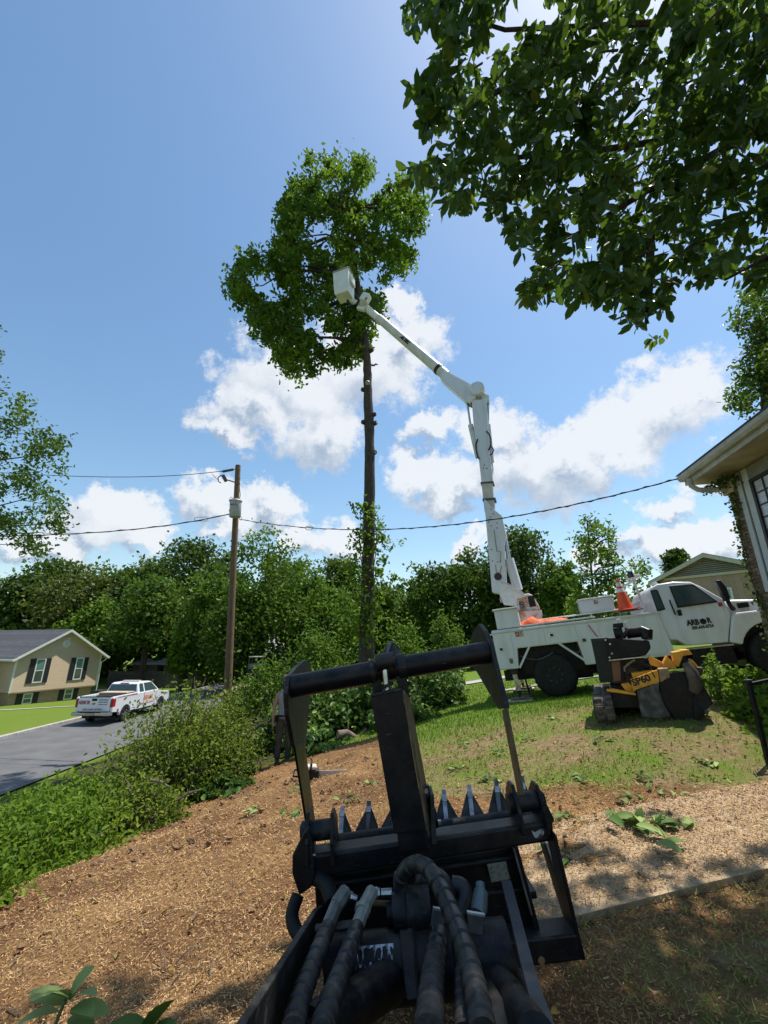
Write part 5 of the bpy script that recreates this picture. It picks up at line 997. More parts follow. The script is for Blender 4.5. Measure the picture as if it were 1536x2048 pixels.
# ------------------------------------------------------------------ pickup, bin, trailer, pole
def make_pickup():
    a = R(1.0); X = Vector((math.sin(a), math.cos(a), 0)); Y = Vector((-X.y, X.x, 0)); w0 = at(246, 1450, 25); o = Vector((w0.x, w0.y, ROAD_Z)); Fm = Frame(o, X, Y, Vector((0, 0, 1)))
    t = thing('pickup_truck', None, 'white pickup truck with company lettering parked on the street', 'pickup', frame=Fm); W = 1.98
    PW = mat('pickup_white', (.74, .75, .76), .25, c2=(.70, .71, .72), nscale=2, coat=.3)
    arch = lambda cx, r=.47: [(cx+r*math.cos(R(k)), .38+r*math.sin(R(k))) for k in range(0, 181, 20)]
    # bed sides
    for y in (0, W-.13): MB().prism([(x, y, z) for x, z in [(-1.18, .62), (-1.22, 1.30), (-1.16, 1.37), (.93, 1.37), (.93, .50), (.5, .48)]+arch(0)+[(-.55, .55)]], (0, .13, 0)).build('bed_side', PW, t, .02)
    MB().box((-1.15, .13, .78), (.93, W-.13, .83)).build('bed_floor', BLACK, t)
    tg = MB().prism([(-1.225, .14, .66), (-1.26, .14, 1.0), (-1.235, .14, 1.345), (-1.17, .14, 1.345), (-1.17, .14, .66)], (0, W-.28, 0)).build('tailgate', PW, t, .015); MB().box((-1.245, .15, 1.348), (-1.165, W-.15, 1.385)).build('tailgate_cap', BLACK, tg, .008)
    MB().box((-1.272, W/2-.13, 1.17), (-1.24, W/2+.13, 1.29)).build('tailgate_handle', BLACK, tg, .008)
    Mr = lambda y, z, x=-1.262: Matrix.Translation((x, y, z)) @ Matrix.Rotation(R(-90), 4, 'Z') @ Matrix.Rotation(R(90), 4, 'X')
    LB = mat('red_blue_lettering', (.45, .04, .03), .5, c2=(.05, .07, .25), nscale=3, ramp=(.4, .6)); LR = mat('red_yellow_lettering', (.60, .05, .02), .5, c2=(.75, .35, .02), nscale=4, ramp=(.4, .6))
    text_mesh('lettering', 'ARBOR', .24, Mr(W/2+.52, 1.09), LB, tg, .004, bold=.008, width=.62); text_mesh('lettering', '205-644-0754', .13, Mr(W/2+.05, .76), LETTER_R, tg, .004, width=1.0)
    for z, s in ((1.22, 'TRIMMING'), (1.11, 'REMOVALS'), (1.0, 'GRINDING')): text_mesh('lettering', s, .085, Mr(W/2-.48, z), LETTER_K, tg, .004, width=.5)
    MB().prism([(-1.272, W/2+.13, 1.03), (-1.272, W/2+.0, 1.09), (-1.272, W/2-.12, 1.05), (-1.272, W/2-.0, .98)], (.01, 0, 0)).build('badge', mat('brass_badge', (.35, .2, .08), .4), tg)
    TL = mat('tail_red', (.38, .012, .012), .25)
    for y in (-.006, W-.13): MB().box((-1.245, y, .86), (-.98, y+.136, 1.28)).build('tail_lamp', TL, t, .03)
    CH = mat('chrome', (.62, .62, .60), .12, 1.)
    bp = MB().prism([(-1.42, .0, .48), (-1.45, .0, .62), (-1.40, .0, .66), (-1.12, .0, .64), (-1.12, .0, .46)], (0, W, 0)).build('rear_bumper', CH, t, .02); MB().box((-1.46, W/2-.24, .50), (-1.42, W/2+.24, .62)).build('licence_plate', mat('plate_tan', (.4, .36, .26), .6), bp); MB().box((-1.47, W/2-.55, .64), (-1.41, W/2+.55, .67)).build('bumper_step', BLACK, bp)
    MB().box((-1.55, W/2-.04, .36), (-1.1, W/2+.04, .46)).build('tow_hitch', BLACK, t); MB().box((-1.0, .3, .3), (4.0, W-.3, .5)).build('chassis', BLACK, t)
    # cab lower body, hood
    MB().prism([(x, .015, z) for x, z in [(.95, .46), (.95, 1.33), (3.15, 1.30), (3.3, 1.24), (4.5, 1.10), (4.62, .95), (4.62, .55), (4.2, .46)]+arch(3.66)+[(3.1, .44)]], (0, W-.03, 0)).build('body', PW, t, .03)
    gh = [(.98, 1.30), (1.16, 1.82), (1.32, 1.87), (2.35, 1.875), (2.6, 1.82), (3.28, 1.29)]; n = len(gh); yi = lambda z: .03+(z-1.3)*.36
    cab = MB().add([(x, yi(z), z) for x, z in gh]+[(x, W-yi(z), z) for x, z in gh], [tuple(range(n)), tuple(range(2*n-1, n-1, -1))]+[(i, n+i, n+(i+1) % n, (i+1) % n) for i in range(n)]).build('cab', PW, t, .03, smooth=True)
    sw = lambda name, pts, m: MB().prism([(x, yi(z)-.012, z) for x, z in pts], (0, .02, 0)).build(name, m, cab)
    sw('side_window', [(1.20, 1.36), (1.62, 1.36), (1.62, 1.79), (1.34, 1.80), (1.25, 1.74)], GLASS); sw('side_window', [(1.74, 1.36), (3.05, 1.36), (2.55, 1.77), (2.45, 1.80), (1.74, 1.80)], GLASS)
    MB().prism([(1.008, .16, 1.42), (1.128, .26, 1.77), (1.128, W-.26, 1.77), (1.008, W-.16, 1.42)], (-.02, 0, .007)).build('rear_window', GLASS, cab); MB().box((1.13, W/2-.25, 1.825), (1.2, W/2+.25, 1.86)).build('brake_light', TL, cab, .01)
    MB().box((1.7, .5, 1.885), (1.95, W-.5, 1.94)).build('light_bar', mat('pale_bar', (.6, .55, .48), .5), cab, .01)
    for x in (1.68, 2.95): MB().box((x, .004, .52), (x+.012, .014, 1.32)).build('door_seam', BLACK, t)
    Ms = lambda x, z: Matrix.Translation((x, .012, z)) @ Matrix.Rotation(R(90), 4, 'X')
    text_mesh('lettering', 'ARBOR', .36, Ms(2.1, .98), LR, t, .005, shear=.1, bold=.008, width=1.05); text_mesh('lettering', '205-644-0754', .16, Ms(2.05, .68), LETTER_R, t, .005, width=1.5)
    Mb = lambda x, z: Matrix.Translation((x, -.004, z)) @ Matrix.Rotation(R(90), 4, 'X')
    text_mesh('lettering', '24 HR STORM SERVICE', .085, Mb(-.28, 1.295), LETTER_R, t, .004, width=1.2); text_mesh('lettering', 'LICENSED & INSURED', .085, Mb(.62, 1.295), LETTER_R, t, .004, width=.55)
    MB().lathe([(.08, 0), (.08, .004)], (-.72, -.0045, .66), (0, 1, 0), 12).build('round_sticker', LETTER_R, t)
    for x, y, out in ((0, .0, 0), (3.66, .0, 0), (0, W-.27, 1), (3.66, W-.27, 1)):
        wh = bpy.data.objects.new('wheel', None); col.objects.link(wh); wh.parent = t; wh.location = (x, y, .395)
        MB().lathe([(.26, .02), (.33, .0), (.385, .03), (.395, .06), (.395, .21), (.385, .24), (.33, .27), (.26, .25)], (0, 0, 0), (0, 1, 0), 30).build('tyre', RUBBER, wh, smooth=True)
        MB().lathe([(.0, .06), (.05, .05), (.06, .09), (.22, .10), (.25, .04), (.265, .02), (.265, .1)], (0, 0, 0), (0, 1, 0), 24).build('rim', BLACK, wh, smooth=True)
        for k in range(6): an = k*math.pi/3; MB().beam((.03*math.cos(an), .045, .03*math.sin(an)), (.25*math.cos(an), .04, .25*math.sin(an)), .05, .09, (0, 1, 0), .04, .06).build('spoke', CH, wh)
    # load
    bx = thing('truck_bed_box', Fm.M @ Vector((.55, .2, .84)), 'tan board-topped tool box across the pickup bed behind the cab', 'tool box'); bx.rotation_euler = Fm.M.to_euler()
    MB().box((-.35, 0, 0), (.35, W-.4, .55)).build('box', mat('bed_box', (.25, .2, .17), .6), bx, .01); MB().box((-.42, -.02, .553), (.36, W-.38, .60)).build('lid', mat('plywood', (.50, .40, .27), .7), bx, .005); MB().box((-.36, .3, .2), (-.352, .7, .45)).build('label', LETTER_R, bx)
    # wheeled bin by the far drive
    b = at(198, 1397, 33); b.z = G(b.x, b.y); bn = thing('wheeled_bin', b, 'black wheeled rubbish bin standing behind the pickup tailgate', 'bin'); BP = mat('bin_plastic', (.02, .022, .02), .5)
    mb = MB(); mb.add([(-.24, -.26, .08), (.24, -.26, .08), (.24, .26, .08), (-.24, .26, .08), (-.31, -.36, 1.0), (.31, -.36, 1.0), (.31, .36, 1.0), (-.31, .36, 1.0)], [(3, 2, 1, 0), (4, 5, 6, 7), (0, 1, 5, 4), (1, 2, 6, 5), (2, 3, 7, 6), (3, 0, 4, 7)]); mb.build('body', BP, bn, .02)
    MB().prism([(-.34, -.40, 1.005), (.34, -.40, 1.005), (.34, .40, 1.04), (-.34, .40, 1.04)], (0, 0, .05)).build('lid', BP, bn, .015); MB().box((.05, -.345, .62), (.16, -.325, .78)).build('sticker', TRIM, bn)
    for s in (-1, 1): MB().lathe([(.12, 0), (.12, .06)], (s*.2-.03, .28, .12), (1, 0, 0), 14).build('wheel', RUBBER, bn)
    mb_ = at(187, 1399, 32); mb_.z = G(mb_.x, mb_.y)
make_pickup()

def make_trailer():
    z = -1.25; d = [CAM+ray(px, py)*((z-CAM.z)/ray(px, py).z) for px, py in ((464.6, 1383), (485, 1369), (534, 1368), (506, 1390))]
    o = sum(d, Vector())/4; ax = ((d[2]-d[3])+(d[1]-d[0])).normalized(); ay = Vector((-ax.y, ax.x, 0)); wd = 2.3; Fm = Frame(Vector((o.x, o.y, z)), ax, ay, Vector((0, 0, 1)))
    t = thing('flatbed_trailer', None, 'flatbed trailer with brown plank deck parked beside the utility pole', 'trailer', frame=Fm); L = 6.5; gz = G(o.x, o.y)-z
    PLK = [mat('deck_plank_%d' % i, c, .85, c2=tuple(v*.7 for v in c), nscale=6, stretch=(1, 6, 6)) for i, c in enumerate([(.30, .19, .12), (.36, .23, .15), (.26, .17, .11)])]
    for k in range(11): MB().box((-L/2, -wd/2+k*wd/11+.006, -.05), (L/2, -wd/2+(k+1)*wd/11-.006, .0+.004*(k % 3))).build('deck_plank', PLK[k % 3], t)
    YE = mat('hazard_edge', (.35, .26, .06), .6, c2=(.06, .05, .04), nscale=9, ramp=(.45, .55))
    for s in (-1, 1): MB().box((-L/2, s*(wd/2+.06)-.05, -.16), (L/2, s*(wd/2+.06)+.05, .03)).build('side_rail', YE, t)
    MB().box((-L/2+.2, -.8, -.3), (L/2, .8, -.17)).build('frame', BLACK, t)
    for x in (-.4, .6):
        for s in (-1, 1): MB().lathe([(.2, 0), (.36, .02), (.38, .06), (.38, .18), (.36, .22), (.2, .24)], (x, s*1.05-.12, gz+.38), (0, 1, 0), 20).build('wheel', RUBBER, t, smooth=True)
    c = at(511, 1365, 1).normalized(); 
    dirp = ray(511, 1366); tt = (z-CAM.z)/dirp.z; p = CAM+dirp*(tt*1.10); cart = thing('utility_cart', Vector((p.x, p.y, z+.01)), 'dark utility cart with a pale roof standing on the trailer', 'cart'); cart.rotation_euler = (0, 0, math.atan2(ax.y, ax.x))
    MB().box((-1.1, -.6, .28), (1.1, .6, .72)).build('body', BLACK, cart, .05); MB().box((-.95, -.58, 1.70), (.75, .58, 1.78)).build('roof', mat('cream_roof', (.62, .58, .48), .5), cart, .03); MB().box((-.6, -.55, .72), (-.1, .55, .86)).build('seat', RUBBER, cart, .04); MB().box((-.7, -.55, .8), (-.58, .55, 1.25)).build('seat_back', mat('seat_grey', (.15, .15, .16), .6), cart, .04)
    for x in (-.88, .68):
        for y in (-.54, .54): MB().tube([(x+(.2 if x > 0 else 0), y, .7), (x, y, 1.7)], .025, 8).build('roof_post', GREYST, cart)
    for x in (-.75, .75):
        for y in (-.68, .5): MB().lathe([(.1, 0), (.25, .02), (.26, .05), (.26, .15), (.25, .18), (.1, .2)], (x, y, .26), (0, 1, 0), 18).build('wheel', RUBBER, cart, smooth=True)
    MB().box((-1.14, -.5, 1.0), (-1.1, .5, 1.05)).build('rear_rail', GREYST, cart)
make_trailer()

def make_pole():
    top = at(476, 931, 19); low = at(456, 1368, 19); ax = (top-low).normalized(); t = (G(low.x, low.y)-.3-low.z)/ax.z; base = low+ax*t
    pl = thing('utility_pole', base, 'brown wooden utility pole with grey transformer near the street', 'pole'); b0 = base
    PW = mat('pole_wood', (.20, .12, .06), .9, c2=(.10, .062, .035), nscale=6, stretch=(6, 6, .5), bump=.4, bscale=30)
    MB().tube([(0, 0, 0), (low-b0), (top-b0)*.7, (top-b0)], [.185, .165, .14, .125], 16).build('pole', PW, pl, smooth=True)
    q = lambda px, py, dy=0.: at(px, py, 19+dy)-b0
    GT = mat('transformer_grey', (.42, .43, .43), .5, c2=(.34, .34, .33))
    c0, c1 = q(470, 1034, -.40), q(471.5, 1003, -.40)
    tf = MB().tube([c0, c0.lerp(c1, .03), c0.lerp(c1, .97), c1], [.24, .26, .26, .26], 20).build('transformer', GT, pl, smooth=True); MB().tube([c1, c1+(c1-c0)*.08], [.30, .27], 20).build('transformer_lid', GT, tf, smooth=True)
    MB().tube([c1+(c1-c0)*.08, c1+(c1-c0)*.3], [.05, .03], 10).build('bushing', mat('bushing_brown', (.12, .07, .05), .3), tf, smooth=True)
    for k in (-1, 0, 1): MB().tube([c0.lerp(c1, .7)+Vector((k*.13, -.25, 0)), c0.lerp(c1, .7)+Vector((k*.13, -.34, 0))], .03, 8).build('terminal', GREYST, tf)
    MB().beam(q(476, 1012, -.2), q(476, 1012, 0), .1, .5).build('mounting_bracket', GREYST, pl)
    # cut-out and dead-end insulator
    MB().beam(q(474, 966), q(452, 959), .05, .05).build('cutout_arm', GREYST, pl); MB().tube([q(446, 951), q(452, 962)], .09, 10).build('cutout_body', mat('porcelain_dark', (.10, .07, .07), .3), pl, smooth=True); MB().tube([q(443, 950), q(436, 955), q(437, 963), q(442, 966)], .025, 6).build('fuse_tube', BLACKW, pl)
    pts = [q(472, 938), q(442, 943.5)]; mb = MB().tube(pts, .02, 6)
    for k in range(9): p = pts[0].lerp(pts[1], .2+k*.08); dd = (pts[1]-pts[0]).normalized(); mb.tube([p-dd*.025, p+dd*.025], .065, 10)
    mb.build('dead_end_insulator', mat('insulator_grey', (.10, .10, .11), .4), pl, smooth=True)
    for y in (941, 958, 968): MB().tube([q(472, y, -.1), q(481, y-1, -.1)], .02, 6).build('bolt', GREYST, pl)
    WM = mat('wire_black', (.015, .015, .016), .6)
    for pp in ([(478, 966), (481, 990), (478, 1004)], [(462, 1010), (458, 1000), (462, 994), (470, 998)], [(464, 1028), (458, 1022), (461, 1012)], [(480, 1032), (484, 1036), (482, 1041), (474, 1030)], [(436, 960), (428, 952), (424, 948)]): MB().tube([q(a, b, -.3) for a, b in pp], .013, 5).build('jumper_wire', WM, pl)
    # overhead lines
    def wire(name, pts, A, dirv, r, label, loop=None, n=26, twist=False):
        nrm = Vector((dirv[1], -dirv[0], 0)).normalized(); xs = np.array([p[0] for p in pts], float); ys = np.array([p[1] for p in pts], float); o_ = np.argsort(xs); xs, ys = xs[o_], ys[o_]
        cf = np.polyfit(xs, ys, min(3, len(xs)-1)); W3 = []
        for x in np.linspace(xs[0], xs[-1], n): W3.append(on_plane(x, float(np.polyval(cf, x)), A, nrm))
        w = thing(name, W3[0], label, 'cable'); P3 = [p-W3[0] for p in W3]; MB().tube(P3, r, 6).build('conductor', WM, w, smooth=True)
        if twist: MB().tube([p+Vector((0, 0, r*1.7*math.sin(i*2.2))) for i, p in enumerate(P3)], r*.8, 5).build('conductor', WM, w, smooth=True)
        if loop:
            lx0, lx1, ly = loop; MB().tube([on_plane(a, b, A, nrm)-W3[0] for a, b in ((lx0, ly), (lx0+3, ly-3), (lx1-3, ly-4), (lx1, ly-1), (lx1-3, ly+4), (lx0+4, ly+4), (lx0, ly))], .012, 5).build('slack_loop', WM, w)
    wire('power_line', [(470, 938), (420, 946), (300, 953), (200, 953.5), (120, 951), (0, 946), (-90, 940)], top, (-1, .12), .016, 'high thin power line running left from the top of the pole')
    wire('service_cable', [(462, 1027), (400, 1041), (300, 1055), (200, 1064), (115, 1069), (0, 1073), (-90, 1075)], q(462, 1027)+b0, (-1, .10), .022, 'black cable running left from the transformer', (388, 416, 1038), twist=True)
    A = q(479, 1036)+b0; B = NH.M @ Vector((-.45, -.62, NH.pt(1400, 945, -.62).z)); dv = (B-A)
    wire('house_drop_cable', [(479, 1037), (520, 1047), (620, 1056), (735, 1059), (850, 1054), (960, 1043), (1060, 1027), (1150, 1009), (1250, 985), (1330, 965), (1400, 944)], A, (dv.x, dv.y), .014, 'long black cable sagging from the pole to the brick house eave', (610, 626, 1056), n=60, twist=True)
make_pole()
# ------------------------------------------------------------------ vegetation
L_MAIN = leaf_mat('hardwood_leaves', [(0, (.026, .052, .010)), (.4, (.06, .105, .014)), (.75, (.12, .175, .020)), (1, (.20, .24, .035))], .45, (.20, .34, .03))
L_MAG = leaf_mat('magnolia_leaves', [(0, (.014, .034, .012)), (.55, (.030, .058, .016)), (.88, (.07, .092, .018)), (1, (.20, .17, .035))], .34, (.22, .38, .03), rough=.4, spec=.22)
L_OAK = leaf_mat('oak_leaves', [(0, (.03, .055, .018)), (.6, (.07, .115, .03)), (1, (.13, .17, .05))], .35)
L_DARK = leaf_mat('dark_far_leaves', [(0, (.022, .042, .013)), (.6, (.050, .080, .021)), (1, (.095, .13, .034))], .28)
L_MID = leaf_mat('mid_far_leaves', [(0, (.032, .058, .013)), (.6, (.075, .118, .022)), (1, (.135, .185, .036))], .33)
L_LITE = leaf_mat('bright_far_leaves', [(0, (.04, .075, .012)), (.6, (.095, .15, .02)), (1, (.16, .22, .035))], .35)
L_OLIVE = leaf_mat('olive_far_leaves', [(0, (.035, .045, .014)), (.6, (.085, .088, .028)), (1, (.14, .13, .045))], .25)
L_SHRUB = leaf_mat('shrub_leaves', [(0, (.05, .07, .014)), (.5, (.12, .15, .022)), (.85, (.20, .215, .035)), (1, (.28, .22, .07))], .4)
L_PRIVET = leaf_mat('bank_plant_leaves', [(0, (.045, .082, .010)), (.5, (.10, .15, .015)), (1, (.19, .23, .03))], .4, (.25, .42, .04))
L_CUT = leaf_mat('cut_brush_leaves', [(0, (.03, .06, .02)), (.5, (.07, .12, .035)), (.85, (.17, .23, .075)), (1, (.32, .36, .15))], .25, rough=.4)
def fib(n):
    i = np.arange(n)+.5; ph = np.arccos(1-2*i/n); th = np.pi*(1+5**.5)*i; return np.stack([np.cos(th)*np.sin(ph), np.sin(th)*np.sin(ph), np.cos(ph)], 1)
def limb(mb, a, b, r0, r1, sag=0., n=6, k=5, wob=.06):
    a, b = Vector(a), Vector(b); L = (b-a).length; off = [Vector((random.gauss(0, wob), random.gauss(0, wob), random.gauss(0, wob)))*L*.5*(0 < i < k) for i in range(k+1)]
    mb.tube([a.lerp(b, i/k)+off[i]+Vector((0, 0, sag*L*math.sin(math.pi*i/k))) for i in range(k+1)], [r0+(r1-r0)*i/k for i in range(k+1)], n)
def vnoise(P, s, seed=0):         # cheap smooth noise for clump gaps
    P = np.asarray(P)*s+seed; return (np.sin(P[:, 0]*1.7+np.sin(P[:, 1]*2.3+1))+np.sin(P[:, 1]*1.9+np.sin(P[:, 0]*1.3+2))+np.sin((P[:, 0]+P[:, 1])*1.1+np.sin(P[:, -1]*2.1)))/3
def px_points(poly, n, fdepth, gap=None):
    lo, hi = np.min(poly, 0), np.max(poly, 0); out = []
    while len(out) < n:
        q = rng.uniform(lo, hi, (n, 2)); q = q[in_poly(q, poly)]
        if gap: q = q[vnoise(q, gap[0], gap[2]) > gap[1]]
        out += list(q)
    out = np.array(out[:n]); d = fdepth(out)
    return out, d

# --- the tall tree being taken down
def make_tall_tree():
    Y0 = 16.0; spine = [(732, 1330, 34), (733, 1290, 31), (735, 1180, 26), (738, 1050, 23), (740, 930, 21), (739, 850, 20), (736, 800, 18), (735, 740, 16), (731, 690, 15), (725, 650, 13), (719, 600, 12), (712, 545, 9), (705, 480, 7), (700, 420, 4)]
    P = [at(a, b, Y0) for a, b, _ in spine]; rad = [w/2*((p-CAM).dot(CF))/FPX for p, (_, _, w) in zip(P, spine)]
    base = Vector((P[0].x, Y0, G(P[0].x, Y0)-.1)); t = thing('tall_tree', base, 'tall tree with bare limbed trunk and leafy top beside the raised bucket', 'tree')
    pts = [base]+P; rr = [rad[0]*1.35]+rad; q = [p-base for p in pts]
    dense, dr = [], []
    for i in range(len(q)-1):
        for j in range(6):
            f = j/6; dense.append(q[i].lerp(q[i+1], f)+Vector((random.gauss(0, .012), random.gauss(0, .012), 0))); dr.append((rr[i]+(rr[i+1]-rr[i])*f)*(1+random.gauss(0, .035)))
    tk = MB().tube(dense, dr, 18).build('trunk', BARK, t, smooth=True)
    for px, py, dx, dy in ((728, 780, -8, -2), (747, 830, 6, -3), (728, 845, -7, -2), (749, 848, 8, -6), (749, 905, 3, -1), (742, 702, 6, -5)):
        a = at(px-dx*.6, py, Y0)-base; b = at(px+dx*.55, py+dy*.5, Y0-.12)-base; s = MB().tube([a, b], [.13, .09], 12).build('branch_stub', BARK, t, smooth=True); d = (b-a).normalized(); MB().tube([b, b+d*.012], .06, 12).build('cut_face', WOODCUT if px in (730, 749) else BARK, s)
    MB().tube([at(743, 730, Y0)-base, at(748, 731, Y0)-base, at(752, 728, Y0)-base, at(756, 730, Y0)-base], [.05, .045, .04, .02], 7).build('twig_stub', BARK, t); MB().tube([at(735, 765, Y0-.26)-base, at(735, 766, Y0-.3)-base], .1, 10).build('cut_face', BRIGHTW, t)
    z = 3.491; poly = np.array([(620, 85), (660, 130), (690, 165), (770, 95), (830, 140), (885, 190), (890, 300), (915, 330), (925, 140), (1000, 125), (1060, 190), (1130, 220), (1170, 270), (1250, 265), (1400, 350), (1435, 450), (1400, 620), (1390, 760), (1340, 830), (1280, 920), (1180, 955), (1100, 1010), (1140, 1140), (1090, 1350), (1060, 1440), (985, 1490), (930, 1590), (870, 1600), (800, 1570), (700, 1530), (680, 1600), (600, 1680), (450, 1660), (430, 1570), (370, 1510), (400, 1430), (300, 1410), (160, 1330), (200, 1260), (230, 1190), (120, 1150), (50, 1050), (70, 920), (170, 820), (260, 770), (320, 860), (350, 700), (450, 710), (420, 560), (430, 430), (500, 380), (500, 280), (590, 270)], float)/z+np.array([440, 280])
    cen, Yc = px_points(poly, 720, lambda q: rng.normal(17.0, 1.1, len(q)).clip(15.1, 19.5), gap=(.034, -.30, 3.))
    C = np.array([tuple(at(a, b, y)-base) for (a, b), y in zip(cen, Yc)])
    n = 36; Lc = np.repeat(C, n, 0)+rng.normal(0, 1, (len(C)*n, 3))*np.repeat(rng.uniform(.12, .27, len(C)), n)[:, None]
    tint = np.clip(np.repeat(rng.uniform(.1, .75, len(C)), n)+rng.normal(0, .16, len(Lc)), 0, 1)
    V, F, tt = leaf_cloud(Lc, .29, .125, droop=.15, up=.5, tint=tint); link('crown', np_mesh('crown', V, F, L_MAIN, tt), t)
    mb = MB(); sel = rng.choice(len(C), 46, replace=False)
    for i in sel:
        c = Vector(C[i]); k = min(range(9, len(q)), key=lambda j: (q[j]-c).length+max(0, q[j].z-c.z+.5)*2); limb(mb, q[k], c, .025+.012*(q[k]-c).length, .010, .05, 6, 5, .07)
    tag(mb.build('limbs', BARK, t, smooth=True), kind='stuff')
    # vine round the lower trunk
    iv = thing('trunk_vine', base, 'leafy vine climbing the lower trunk of the tall tree', 'vine'); C = []
    for _ in range(150):
        py = random.uniform(1010, 1290); px = 736+random.choice((-1, 1))*abs(random.gauss(16, 11))*(1.2 if 1060 < py < 1190 else .8)
        c = at(px, py, Y0-.25+random.gauss(0, .3))-base; C += [tuple(c+Vector((random.gauss(0, .12), random.gauss(0, .12), random.gauss(0, .12)))) for _ in range(9)]
    for bx, by in ((760, 1075), (775, 1095), (768, 1120), (785, 1160), (790, 1155), (765, 1165), (715, 1100), (722, 1075), (770, 1170)):
        for _ in range(14): c = at(bx+random.gauss(0, 6), by+random.gauss(0, 5), Y0-.4)-base; C.append(tuple(c))
    V, F, tt = leaf_cloud(np.array(C), .17, .10, droop=.4); link('leaves', np_mesh('leaves', V, F, L_PRIVET, tt), iv)
    mb = MB()
    for s in (-1, 1): mb.tube([at(736+s*(13+4*math.sin(k)), 1300-k*28, Y0-.3)-base for k in range(10)], .018, 5)
    mb.build('stems', BARK, iv)
make_tall_tree()

# --- overhead magnolia at the right
def make_magnolia():
    base = Vector((4.75, 1.3, G(4.75, 1.3)-.1)); t = thing('magnolia_tree', base, 'big dark-leaved magnolia hanging over the yard from the upper right', 'tree')
    poly = np.array([(800, -420), (800, -10), (822, 32), (838, 70), (868, 80), (880, 95), (866, 125), (828, 140), (824, 186), (852, 252), (880, 270), (862, 288), (832, 310), (815, 350), (850, 382), (895, 408), (922, 440), (950, 420), (1000, 432), (980, 458), (1030, 490), (1083, 515), (1075, 550), (1048, 585), (1062, 602), (1116, 606), (1180, 596), (1217, 626), (1258, 652), (1276, 690), (1295, 694), (1345, 664), (1332, 620), (1351, 562), (1385, 556), (1401, 540), (1425, 572), (1447, 578), (1490, 552), (1536, 566), (1750, 600), (2100, 500), (2100, -420)], float)
    cen, d = px_points(poly, 2500, lambda q: rng.uniform(3.9, 6.6, len(q)), gap=(.012, -.72, 1.5))
    inside = (cen[:, 0] < 1570) & (cen[:, 1] > -30); kp = inside | (rng.uniform(0, 1, len(cen)) < .34); cen, d = cen[kp], d[kp]
    C = np.array([tuple(CAM+ray(a, b)*dd-base) for (a, b), dd in zip(cen, d)])
    n = 9; K = len(C); tw = unit(rng.normal(size=(K, 3))*[1, 1, .5]+[-.5, .2, -.35]); ang = np.linspace(0, 2*np.pi, n, endpoint=False)
    u = unit(np.cross(tw, rng.normal(size=(K, 3)))); w = np.cross(tw, u)
    A = ang[None, :]+rng.uniform(0, 6, (K, 1)); dirs = (u[:, None]*np.cos(A)[..., None]+w[:, None]*np.sin(A)[..., None])*.85+tw[:, None]*rng.uniform(.1, 1.0, (K, n, 1)); dirs = unit(dirs.reshape(-1, 3))
    Lc = np.repeat(C, n, 0)+dirs*.085+np.repeat(tw, n, 0)*rng.uniform(-.16, .08, (K*n, 1))
    tint = np.clip(np.repeat(rng.uniform(.1, .7, K), n)+rng.normal(0, .16, K*n), 0, 1)
    vis = (cen[:, 0] < 1536) & (cen[:, 1] > 0); order = np.argsort(np.where(vis, d, 99))[:33]; own = np.zeros(K, bool); own[order] = True; ownL = np.repeat(own, n)
    V, F, tt = leaf_cloud(Lc[~ownL], rng.choice([.14, .17, .20, .22], (~ownL).sum()), .082, droop=.5, up=.15, fold=.18, tint=tint[~ownL], dirs=dirs[~ownL]); o = link('crown', np_mesh('crown', V, F, L_MAG, tt), t); tag(o, kind='stuff')
    # the nearest leaves are single pieces
    metas = []
    for s in range(4):
        v, f, q = leaf_cloud(np.zeros((1, 3)), .155, .062, up=0, fold=.18, tint=np.array([.2+.2*s]), dirs=np.array([[1., 0, 0]]), hi=True); metas.append(np_mesh('leaf', v, f, L_MAG, q))
    for p, dr in zip(Lc[ownL], dirs[ownL]):
        x = Vector(dr); x.z -= .25; x.normalize(); zz = Vector((random.gauss(0, 1), random.gauss(0, 1), random.gauss(.5, 1))); y = zz.cross(x).normalized(); zz = x.cross(y)
        M = Matrix((x, y, zz)).transposed().to_4x4(); M.translation = Vector(p); o = link('leaf', random.choice(metas), t); o.matrix_basis = M
    mb = MB()
    mb.tube([(0, 0, 0), (.05, .1, 1.5), (-.1, .3, 3), (-.2, .4, 4.6), (-.1, .5, 6.5), (0, .6, 8.5)], [.26, .21, .19, .16, .11, .05], 14); mb.build('trunk', BARK, t, smooth=True)
    mb = MB()
    for pts in ([(1900, 420, 4.6), (1536, 330, 5), (1300, 470, 5.1), (1130, 560, 5.2)], [(1950, 60, 4.5), (1536, 36, 4.9), (1240, 50, 5.1), (1010, 60, 5.2), (860, 15, 5.2)], [(1900, 230, 4.7), (1536, 250, 5.1), (1200, 300, 5.2), (980, 320, 5.2), (840, 345, 5.1)], [(1536, 250, 5.1), (1330, 360, 5.2), (1150, 470, 5.3), (1050, 490, 5.3)], [(1300, 470, 5.1), (1300, 580, 5.0), (1290, 660, 4.9)], [(1240, 50, 5.1), (1100, 130, 5.1), (960, 200, 5.1), (850, 220, 5.1)], [(1950, -200, 4.5), (1500, -150, 4.8), (1100, -80, 5), (850, -60, 5)], [(1900, 420, 4.6), (1600, 480, 4.8), (1450, 560, 4.8)]):
        c = [CAM+ray(a, b)*dd-base for a, b, dd in pts]; k = len(c); mb.tube(c, [.055-.042*i/(k-1) for i in range(k)], 7)
    for a in ((1900, 420, 4.6), (1950, 60, 4.5), (1900, 230, 4.7), (1950, -200, 4.5)): limb(mb, (-.15, .35, 3.8+random.random()*1.5), CAM+ray(a[0], a[1])*a[2]-base, .1, .055, .03)
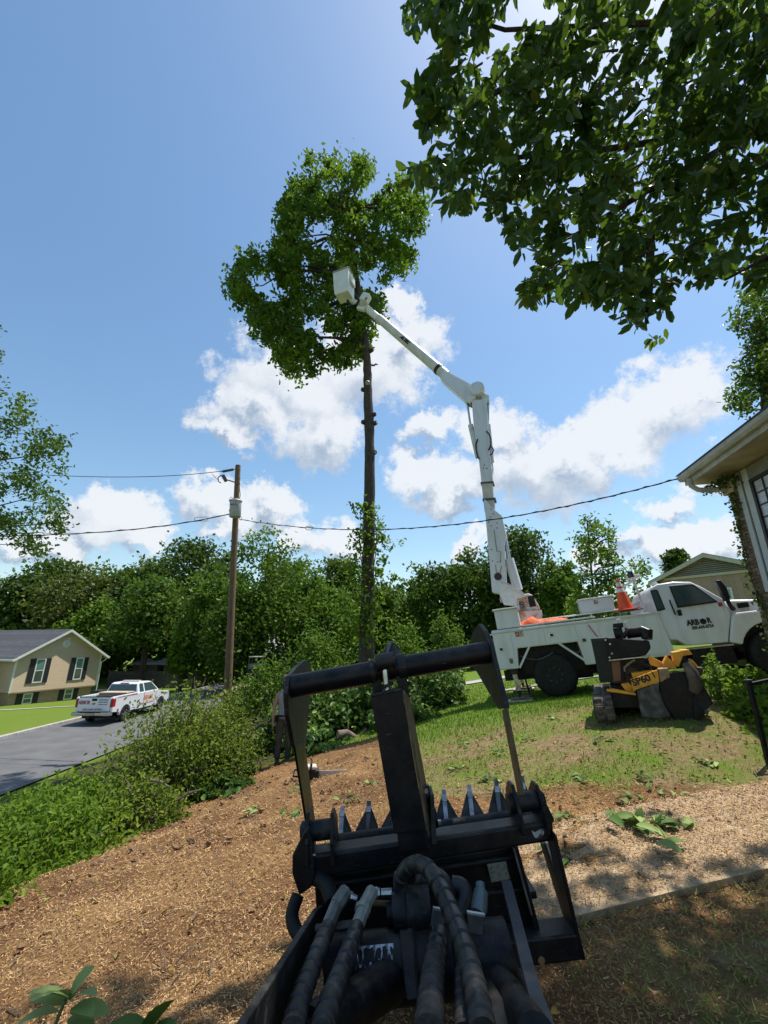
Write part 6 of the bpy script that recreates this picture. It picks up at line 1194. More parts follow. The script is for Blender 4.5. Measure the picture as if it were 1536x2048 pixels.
    for i in rng.choice(np.where(vis)[0], 110, replace=False): c = Vector(C[i]); limb(mb, c, c+Vector((random.uniform(.15, .35), random.uniform(-.15, .1), random.uniform(.05, .3))), .006, .013, .02, 5, 3)
    tag(mb.build('limbs', BARK, t, smooth=True), kind='stuff')
make_magnolia()
def px_tree(name, base_px, Y, poly, ncl, nl, leafm, Ls, Ws, spread, label, thick, gap=(.03, -.5, 0), limbs=20, tint=(.1, .8), trunk_r=.25, trunk_top=None, droop=.2):
    b = at(base_px[0], base_px[1], Y); base = Vector((b.x, Y, G(b.x, Y)-.1)); t = thing(name, base, label, 'tree'); poly = np.array(poly, float)
    cen, Yc = px_points(poly, ncl, lambda q: rng.normal(Y, thick, len(q)), gap=gap); C = np.array([tuple(at(a, c, y)-base) for (a, c), y in zip(cen, Yc)])
    Lc = np.repeat(C, nl, 0)+rng.normal(0, spread, (len(C)*nl, 3)); tn = np.clip(np.repeat(rng.uniform(*tint, len(C)), nl)+rng.normal(0, .15, len(Lc)), 0, 1)
    V, F, tt = leaf_cloud(Lc, Ls, Ws, droop=droop, tint=tn); link('crown', np_mesh('crown', V, F, leafm, tt), t)
    top = at(*(trunk_top or base_px), Y)-base; ht = max(top.z, C[:, 2].mean()); mb = MB(); mb.tube([(0, 0, 0), (.1, 0, ht*.4), top.lerp(Vector((0, 0, ht)), .5), (top.x, top.y, ht)], [trunk_r, trunk_r*.75, trunk_r*.5, trunk_r*.2], 12); mb.build('trunk', BARK, t, smooth=True); mb = MB()
    for i in rng.choice(len(C), min(limbs, len(C)), replace=False):
        c = Vector(C[i]); z0 = max(.3*ht, min(ht*.95, c.z-.25*math.hypot(c.x, c.y))); limb(mb, (top.x*z0/ht*.8, 0, z0), c, .02+.008*c.length*.6, .012, .04)
    tag(mb.build('limbs', BARK, t, smooth=True), kind='stuff'); return t
px_tree('magnolia_tree', (1620, 1290), 12.5, [(1480, 600), (1536, 560), (1700, 560), (1720, 860), (1560, 850), (1536, 820), (1490, 822), (1440, 808), (1445, 785), (1490, 780), (1480, 720), (1500, 690), (1466, 640)], 340, 34, L_MAG, .18, .085, .17, 'dark magnolia above the brick house roof at the right edge', .7, trunk_top=(1620, 640))
px_tree('oak_tree', (-190, 1330), 23, [(-330, 600), (-20, 640), (2, 668), (22, 700), (5, 715), (-30, 740), (0, 768), (38, 780), (60, 805), (50, 830), (80, 850), (110, 868), (140, 888), (138, 905), (110, 920), (137, 935), (130, 950), (95, 960), (110, 985), (125, 1010), (128, 1045), (140, 1058), (110, 1075), (75, 1108), (40, 1090), (0, 1075), (-330, 1100)], 520, 30, L_OAK, .26, .13, .28, 'open-crowned oak reaching in at the left edge', 1.3, gap=(.05, -.1, 2.), limbs=60, trunk_top=(-170, 700))
px_tree('young_tree', (1195, 1290), 17, [(1190, 1030), (1200, 1050), (1216, 1045), (1230, 1080), (1236, 1120), (1260, 1120), (1290, 1120), (1300, 1140), (1260, 1180), (1270, 1225), (1130, 1230), (1140, 1180), (1165, 1140), (1158, 1095), (1138, 1075), (1142, 1062), (1168, 1070), (1165, 1040)], 230, 14, L_MAIN, .17, .085, .14, 'slender young tree growing right behind the truck bed', .5, gap=(.06, -.45, 1.), limbs=30, trunk_r=.06, trunk_top=(1190, 1040))

# --- trees of the wood behind: each with trunk and crown
def far_tree(px, top, Y, wpx, kind, leafm, label, low=1340, crown_low=.25):
    b = at(px, 1300, Y); base = Vector((b.x, Y, G(b.x, Y)-.1)); tp = at(px, top, Y)-base; H = tp.z; rx = wpx/2*((b-CAM).dot(CF))/FPX
    t = thing('pine_tree' if kind == 'pine' else 'broadleaf_tree', base, label, 'tree', 'trees of the wood behind the street')
    dist = Y; S = .0095*dist
    if kind == 'pine':
        ncl = 95; zc = rng.uniform(.42, 1.0, ncl); r = rx*np.clip(np.sin(np.pi*np.clip((zc-.30)/.78, 0, 1)), .12, 1)*rng.uniform(.2, 1.05, ncl); th = rng.uniform(0, 6.28, ncl); C = np.stack([r*np.cos(th), r*np.sin(th), zc*H-.02*H], 1); sp = np.array([.11, .11, .05])*rx*2.4; nl = 64
    else:
        ncl = 110; D = fib(ncl)+rng.normal(0, .10, (ncl, 3)); zz = crown_low*H; C = D*np.array([rx, rx, (H-zz)/2])*rng.uniform(.62, .97, (ncl, 1)); C[:, 0] *= 1+.25*np.sin(C[:, 2]*.9+px); C[:, 2] += zz+(H-zz)/2*.95; sp = np.array([.14, .14, .11])*rx*1.15; nl = 70
    Lc = np.repeat(C, nl, 0)+rng.normal(0, 1, (ncl*nl, 3))*sp; tn = np.clip(np.repeat(rng.uniform(.1, .8, ncl), nl)+rng.normal(0, .15, len(Lc)), 0, 1)
    V, F, tt = quad_cloud(Lc, S, up=.45, tint=tn); link('crown', np_mesh('crown', V, F, leafm, tt), t)
    mb = MB(); r0 = .16+.012*H; mb.tube([(0, 0, 0), (random.gauss(0, .2), 0, H*.35), (random.gauss(0, .25), 0, H*.7), (0, 0, H*.93)], [r0*1.2, r0, r0*.6, r0*.15], 10)
    tr_ = mb.build('trunk', mat('far_bark', (.085, .065, .05), .95, c2=(.05, .04, .03), nscale=3), t, smooth=True); mb = MB()
    for i in rng.choice(ncl, 14, replace=False): c = C[i]; limb(mb, (0, 0, max(.25*H, c[2]-.3*math.hypot(c[0], c[1]))), c, .09, .03, 0, 5, 3)
    tag(mb.build('limbs', MATS['far_bark'], t), kind='stuff')
for a in [(5, 1152, 62, 110, 'pine', L_DARK, 'dark pine at the far left edge of the wood'), (85, 1124, 66, 130, 'pine', L_DARK, 'airy flat-topped pine left of the oak-brown tree'), (150, 1148, 60, 170, 'oak', L_OLIVE, 'brownish olive broadleaf tree behind the tan house roof'), (222, 1130, 64, 130, 'oak', L_MID, 'rounded green tree above the tan house gable'), (285, 1112, 62, 130, 'oak', L_MID, 'taller rounded green tree left of the tall pine'),
          (362, 1084, 58, 150, 'pine', L_DARK, 'tall dark pine with broad crown left of the pole'), (428, 1102, 64, 80, 'oak', L_DARK, 'dense dark round-topped cedar just left of the pole'), (190, 1205, 54, 120, 'oak', L_LITE, 'lighter green tree standing in front of the wood behind the house', 1340, .1), (292, 1165, 50, 150, 'pine', L_MID, 'mid-height pine in front of the woods with leaning trunk'), (418, 1132, 46, 120, 'oak', L_LITE, 'bright yellow-green tree just left of the pole', 1340, .12),
          (520, 1066, 40, 165, 'oak', L_LITE, 'tall bright green tree just right of the pole', 1340, .1), (598, 1130, 46, 120, 'oak', L_MID, 'mid green tree between the pole and the tall trunk'), (470, 1180, 38, 130, 'oak', L_MID, 'low spreading green tree behind the pole', 1340, .15), (672, 1118, 60, 100, 'pine', L_DARK, 'dark pine just left of the tall bare trunk'), (655, 1165, 40, 130, 'oak', L_LITE, 'light green tree directly left of the bare trunk', 1340, .1),
          (790, 1178, 70, 90, 'oak', L_MID, 'distant tree just right of the bare trunk'), (835, 1190, 64, 100, 'oak', L_LITE, 'small distant light green tree right of the bare trunk'), (872, 1122, 50, 120, 'oak', L_MID, 'grey-green oak left of the white boom', 1340, .15), (945, 1098, 48, 130, 'oak', L_MID, 'big oak directly left of the white boom', 1340, .12), (1010, 1112, 52, 110, 'oak', L_DARK, 'dark tree hidden behind the white boom'), (1058, 1060, 46, 130, 'pine', L_DARK, 'tall dark pine right of the white boom'),
          (1060, 1140, 44, 120, 'oak', L_DARK, 'dark round tree under the pine right of the boom', 1340, .1), (1140, 1118, 40, 90, 'oak', L_LITE, 'light green tree left of the slender young tree', 1340, .15), (1390, 1098, 60, 50, 'pine', L_DARK, 'small conifer top rising behind the tan house roof'), (368, 1270, 44, 50, 'oak', L_LITE, 'small yellow-green sapling under the dark pines', 1340, .35), (745, 1155, 56, 100, 'oak', L_MID, 'tree standing behind the tall bare trunk', 1340, .1), (560, 1120, 58, 110, 'oak', L_DARK, 'dark tree filling the gap behind the bright green tree')]:
    far_tree(*a)
def far_wood():
    C = []
    for _ in range(420):
        x = random.uniform(-95, 75); C.append((x, random.uniform(70, 84)+abs(x)*.05, random.uniform(-2, 8.5)+2*math.sin(x*.3)))
    for _ in range(240): C.append((random.uniform(-70, 50), random.uniform(58, 68), random.uniform(-3, 3.2)))
    C = np.array(C); Lc = np.repeat(C, 60, 0)+rng.normal(0, 1, (len(C)*60, 3))*[1.5, 1.0, .9]; V, F, tt = quad_cloud(Lc, 1.15, tint=np.clip(np.repeat(rng.uniform(.0, .7, len(C)), 60)+rng.normal(0, .1, len(Lc)), 0, 1))
    o = link('woodland', np_mesh('woodland', V, F, L_DARK, tt)); tag(o, 'dense dark woodland filling the distance behind the trees', 'woods', kind='stuff')
far_wood()

# --- shrubs on the bank and round the yard
def shrub(x, y, r, h, leafm, Ls, Ws, n, label, name='shrub', twigs=26, up=.6, bare=0., droop=.2, grp='shrubs on the bank', tint=(.1, .85), cat='shrub'):
    base = Vector((x, y, G(x, y)-.03)); t = thing(name, base, label, cat, grp); ncl = max(12, n//26)
    D = rng.normal(size=(ncl, 3)); D = unit(D)*rng.uniform(.35, 1, (ncl, 1))**.6; D[:, 2] = np.abs(D[:, 2]); C = D*[r, r, h*.88]+[0, 0, h*.07]; C[:, 0] += rng.normal(0, r*.1, ncl)
    k = n//ncl; Lc = np.repeat(C, k, 0)+rng.normal(0, 1, (ncl*k, 3))*[r*.15, r*.15, h*.10]; Lc[:, 2] = np.maximum(Lc[:, 2], .02+ground(Lc[:, 0]+x, Lc[:, 1]+y)-base.z)
    tn = np.clip(np.repeat(rng.uniform(*tint, ncl), k)+rng.normal(0, .15, len(Lc)), 0, 1); V, F, tt = leaf_cloud(Lc, Ls, Ws, droop=droop, up=up, tint=tn); link('foliage', np_mesh('foliage', V, F, leafm, tt), t)
    mb = MB()
    for i in rng.choice(ncl, min(twigs, ncl), replace=False): limb(mb, (random.gauss(0, r*.15), random.gauss(0, r*.15), 0), C[i]*(1+bare), .014+.006*h, .004, .05, 5, 4, .08)
    mb.build('stems', BARKL, t); return t
shrub(-4.35, 4.5, .95, .7, L_PRIVET, .085, .034, 4200, 'leafy green bank plants at the left edge nearest the mulch', twigs=30)
shrub(-4.15, 5.9, .85, .8, L_PRIVET, .085, .034, 4200, 'leafy green bush with pointed leaves between the mulch and road')
shrub(-4.9, 7.3, .95, 1.0, L_PRIVET, .09, .04, 5000, 'bushy green plant against the asphalt, left of the twiggy shrub')
shrub(-3.75, 7.3, .75, .75, L_SHRUB, .07, .035, 3000, 'mixed low shrub with bare sticks in front of the twiggy shrub', bare=.15)
shrub(-4.05, 9.3, 1.25, 2.1, L_SHRUB, .085, .042, 7600, 'large twiggy olive-green shrub in front of the pickup', twigs=110, bare=.16)
shrub(-3.5, 10.4, .8, 1.75, L_SHRUB, .08, .04, 3600, 'yellow-green shrub just left of the standing man', twigs=70, bare=.14)
shrub(-3.9, 11.8, .9, 1.1, L_SHRUB, .07, .035, 3600, 'shrub behind the man in front of the trailer', twigs=30)
shrub(-6.4, 8.4, .4, .8, L_SHRUB, .07, .03, 1300, 'thin shoot with a leafy tuft standing against the road', bare=.1)
shrub(-6.0, 6.0, .55, .8, L_SHRUB, .07, .03, 1300, 'small leafy tuft over the shaded road edge at left', bare=.1)
shrub(-5.6, 4.6, .8, .7, L_PRIVET, .085, .034, 2200, 'low green growth at the extreme left edge by the road')
for x, y, r, h, n, lab in ((-2.6, 17.5, 1.5, 3.4, 4200, 'tall bright green sapling thicket left of the bare trunk'), (1.0, 18.0, 1.1, 2.8, 2600, 'bright green sapling right of the bare trunk'), (-4.6, 18.0, 1.4, 2.6, 3200, 'green thicket in front of the far house'), (3.0, 21.0, 1.0, 3.2, 1800, 'thin sapling left of the bucket truck rear'), (-.2, 17.6, 1.0, 1.9, 2600, 'leafy growth around the base of the bare trunk')):
    shrub(x, y, r, h, L_LITE, .17, .09, n, lab, 'sapling_thicket', grp='saplings behind the brush pile')
for x, y, r, h, n, lab in ((6.1, 6.9, .6, .32, 1300, 'leafy weeds under the truck wing beside the brick pier'), (5.3, 6.1, .6, .3, 1500, 'low green weeds left of the iron railing'), (5.1, 5.2, .6, .4, 1300, 'low weeds at the foot of the iron railing'), (6.2, 7.6, .4, .6, 500, 'shrub growing up in front of the truck front wheel'), (5.6, 7.6, .25, .75, 160, 'thin leafy shoot standing in front of the truck step')):
    shrub(x, y, r, h, L_PRIVET, .10, .06, n, lab, 'weeds', grp='weeds by the house', twigs=14)
# --- brush pile of cut limbs
def brush():
    for x, y, r, h, n, lab in ((-1.45, 12.3, 1.0, 1.25, 2300, 'heap of cut leafy branches directly right of the standing man'), (-.1, 12.4, 1.0, 1.45, 2300, 'highest heap of cut branches in front of the bare trunk'), (1.3, 12.9, .9, 1.3, 2000, 'heap of cut branches nearest the truck outrigger'), (-2.5, 12.6, .8, 1.2, 1700, 'heap of cut branches behind the standing man'), (.5, 11.2, .7, .55, 900, 'low spread of wilted cut branches at the lawn edge'), (-1.6, 10.9, .7, .5, 900, 'low litter of pale cut leaves at the man\'s side'), (-2.9, 8.8, .5, .3, 420, 'scattered green sprigs at the edge of the mulch by the man')):
        shrub(x, y, r, h, L_CUT, .17, .095, n, lab, 'brush_pile', 20, .5, .2, .35, 'cut branches in the brush pile', cat='brush pile')
    a = at(676, 1470, 10.9); b = at(733, 1472, 11.2); z = G(a.x, a.y); lg = thing('cut_limb', Vector((a.x, a.y, z)), 'crooked cut limb with orange sawn end on the brush pile', 'log')
    A = a-lg.location; B = b-lg.location; MB().tube([A, A.lerp(B, .3)+Vector((0, 0, .05)), A.lerp(B, .65)-Vector((0, 0, .07)), B], [.10, .085, .075, .06], 12).build('limb', BARKL, lg, smooth=True); d = (A-B).normalized(); MB().tube([A, A+d*.012], .09, 12).build('sawn_end', WOODCUT, lg); MB().tube([A.lerp(B, .85), A.lerp(B, .9)+Vector((.05, 0, .16))], [.045, .035], 8).build('knob', BARKL, lg); MB().tube([A.lerp(B, .3), A.lerp(B, .35)+Vector((0, 0, .2))], [.04, .02], 8).build('knob', BARKL, lg)
    c = thing('hooked_branch', at(800, 1440, 11.0), 'thin pale bent branch sticking out of the brush pile', 'branch'); MB().tube([at(p, q, 11)-c.location for p, q in ((800, 1440), (812, 1410), (832, 1385), (834, 1372), (820, 1362))], .022, 6).build('branch', BARKL, c, smooth=True)
    for (p0, p1, Y, lab) in (((495, 1465), (540, 1440), 9.8, 'pale bare stick leaning among the shrubs by the man'), ((300, 1560), (340, 1575), 7.2, 'pale forked stick lying low in the bank shrubs'), ((355, 1600), (400, 1580), 7.2, 'short pale stick at the edge of the mulch')):
        c = thing('fallen_stick', at(*p0, Y), lab, 'stick'); e = at(*p1, Y)-c.location; MB().tube([(0, 0, 0), e*.5+Vector((0, 0, .03)), e], [.022, .017, .009], 6).build('stick', BARKL, c, smooth=True); MB().tube([e*.4, e*.6+Vector((0, 0, .15))], [.012, .005], 5).build('twig', BARKL, c)
brush()

# ------------------------------------------------------------------ wood chips, grass, fallen sprigs
CHIP = mat('wood_chip', (.95, .95, .95), .85, c2=(.7, .68, .64), nscale=30, attr='tintc')
def chips():
    N = 900000; x = rng.uniform(-5, 7, N); y = rng.uniform(1.1, 10.5, N); d2 = x*x+y*y+2.2
    walk = (y > 2.9+.2*(x-.55)) & (y < 4.12+.185*(x-.9)) & (x > .6)
    keep = rng.uniform(0, 1, N) < np.clip(np.maximum((mulch_w(x, y)+.05)*(.75+.25*np.clip(1.2*np.sin(x*1.7+np.sin(y*2.2))*np.sin(y*1.3+1)+.6, 0, 1)), walk*2.2)*8.0/d2, 0, 1); x, y, walk = x[keep], y[keep], walk[keep]; n = len(x); z = ground(x, y)+np.where(walk, .012, relief(x, y))+rng.uniform(.003, .022, n)
    C = np.stack([x, y, z], 1); dist = np.sqrt(x*x+y*y); th = rng.uniform(0, 6.283, n); d = unit(np.stack([np.cos(th), np.sin(th), rng.normal(0, .25, n)], 1)); nn = unit(np.stack([rng.normal(0, .3, n), rng.normal(0, .3, n), np.ones(n)], 1)); s = unit(np.cross(d, nn))
    L = (rng.uniform(.0035, .011, n)*rng.choice([1, 1, 1, 1, 2.2], n)*np.clip(dist/4, .9, 1.5))[:, None]; W = (rng.uniform(.0012, .0034, n)*np.clip(dist/4, .9, 1.5))[:, None]
    P = np.stack([C-d*L-s*W, C+d*L-s*W*.6, C+d*L*.9+s*W*.7, C-d*L*.9+s*W], 1).reshape(-1, 3); F = np.arange(n)[:, None]*4+np.array([[0, 1, 2, 3]])
    base = np.array([(.66, .41, .17), (.52, .29, .105), (.72, .50, .25), (.30, .155, .06), (.16, .085, .04)]); pale = np.clip((y < 4.3)*.5+walk*.4+.3*np.sin(x*1.3+y*.8), 0, 1); k = np.where(rng.uniform(0, 1, n) < .15+.45*pale, rng.choice([0, 0, 2], n), rng.choice([0, 1, 1, 3, 3, 3, 4, 4], n)); colr = base[k]*rng.uniform(.55, 1.08, (n, 1)); colr = np.c_[colr, np.ones(n)]
    o = link('wood_chips', np_mesh('wood_chips', P, F, CHIP, tintcol=np.repeat(colr, 4, 0))); tag(o, 'loose tan wood chips strewn over the soil and walkway', 'wood chips', kind='stuff'); print('chips', n)
chips()
def clods():
    CM = mat('soil_clod', (.15, .08, .04), .95, c2=(.28, .165, .075), nscale=14, bump=.6, bscale=30); mb = MB()
    for _ in range(260):
        y = random.uniform(2.6, 10.8); x = float(hedge_x(y))+abs(random.gauss(.0, .55))-.1
        if random.random() < .35: x, y = random.uniform(-2.6, .4), random.uniform(3.5, 9)
        s = random.uniform(.008, .03)*(1.3 if y > 5 else 1); k = len(mb.v); mb.ball((x, y, G(x, y)+s*.2), s*random.uniform(.8, 1.5), s, s*.7, 7, 5)
        mb.v[k:] = [(a+random.gauss(0, s*.16), b+random.gauss(0, s*.16), c+random.gauss(0, s*.12)) for a, b, c in mb.v[k:]]
    tag(mb.build('soil_clods', CM), 'dark clods of turned soil along the edge of the mulch', 'soil', kind='stuff')
clods()
def litter():
    LB = leaf_mat('dead_leaf_litter', [(0, (.10, .045, .02)), (.5, (.22, .11, .045)), (.9, (.34, .21, .09)), (1, (.16, .20, .05))], .15); n = 1500
    x = np.r_[rng.uniform(.3, 7, 900), rng.uniform(-3, 2, 600)]; y = np.r_[rng.uniform(3.9, 8, 900), rng.uniform(2, 11, 600)]; C = np.stack([x, y, ground(x, y)+relief(x, y)+rng.uniform(.012, .03, n)], 1); d = np.stack([rng.normal(0, 1, n), rng.normal(0, 1, n), rng.normal(0, .3, n)], 1)
    V, F, tt = leaf_cloud(C, .055, .025, up=1.0, dirs=d, fold=.5); tag(link('leaf_litter', np_mesh('leaf_litter', V, F, LB, tt)), 'scattered dead leaves and bark flakes on the worn ground', 'leaf litter', kind='stuff')
    mb = MB()
    for _ in range(240):
        x_, y_ = random.uniform(-3, 4.5), random.uniform(2, 9.5); z_ = G(x_, y_)+.012+float(relief(x_, y_)); a = random.uniform(0, 6.28); l = random.uniform(.04, .17); dx, dy = math.cos(a)*l, math.sin(a)*l
        mb.tube([(x_, y_, z_), (x_+dx*.5, y_+dy*.5, G(x_+dx*.5, y_+dy*.5)+.022), (x_+dx, y_+dy, G(x_+dx, y_+dy)+.014)], [.005, .004, .002], 4)
    tag(mb.build('twig_litter', BARKL), 'small broken twigs scattered over the mulch and lawn', 'twigs', kind='stuff')
litter()
def grass():
    N = 330000; x = rng.uniform(-1.5, 10.5, N); y = rng.uniform(.8, 17, N); w = (1-mulch_w(x, y))*np.clip(28/(y*y+4), 0, 1)*np.clip(1-.75*lawn_wear(x, y)*(.5+.5*np.sin(x*2.3+np.sin(y*1.9))*np.sin(y*2.7)+.15), .12, 1)
    wk = (y > 2.9+.2*(x-.55)) & (y < 4.3+.185*(x-.9)); w = w*(~wk)*((y > 4.3) | (x > .9)); w = np.where((y < 3.6) & (x > .9), 1-.3*mulch_w(x, y), w)*(~wk)
    kp = rng.uniform(0, 1, N) < w; x, y = x[kp], y[kp]; n = len(x); z = ground(x, y); h = rng.uniform(.02, .055, n)*(1+.5*(y > 8))*(1-.35*(y < 3.8)); th = rng.uniform(0, 6.28, n); b = np.stack([np.cos(th), np.sin(th), 0*th], 1)*.0045*np.clip(y/6, 1, 2.5)[:, None]; C = np.stack([x, y, z-.004], 1); tip = C+np.stack([rng.normal(0, .018, n), rng.normal(0, .018, n), h], 1)
    P = np.stack([C-b, C+b, tip], 1).reshape(-1, 3); F = np.arange(n)[:, None]*3+np.array([[0, 1, 2]]); g = leaf_mat('grass_blades', [(0, (.06, .11, .012)), (.5, (.115, .20, .02)), (.8, (.19, .25, .035)), (1, (.34, .25, .14))], .3); dry = np.clip(rng.uniform(0, .8, n)+lawn_wear(x, y)*rng.uniform(0, .45, n)+(y < 3.8)*rng.uniform(.2, 1.0, n), 0, 1)
    o = link('grass', np_mesh('grass', P, F, g, np.repeat(dry, 3))); tag(o, 'short patchy green lawn grass around the truck', 'grass', kind='stuff'); print('grass', n)
grass()
SPN = {}
def sprigs():
    SP = leaf_mat('wilted_sprig_leaves', [(0, (.05, .09, .025)), (.6, (.13, .175, .055)), (1, (.32, .34, .17))], .2)
    def sprig(loc, n, L, W, spread, label, lift=0., grp='fallen sprigs on the lawn'):
        t = thing('leaf_sprig', loc, label, 'leaf sprig', grp); C = np.stack([rng.normal(0, spread, n), rng.normal(0, spread, n), rng.uniform(.01, .05, n)+lift], 1); d = np.stack([rng.normal(0, 1, n), rng.normal(0, 1, n), rng.normal(0, .25, n)], 1); V, F, tt = leaf_cloud(C, L, W, up=1.2, dirs=d, hi=True); link('leaves', np_mesh('leaves', V, F, SP, tt), t); MB().tube([(-spread, 0, .01), (0, .02, .03+lift), (spread, 0, .02+lift)], .006, 5).build('twig', BARKL, t)
    for px, py in ((1130, 1640), (1000, 1505), (930, 1490), (1060, 1480), (905, 1540), (980, 1560), (1200, 1480), (1160, 1560), (1280, 1560), (1330, 1590), (1250, 1600), (1420, 1530), (870, 1445), (920, 1450), (1100, 1440), (700, 1600), (585, 1635), (500, 1625), (745, 1570), (1110, 1720), (600, 1585)):
        where = 'on the mulch left of the grapple' if px < 650 else 'on the mulch behind the grapple jaw' if px < 760 else 'on the walkway edge by the grapple' if py > 1700 else 'on worn ground beside the walkway' if py > 1580 and px > 1100 else 'on the lawn below the stump grinder' if px > 1150 else 'on the lawn by the brush pile' if py < 1460 else 'on the lawn between the jaw and the grinder'
        k_ = SPN.setdefault(where, 0); SPN[where] += 1; sprig(hit(px, py), 7, .10, .05, .07, ['small sprig of green leaves ', 'another small green sprig ', 'third small leafy sprig ', 'fourth small leafy sprig ', 'fifth small leafy sprig ', 'sixth small leafy sprig ', 'seventh small leafy sprig '][k_]+where)
    sprig(hit(1310, 1665), 26, .17, .075, .13, 'large curled bunch of leaves lying on the walkway', .03); sprig(hit(1255, 1645), 12, .14, .07, .10, 'bunch of blue-green leaves at the walkway edge')
    # two sprigs standing up at the bottom left corner
    for cx, cy, Yd, lab, stops in ((130, 2000, 1.55, 'pale green leafy sprig standing at the bottom left corner', 0), (290, 2050, 1.6, 'darker leafy sprig at the bottom edge', 1)):
        c = at(cx, cy, Yd); g = G(c.x, c.y); t = thing('leaf_sprig', Vector((c.x, c.y, g)), lab, 'leaf sprig'); h = c.z-g; mb = MB().tube([(-.12, -.1, 0), (-.06, -.05, h*.6), (0, 0, h)], .005, 6); mb.build('stem', mat('green_stem', (.12, .16, .05), .6), t)
        for k in range(9 if not stops else 7):
            a = (k-4)*.42+1.3; ln = .13*(1-.06*abs(k-4)); d = np.array([[math.cos(a), .25*math.sin(k*2.1), math.sin(a)*.8]]); p = np.array([[0, 0, h-.03]])+d*ln*.62
            if stops: p[0][2] -= .02
            V, F, tt = leaf_cloud(p, ln, .055, up=1.5, fold=.1, dirs=d*[1, 1, .45]+[0, -.25, 0], tint=np.array([.75+.03*k if not stops else .3]), hi=True); link('leaf', np_mesh('leaf', V, F, SP, tt), t)
sprigs()

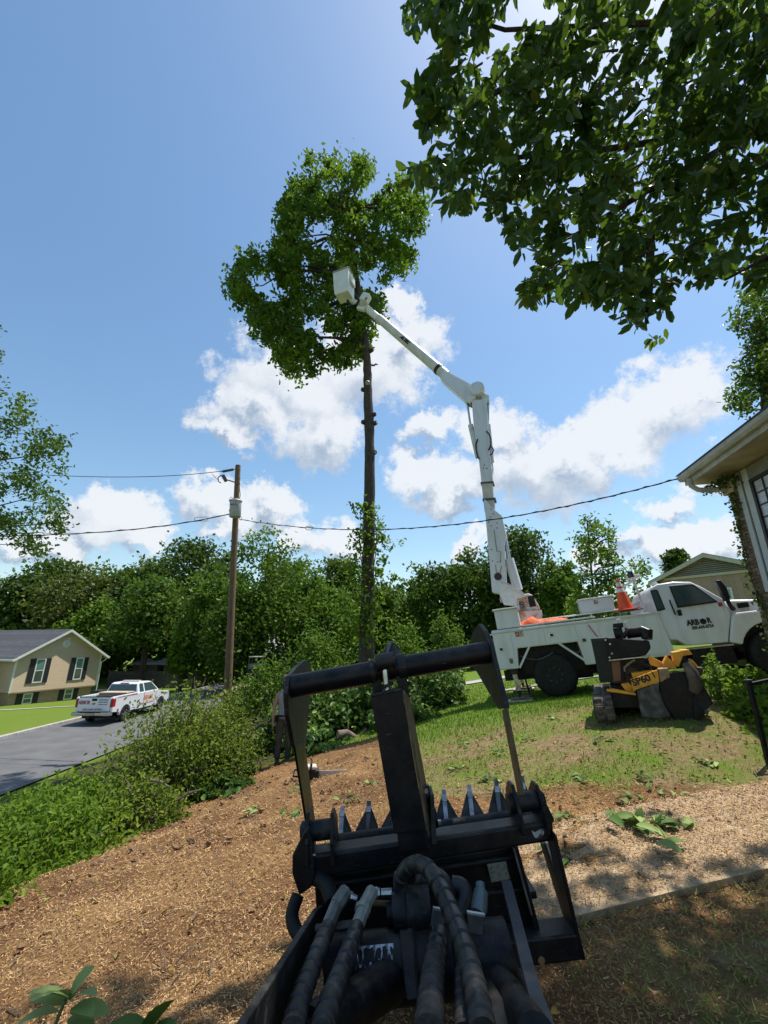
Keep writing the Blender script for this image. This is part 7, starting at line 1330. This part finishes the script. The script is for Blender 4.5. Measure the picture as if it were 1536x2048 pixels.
# ------------------------------------------------------------------ the man and the chainsaw
def make_man():
    f = at(564, 1521, 10.4); base = Vector((f.x, f.y, G(f.x, f.y))); print('man z', f.z, base.z)
    p = thing('person', base, 'man in cap, grey sleeveless shirt and dark trousers standing by the brush', 'person'); p.rotation_euler = (0, 0, R(15))
    def skin(name, verts, edges, m, sub=2):
        me = bpy.data.meshes.new(name); me.from_pydata([v[:3] for v in verts], edges, []); me.materials.append(m); o = link(name, me, p)
        o.modifiers.new('skin', 'SKIN'); 
        if not me.skin_vertices: bpy.context.view_layer.objects.active = o
        lay = me.skin_vertices[0] if me.skin_vertices else None
        if lay:
            for i, v in enumerate(verts): lay.data[i].radius = (v[3], v[4] if len(v) > 4 else v[3]); lay.data[i].use_root = (i == 0)
        s = o.modifiers.new('sub', 'SUBSURF'); s.levels = sub; s.render_levels = sub; 
        me.polygons.foreach_set('use_smooth', []) ; o.modifiers['skin'].use_smooth_shade = True; return o
    SK = mat('sunburnt_skin', (.42, .22, .15), .55, c2=(.36, .17, .11), nscale=8)
    V = [(0, 0, .98, .13, .10), (0, 0, 1.15, .125, .095), (0, .01, 1.32, .15, .105), (0, .01, 1.43, .09, .08), (0, 0, 1.50, .052), (0, -.01, 1.58, .07, .08), (0, -.015, 1.66, .078, .092), (0, -.01, 1.73, .055, .065)]; E = [(i, i+1) for i in range(7)]
    for s in (-1, 1):
        k = len(V); V += [(s*.17, .01, 1.41, .058), (s*.225, .0, 1.22, .046), (s*.245, -.02, 1.12, .042), (s*.255, -.06, .96, .034), (s*.258, -.085, .87, .026, .022), (s*.258, -.10, .80, .034, .016)]; E += [(3, k)]+[(k+i, k+i+1) for i in range(5)]; pm = k+5
        for j in range(4):
            a = len(V); yy = -.10-.026+j*.017; l = (.075, .082, .078, .062)[j]; V += [(s*.258, yy, .765, .010), (s*.252, yy-.004, .765-l*.5, .009), (s*.240, yy, .765-l, .0075)]; E += [(pm, a), (a, a+1), (a+1, a+2)]
        a = len(V); V += [(s*.245, -.135, .82, .011), (s*.235, -.155, .785, .010), (s*.23, -.16, .755, .008)]; E += [(k+4, a), (a, a+1), (a+1, a+2)]
        k = len(V); V += [(s*.09, 0, .90, .095), (s*.10, -.01, .50, .062), (s*.105, .01, .28, .052), (s*.11, .02, .09, .04), (s*.115, -.10, .04, .035)]; E += [(0, k)]+[(k+i, k+i+1) for i in range(4)]
    V.append((0, -.108, 1.632, .014)); E.append((6, len(V)-1))
    skin('body', V, E, SK)
    TS = mat('grey_tank_top', (.30, .30, .31), .85, c2=(.24, .24, .25), nscale=5, bump=.3, bscale=14)
    rows = [(.90, .172, .132), (1.02, .168, .128), (1.12, .155, .12), (1.25, .172, .13), (1.36, .185, .128), (1.43, .15, .105), (1.47, .085, .075)]
    mb = MB(); n = 22; Vv = []
    for z, a, b in rows:
        for k in range(n): t = 2*math.pi*k/n; Vv.append((a*math.cos(t), .005+b*math.sin(t), z+.01*math.sin(3*t)*(z < 1)))
    mb.add(Vv, [(i*n+k, i*n+(k+1) % n, (i+1)*n+(k+1) % n, (i+1)*n+k) for i in range(len(rows)-1) for k in range(n)]); mb.build('shirt', TS, p, smooth=True)
    MB().box((-.07, -.135, 1.27), (.07, -.128, 1.30)).build('shirt_print', mat('print_grey', (.14, .15, .18), .8), p)
    TR = mat('dark_work_trousers', (.035, .03, .03), .85, c2=(.075, .065, .06), nscale=6, bump=.4, bscale=12)
    V = [(0, 0, 1.0, .165, .125)]; E = []
    for s in (-1, 1):
        k = len(V); V += [(s*.085, 0, .86, .108), (s*.095, -.005, .66, .092), (s*.102, -.01, .48, .078), (s*.108, .01, .25, .072), (s*.112, .02, .07, .072)]; E += [(0, k)]+[(k+i, k+i+1) for i in range(4)]
    skin('trousers', V, E, TR)
    MB().lathe([(.165, 0), (.168, .03)], (0, .003, .945), (0, 0, 1), 22).build('belt', BLACK, p)
    for s in (-1, 1): MB().add(*[(lambda v: ([(s*.112+x, y, z) for x, y, z in v], [(3, 2, 1, 0), (4, 5, 6, 7), (0, 1, 5, 4), (1, 2, 6, 5), (2, 3, 7, 6), (3, 0, 4, 7)]))([(-.05, -.20, 0), (.05, -.20, 0), (.045, .09, 0), (-.045, .09, 0), (-.04, -.18, .07), (.04, -.18, .07), (.045, .08, .13), (-.045, .08, .13)])][0]).build('boot', BLACKW, p, .02)
    MB().ball((0, -.005, 1.70), .098, .112, .095, 16, 8).build('hair', mat('brown_hair', (.04, .025, .015), .8), p, smooth=True)
    cp = MB().lathe([(.112, 0), (.112, .05), (.095, .095), (.05, .12), (.0, .125)], (0, -.01, 1.70), (0, 0, 1), 20).build('cap', mat('cap_brown', (.10, .07, .05), .8), p, smooth=True); MB().prism([(-.085, -.09, 1.705), (.085, -.09, 1.705), (.06, -.20, 1.69), (-.06, -.20, 1.69)], (0, 0, .012)).build('brim', MATS['cap_brown'], cp, .004); MB().box((-.045, -.128, 1.72), (.045, -.112, 1.775)).build('cap_patch', mat('tan_patch', (.5, .35, .14), .8), cp)
    for s in (-1, 1): MB().ball((s*.034, -.103, 1.668), .012, .008, .009, 8, 6).build('eye', LETTER_K, p); MB().ball((s*.092, .0, 1.65), .014, .024, .034, 8, 6).build('ear', SK, p, smooth=True)
    MB().box((-.026, -.103, 1.588), (.026, -.094, 1.597)).build('mouth', mat('lip', (.28, .1, .08), .6), p, .003)
    MB().prism([(-.2, -.05, .98), (-.15, -.12, .98), (-.14, -.12, .86), (-.19, -.06, .86)], (-.02, -.01, 0)).build('belt_pouch', BLACK, p, .008)
    # chainsaw on the chips
    c = hit(622, 1560); s = thing('chainsaw', c, 'white and dark chainsaw with pale bar lying on the mulch', 'chainsaw'); s.rotation_euler = (0, 0, R(8))
    MB().box((-.14, -.09, .03), (.12, .09, .15)).build('engine_body', BLACKW, s, .02); MB().box((-.13, -.085, .151), (.08, .085, .21)).build('top_cover', mat('saw_cream', (.62, .56, .46), .5), s, .025); MB().tube([(-.02, -.1, .10), (0, -.12, .24), (0, .1, .25), (-.02, .11, .12)], .014, 8).build('front_handle', BLACK, s, smooth=True); MB().tube([(-.12, 0, .14), (-.26, 0, .15), (-.28, 0, .06), (-.12, 0, .05)], .016, 8).build('rear_handle', BLACK, s, smooth=True)
    MB().prism([(.12, -.02, .06), (.56, -.02, .06), (.60, -.02, .09), (.56, -.02, .125), (.12, -.02, .13)], (0, .01, 0)).build('guide_bar', mat('pale_bar_metal', (.6, .58, .52), .4, .3), s, .002)
make_man()
print('objects', len(bpy.data.objects))
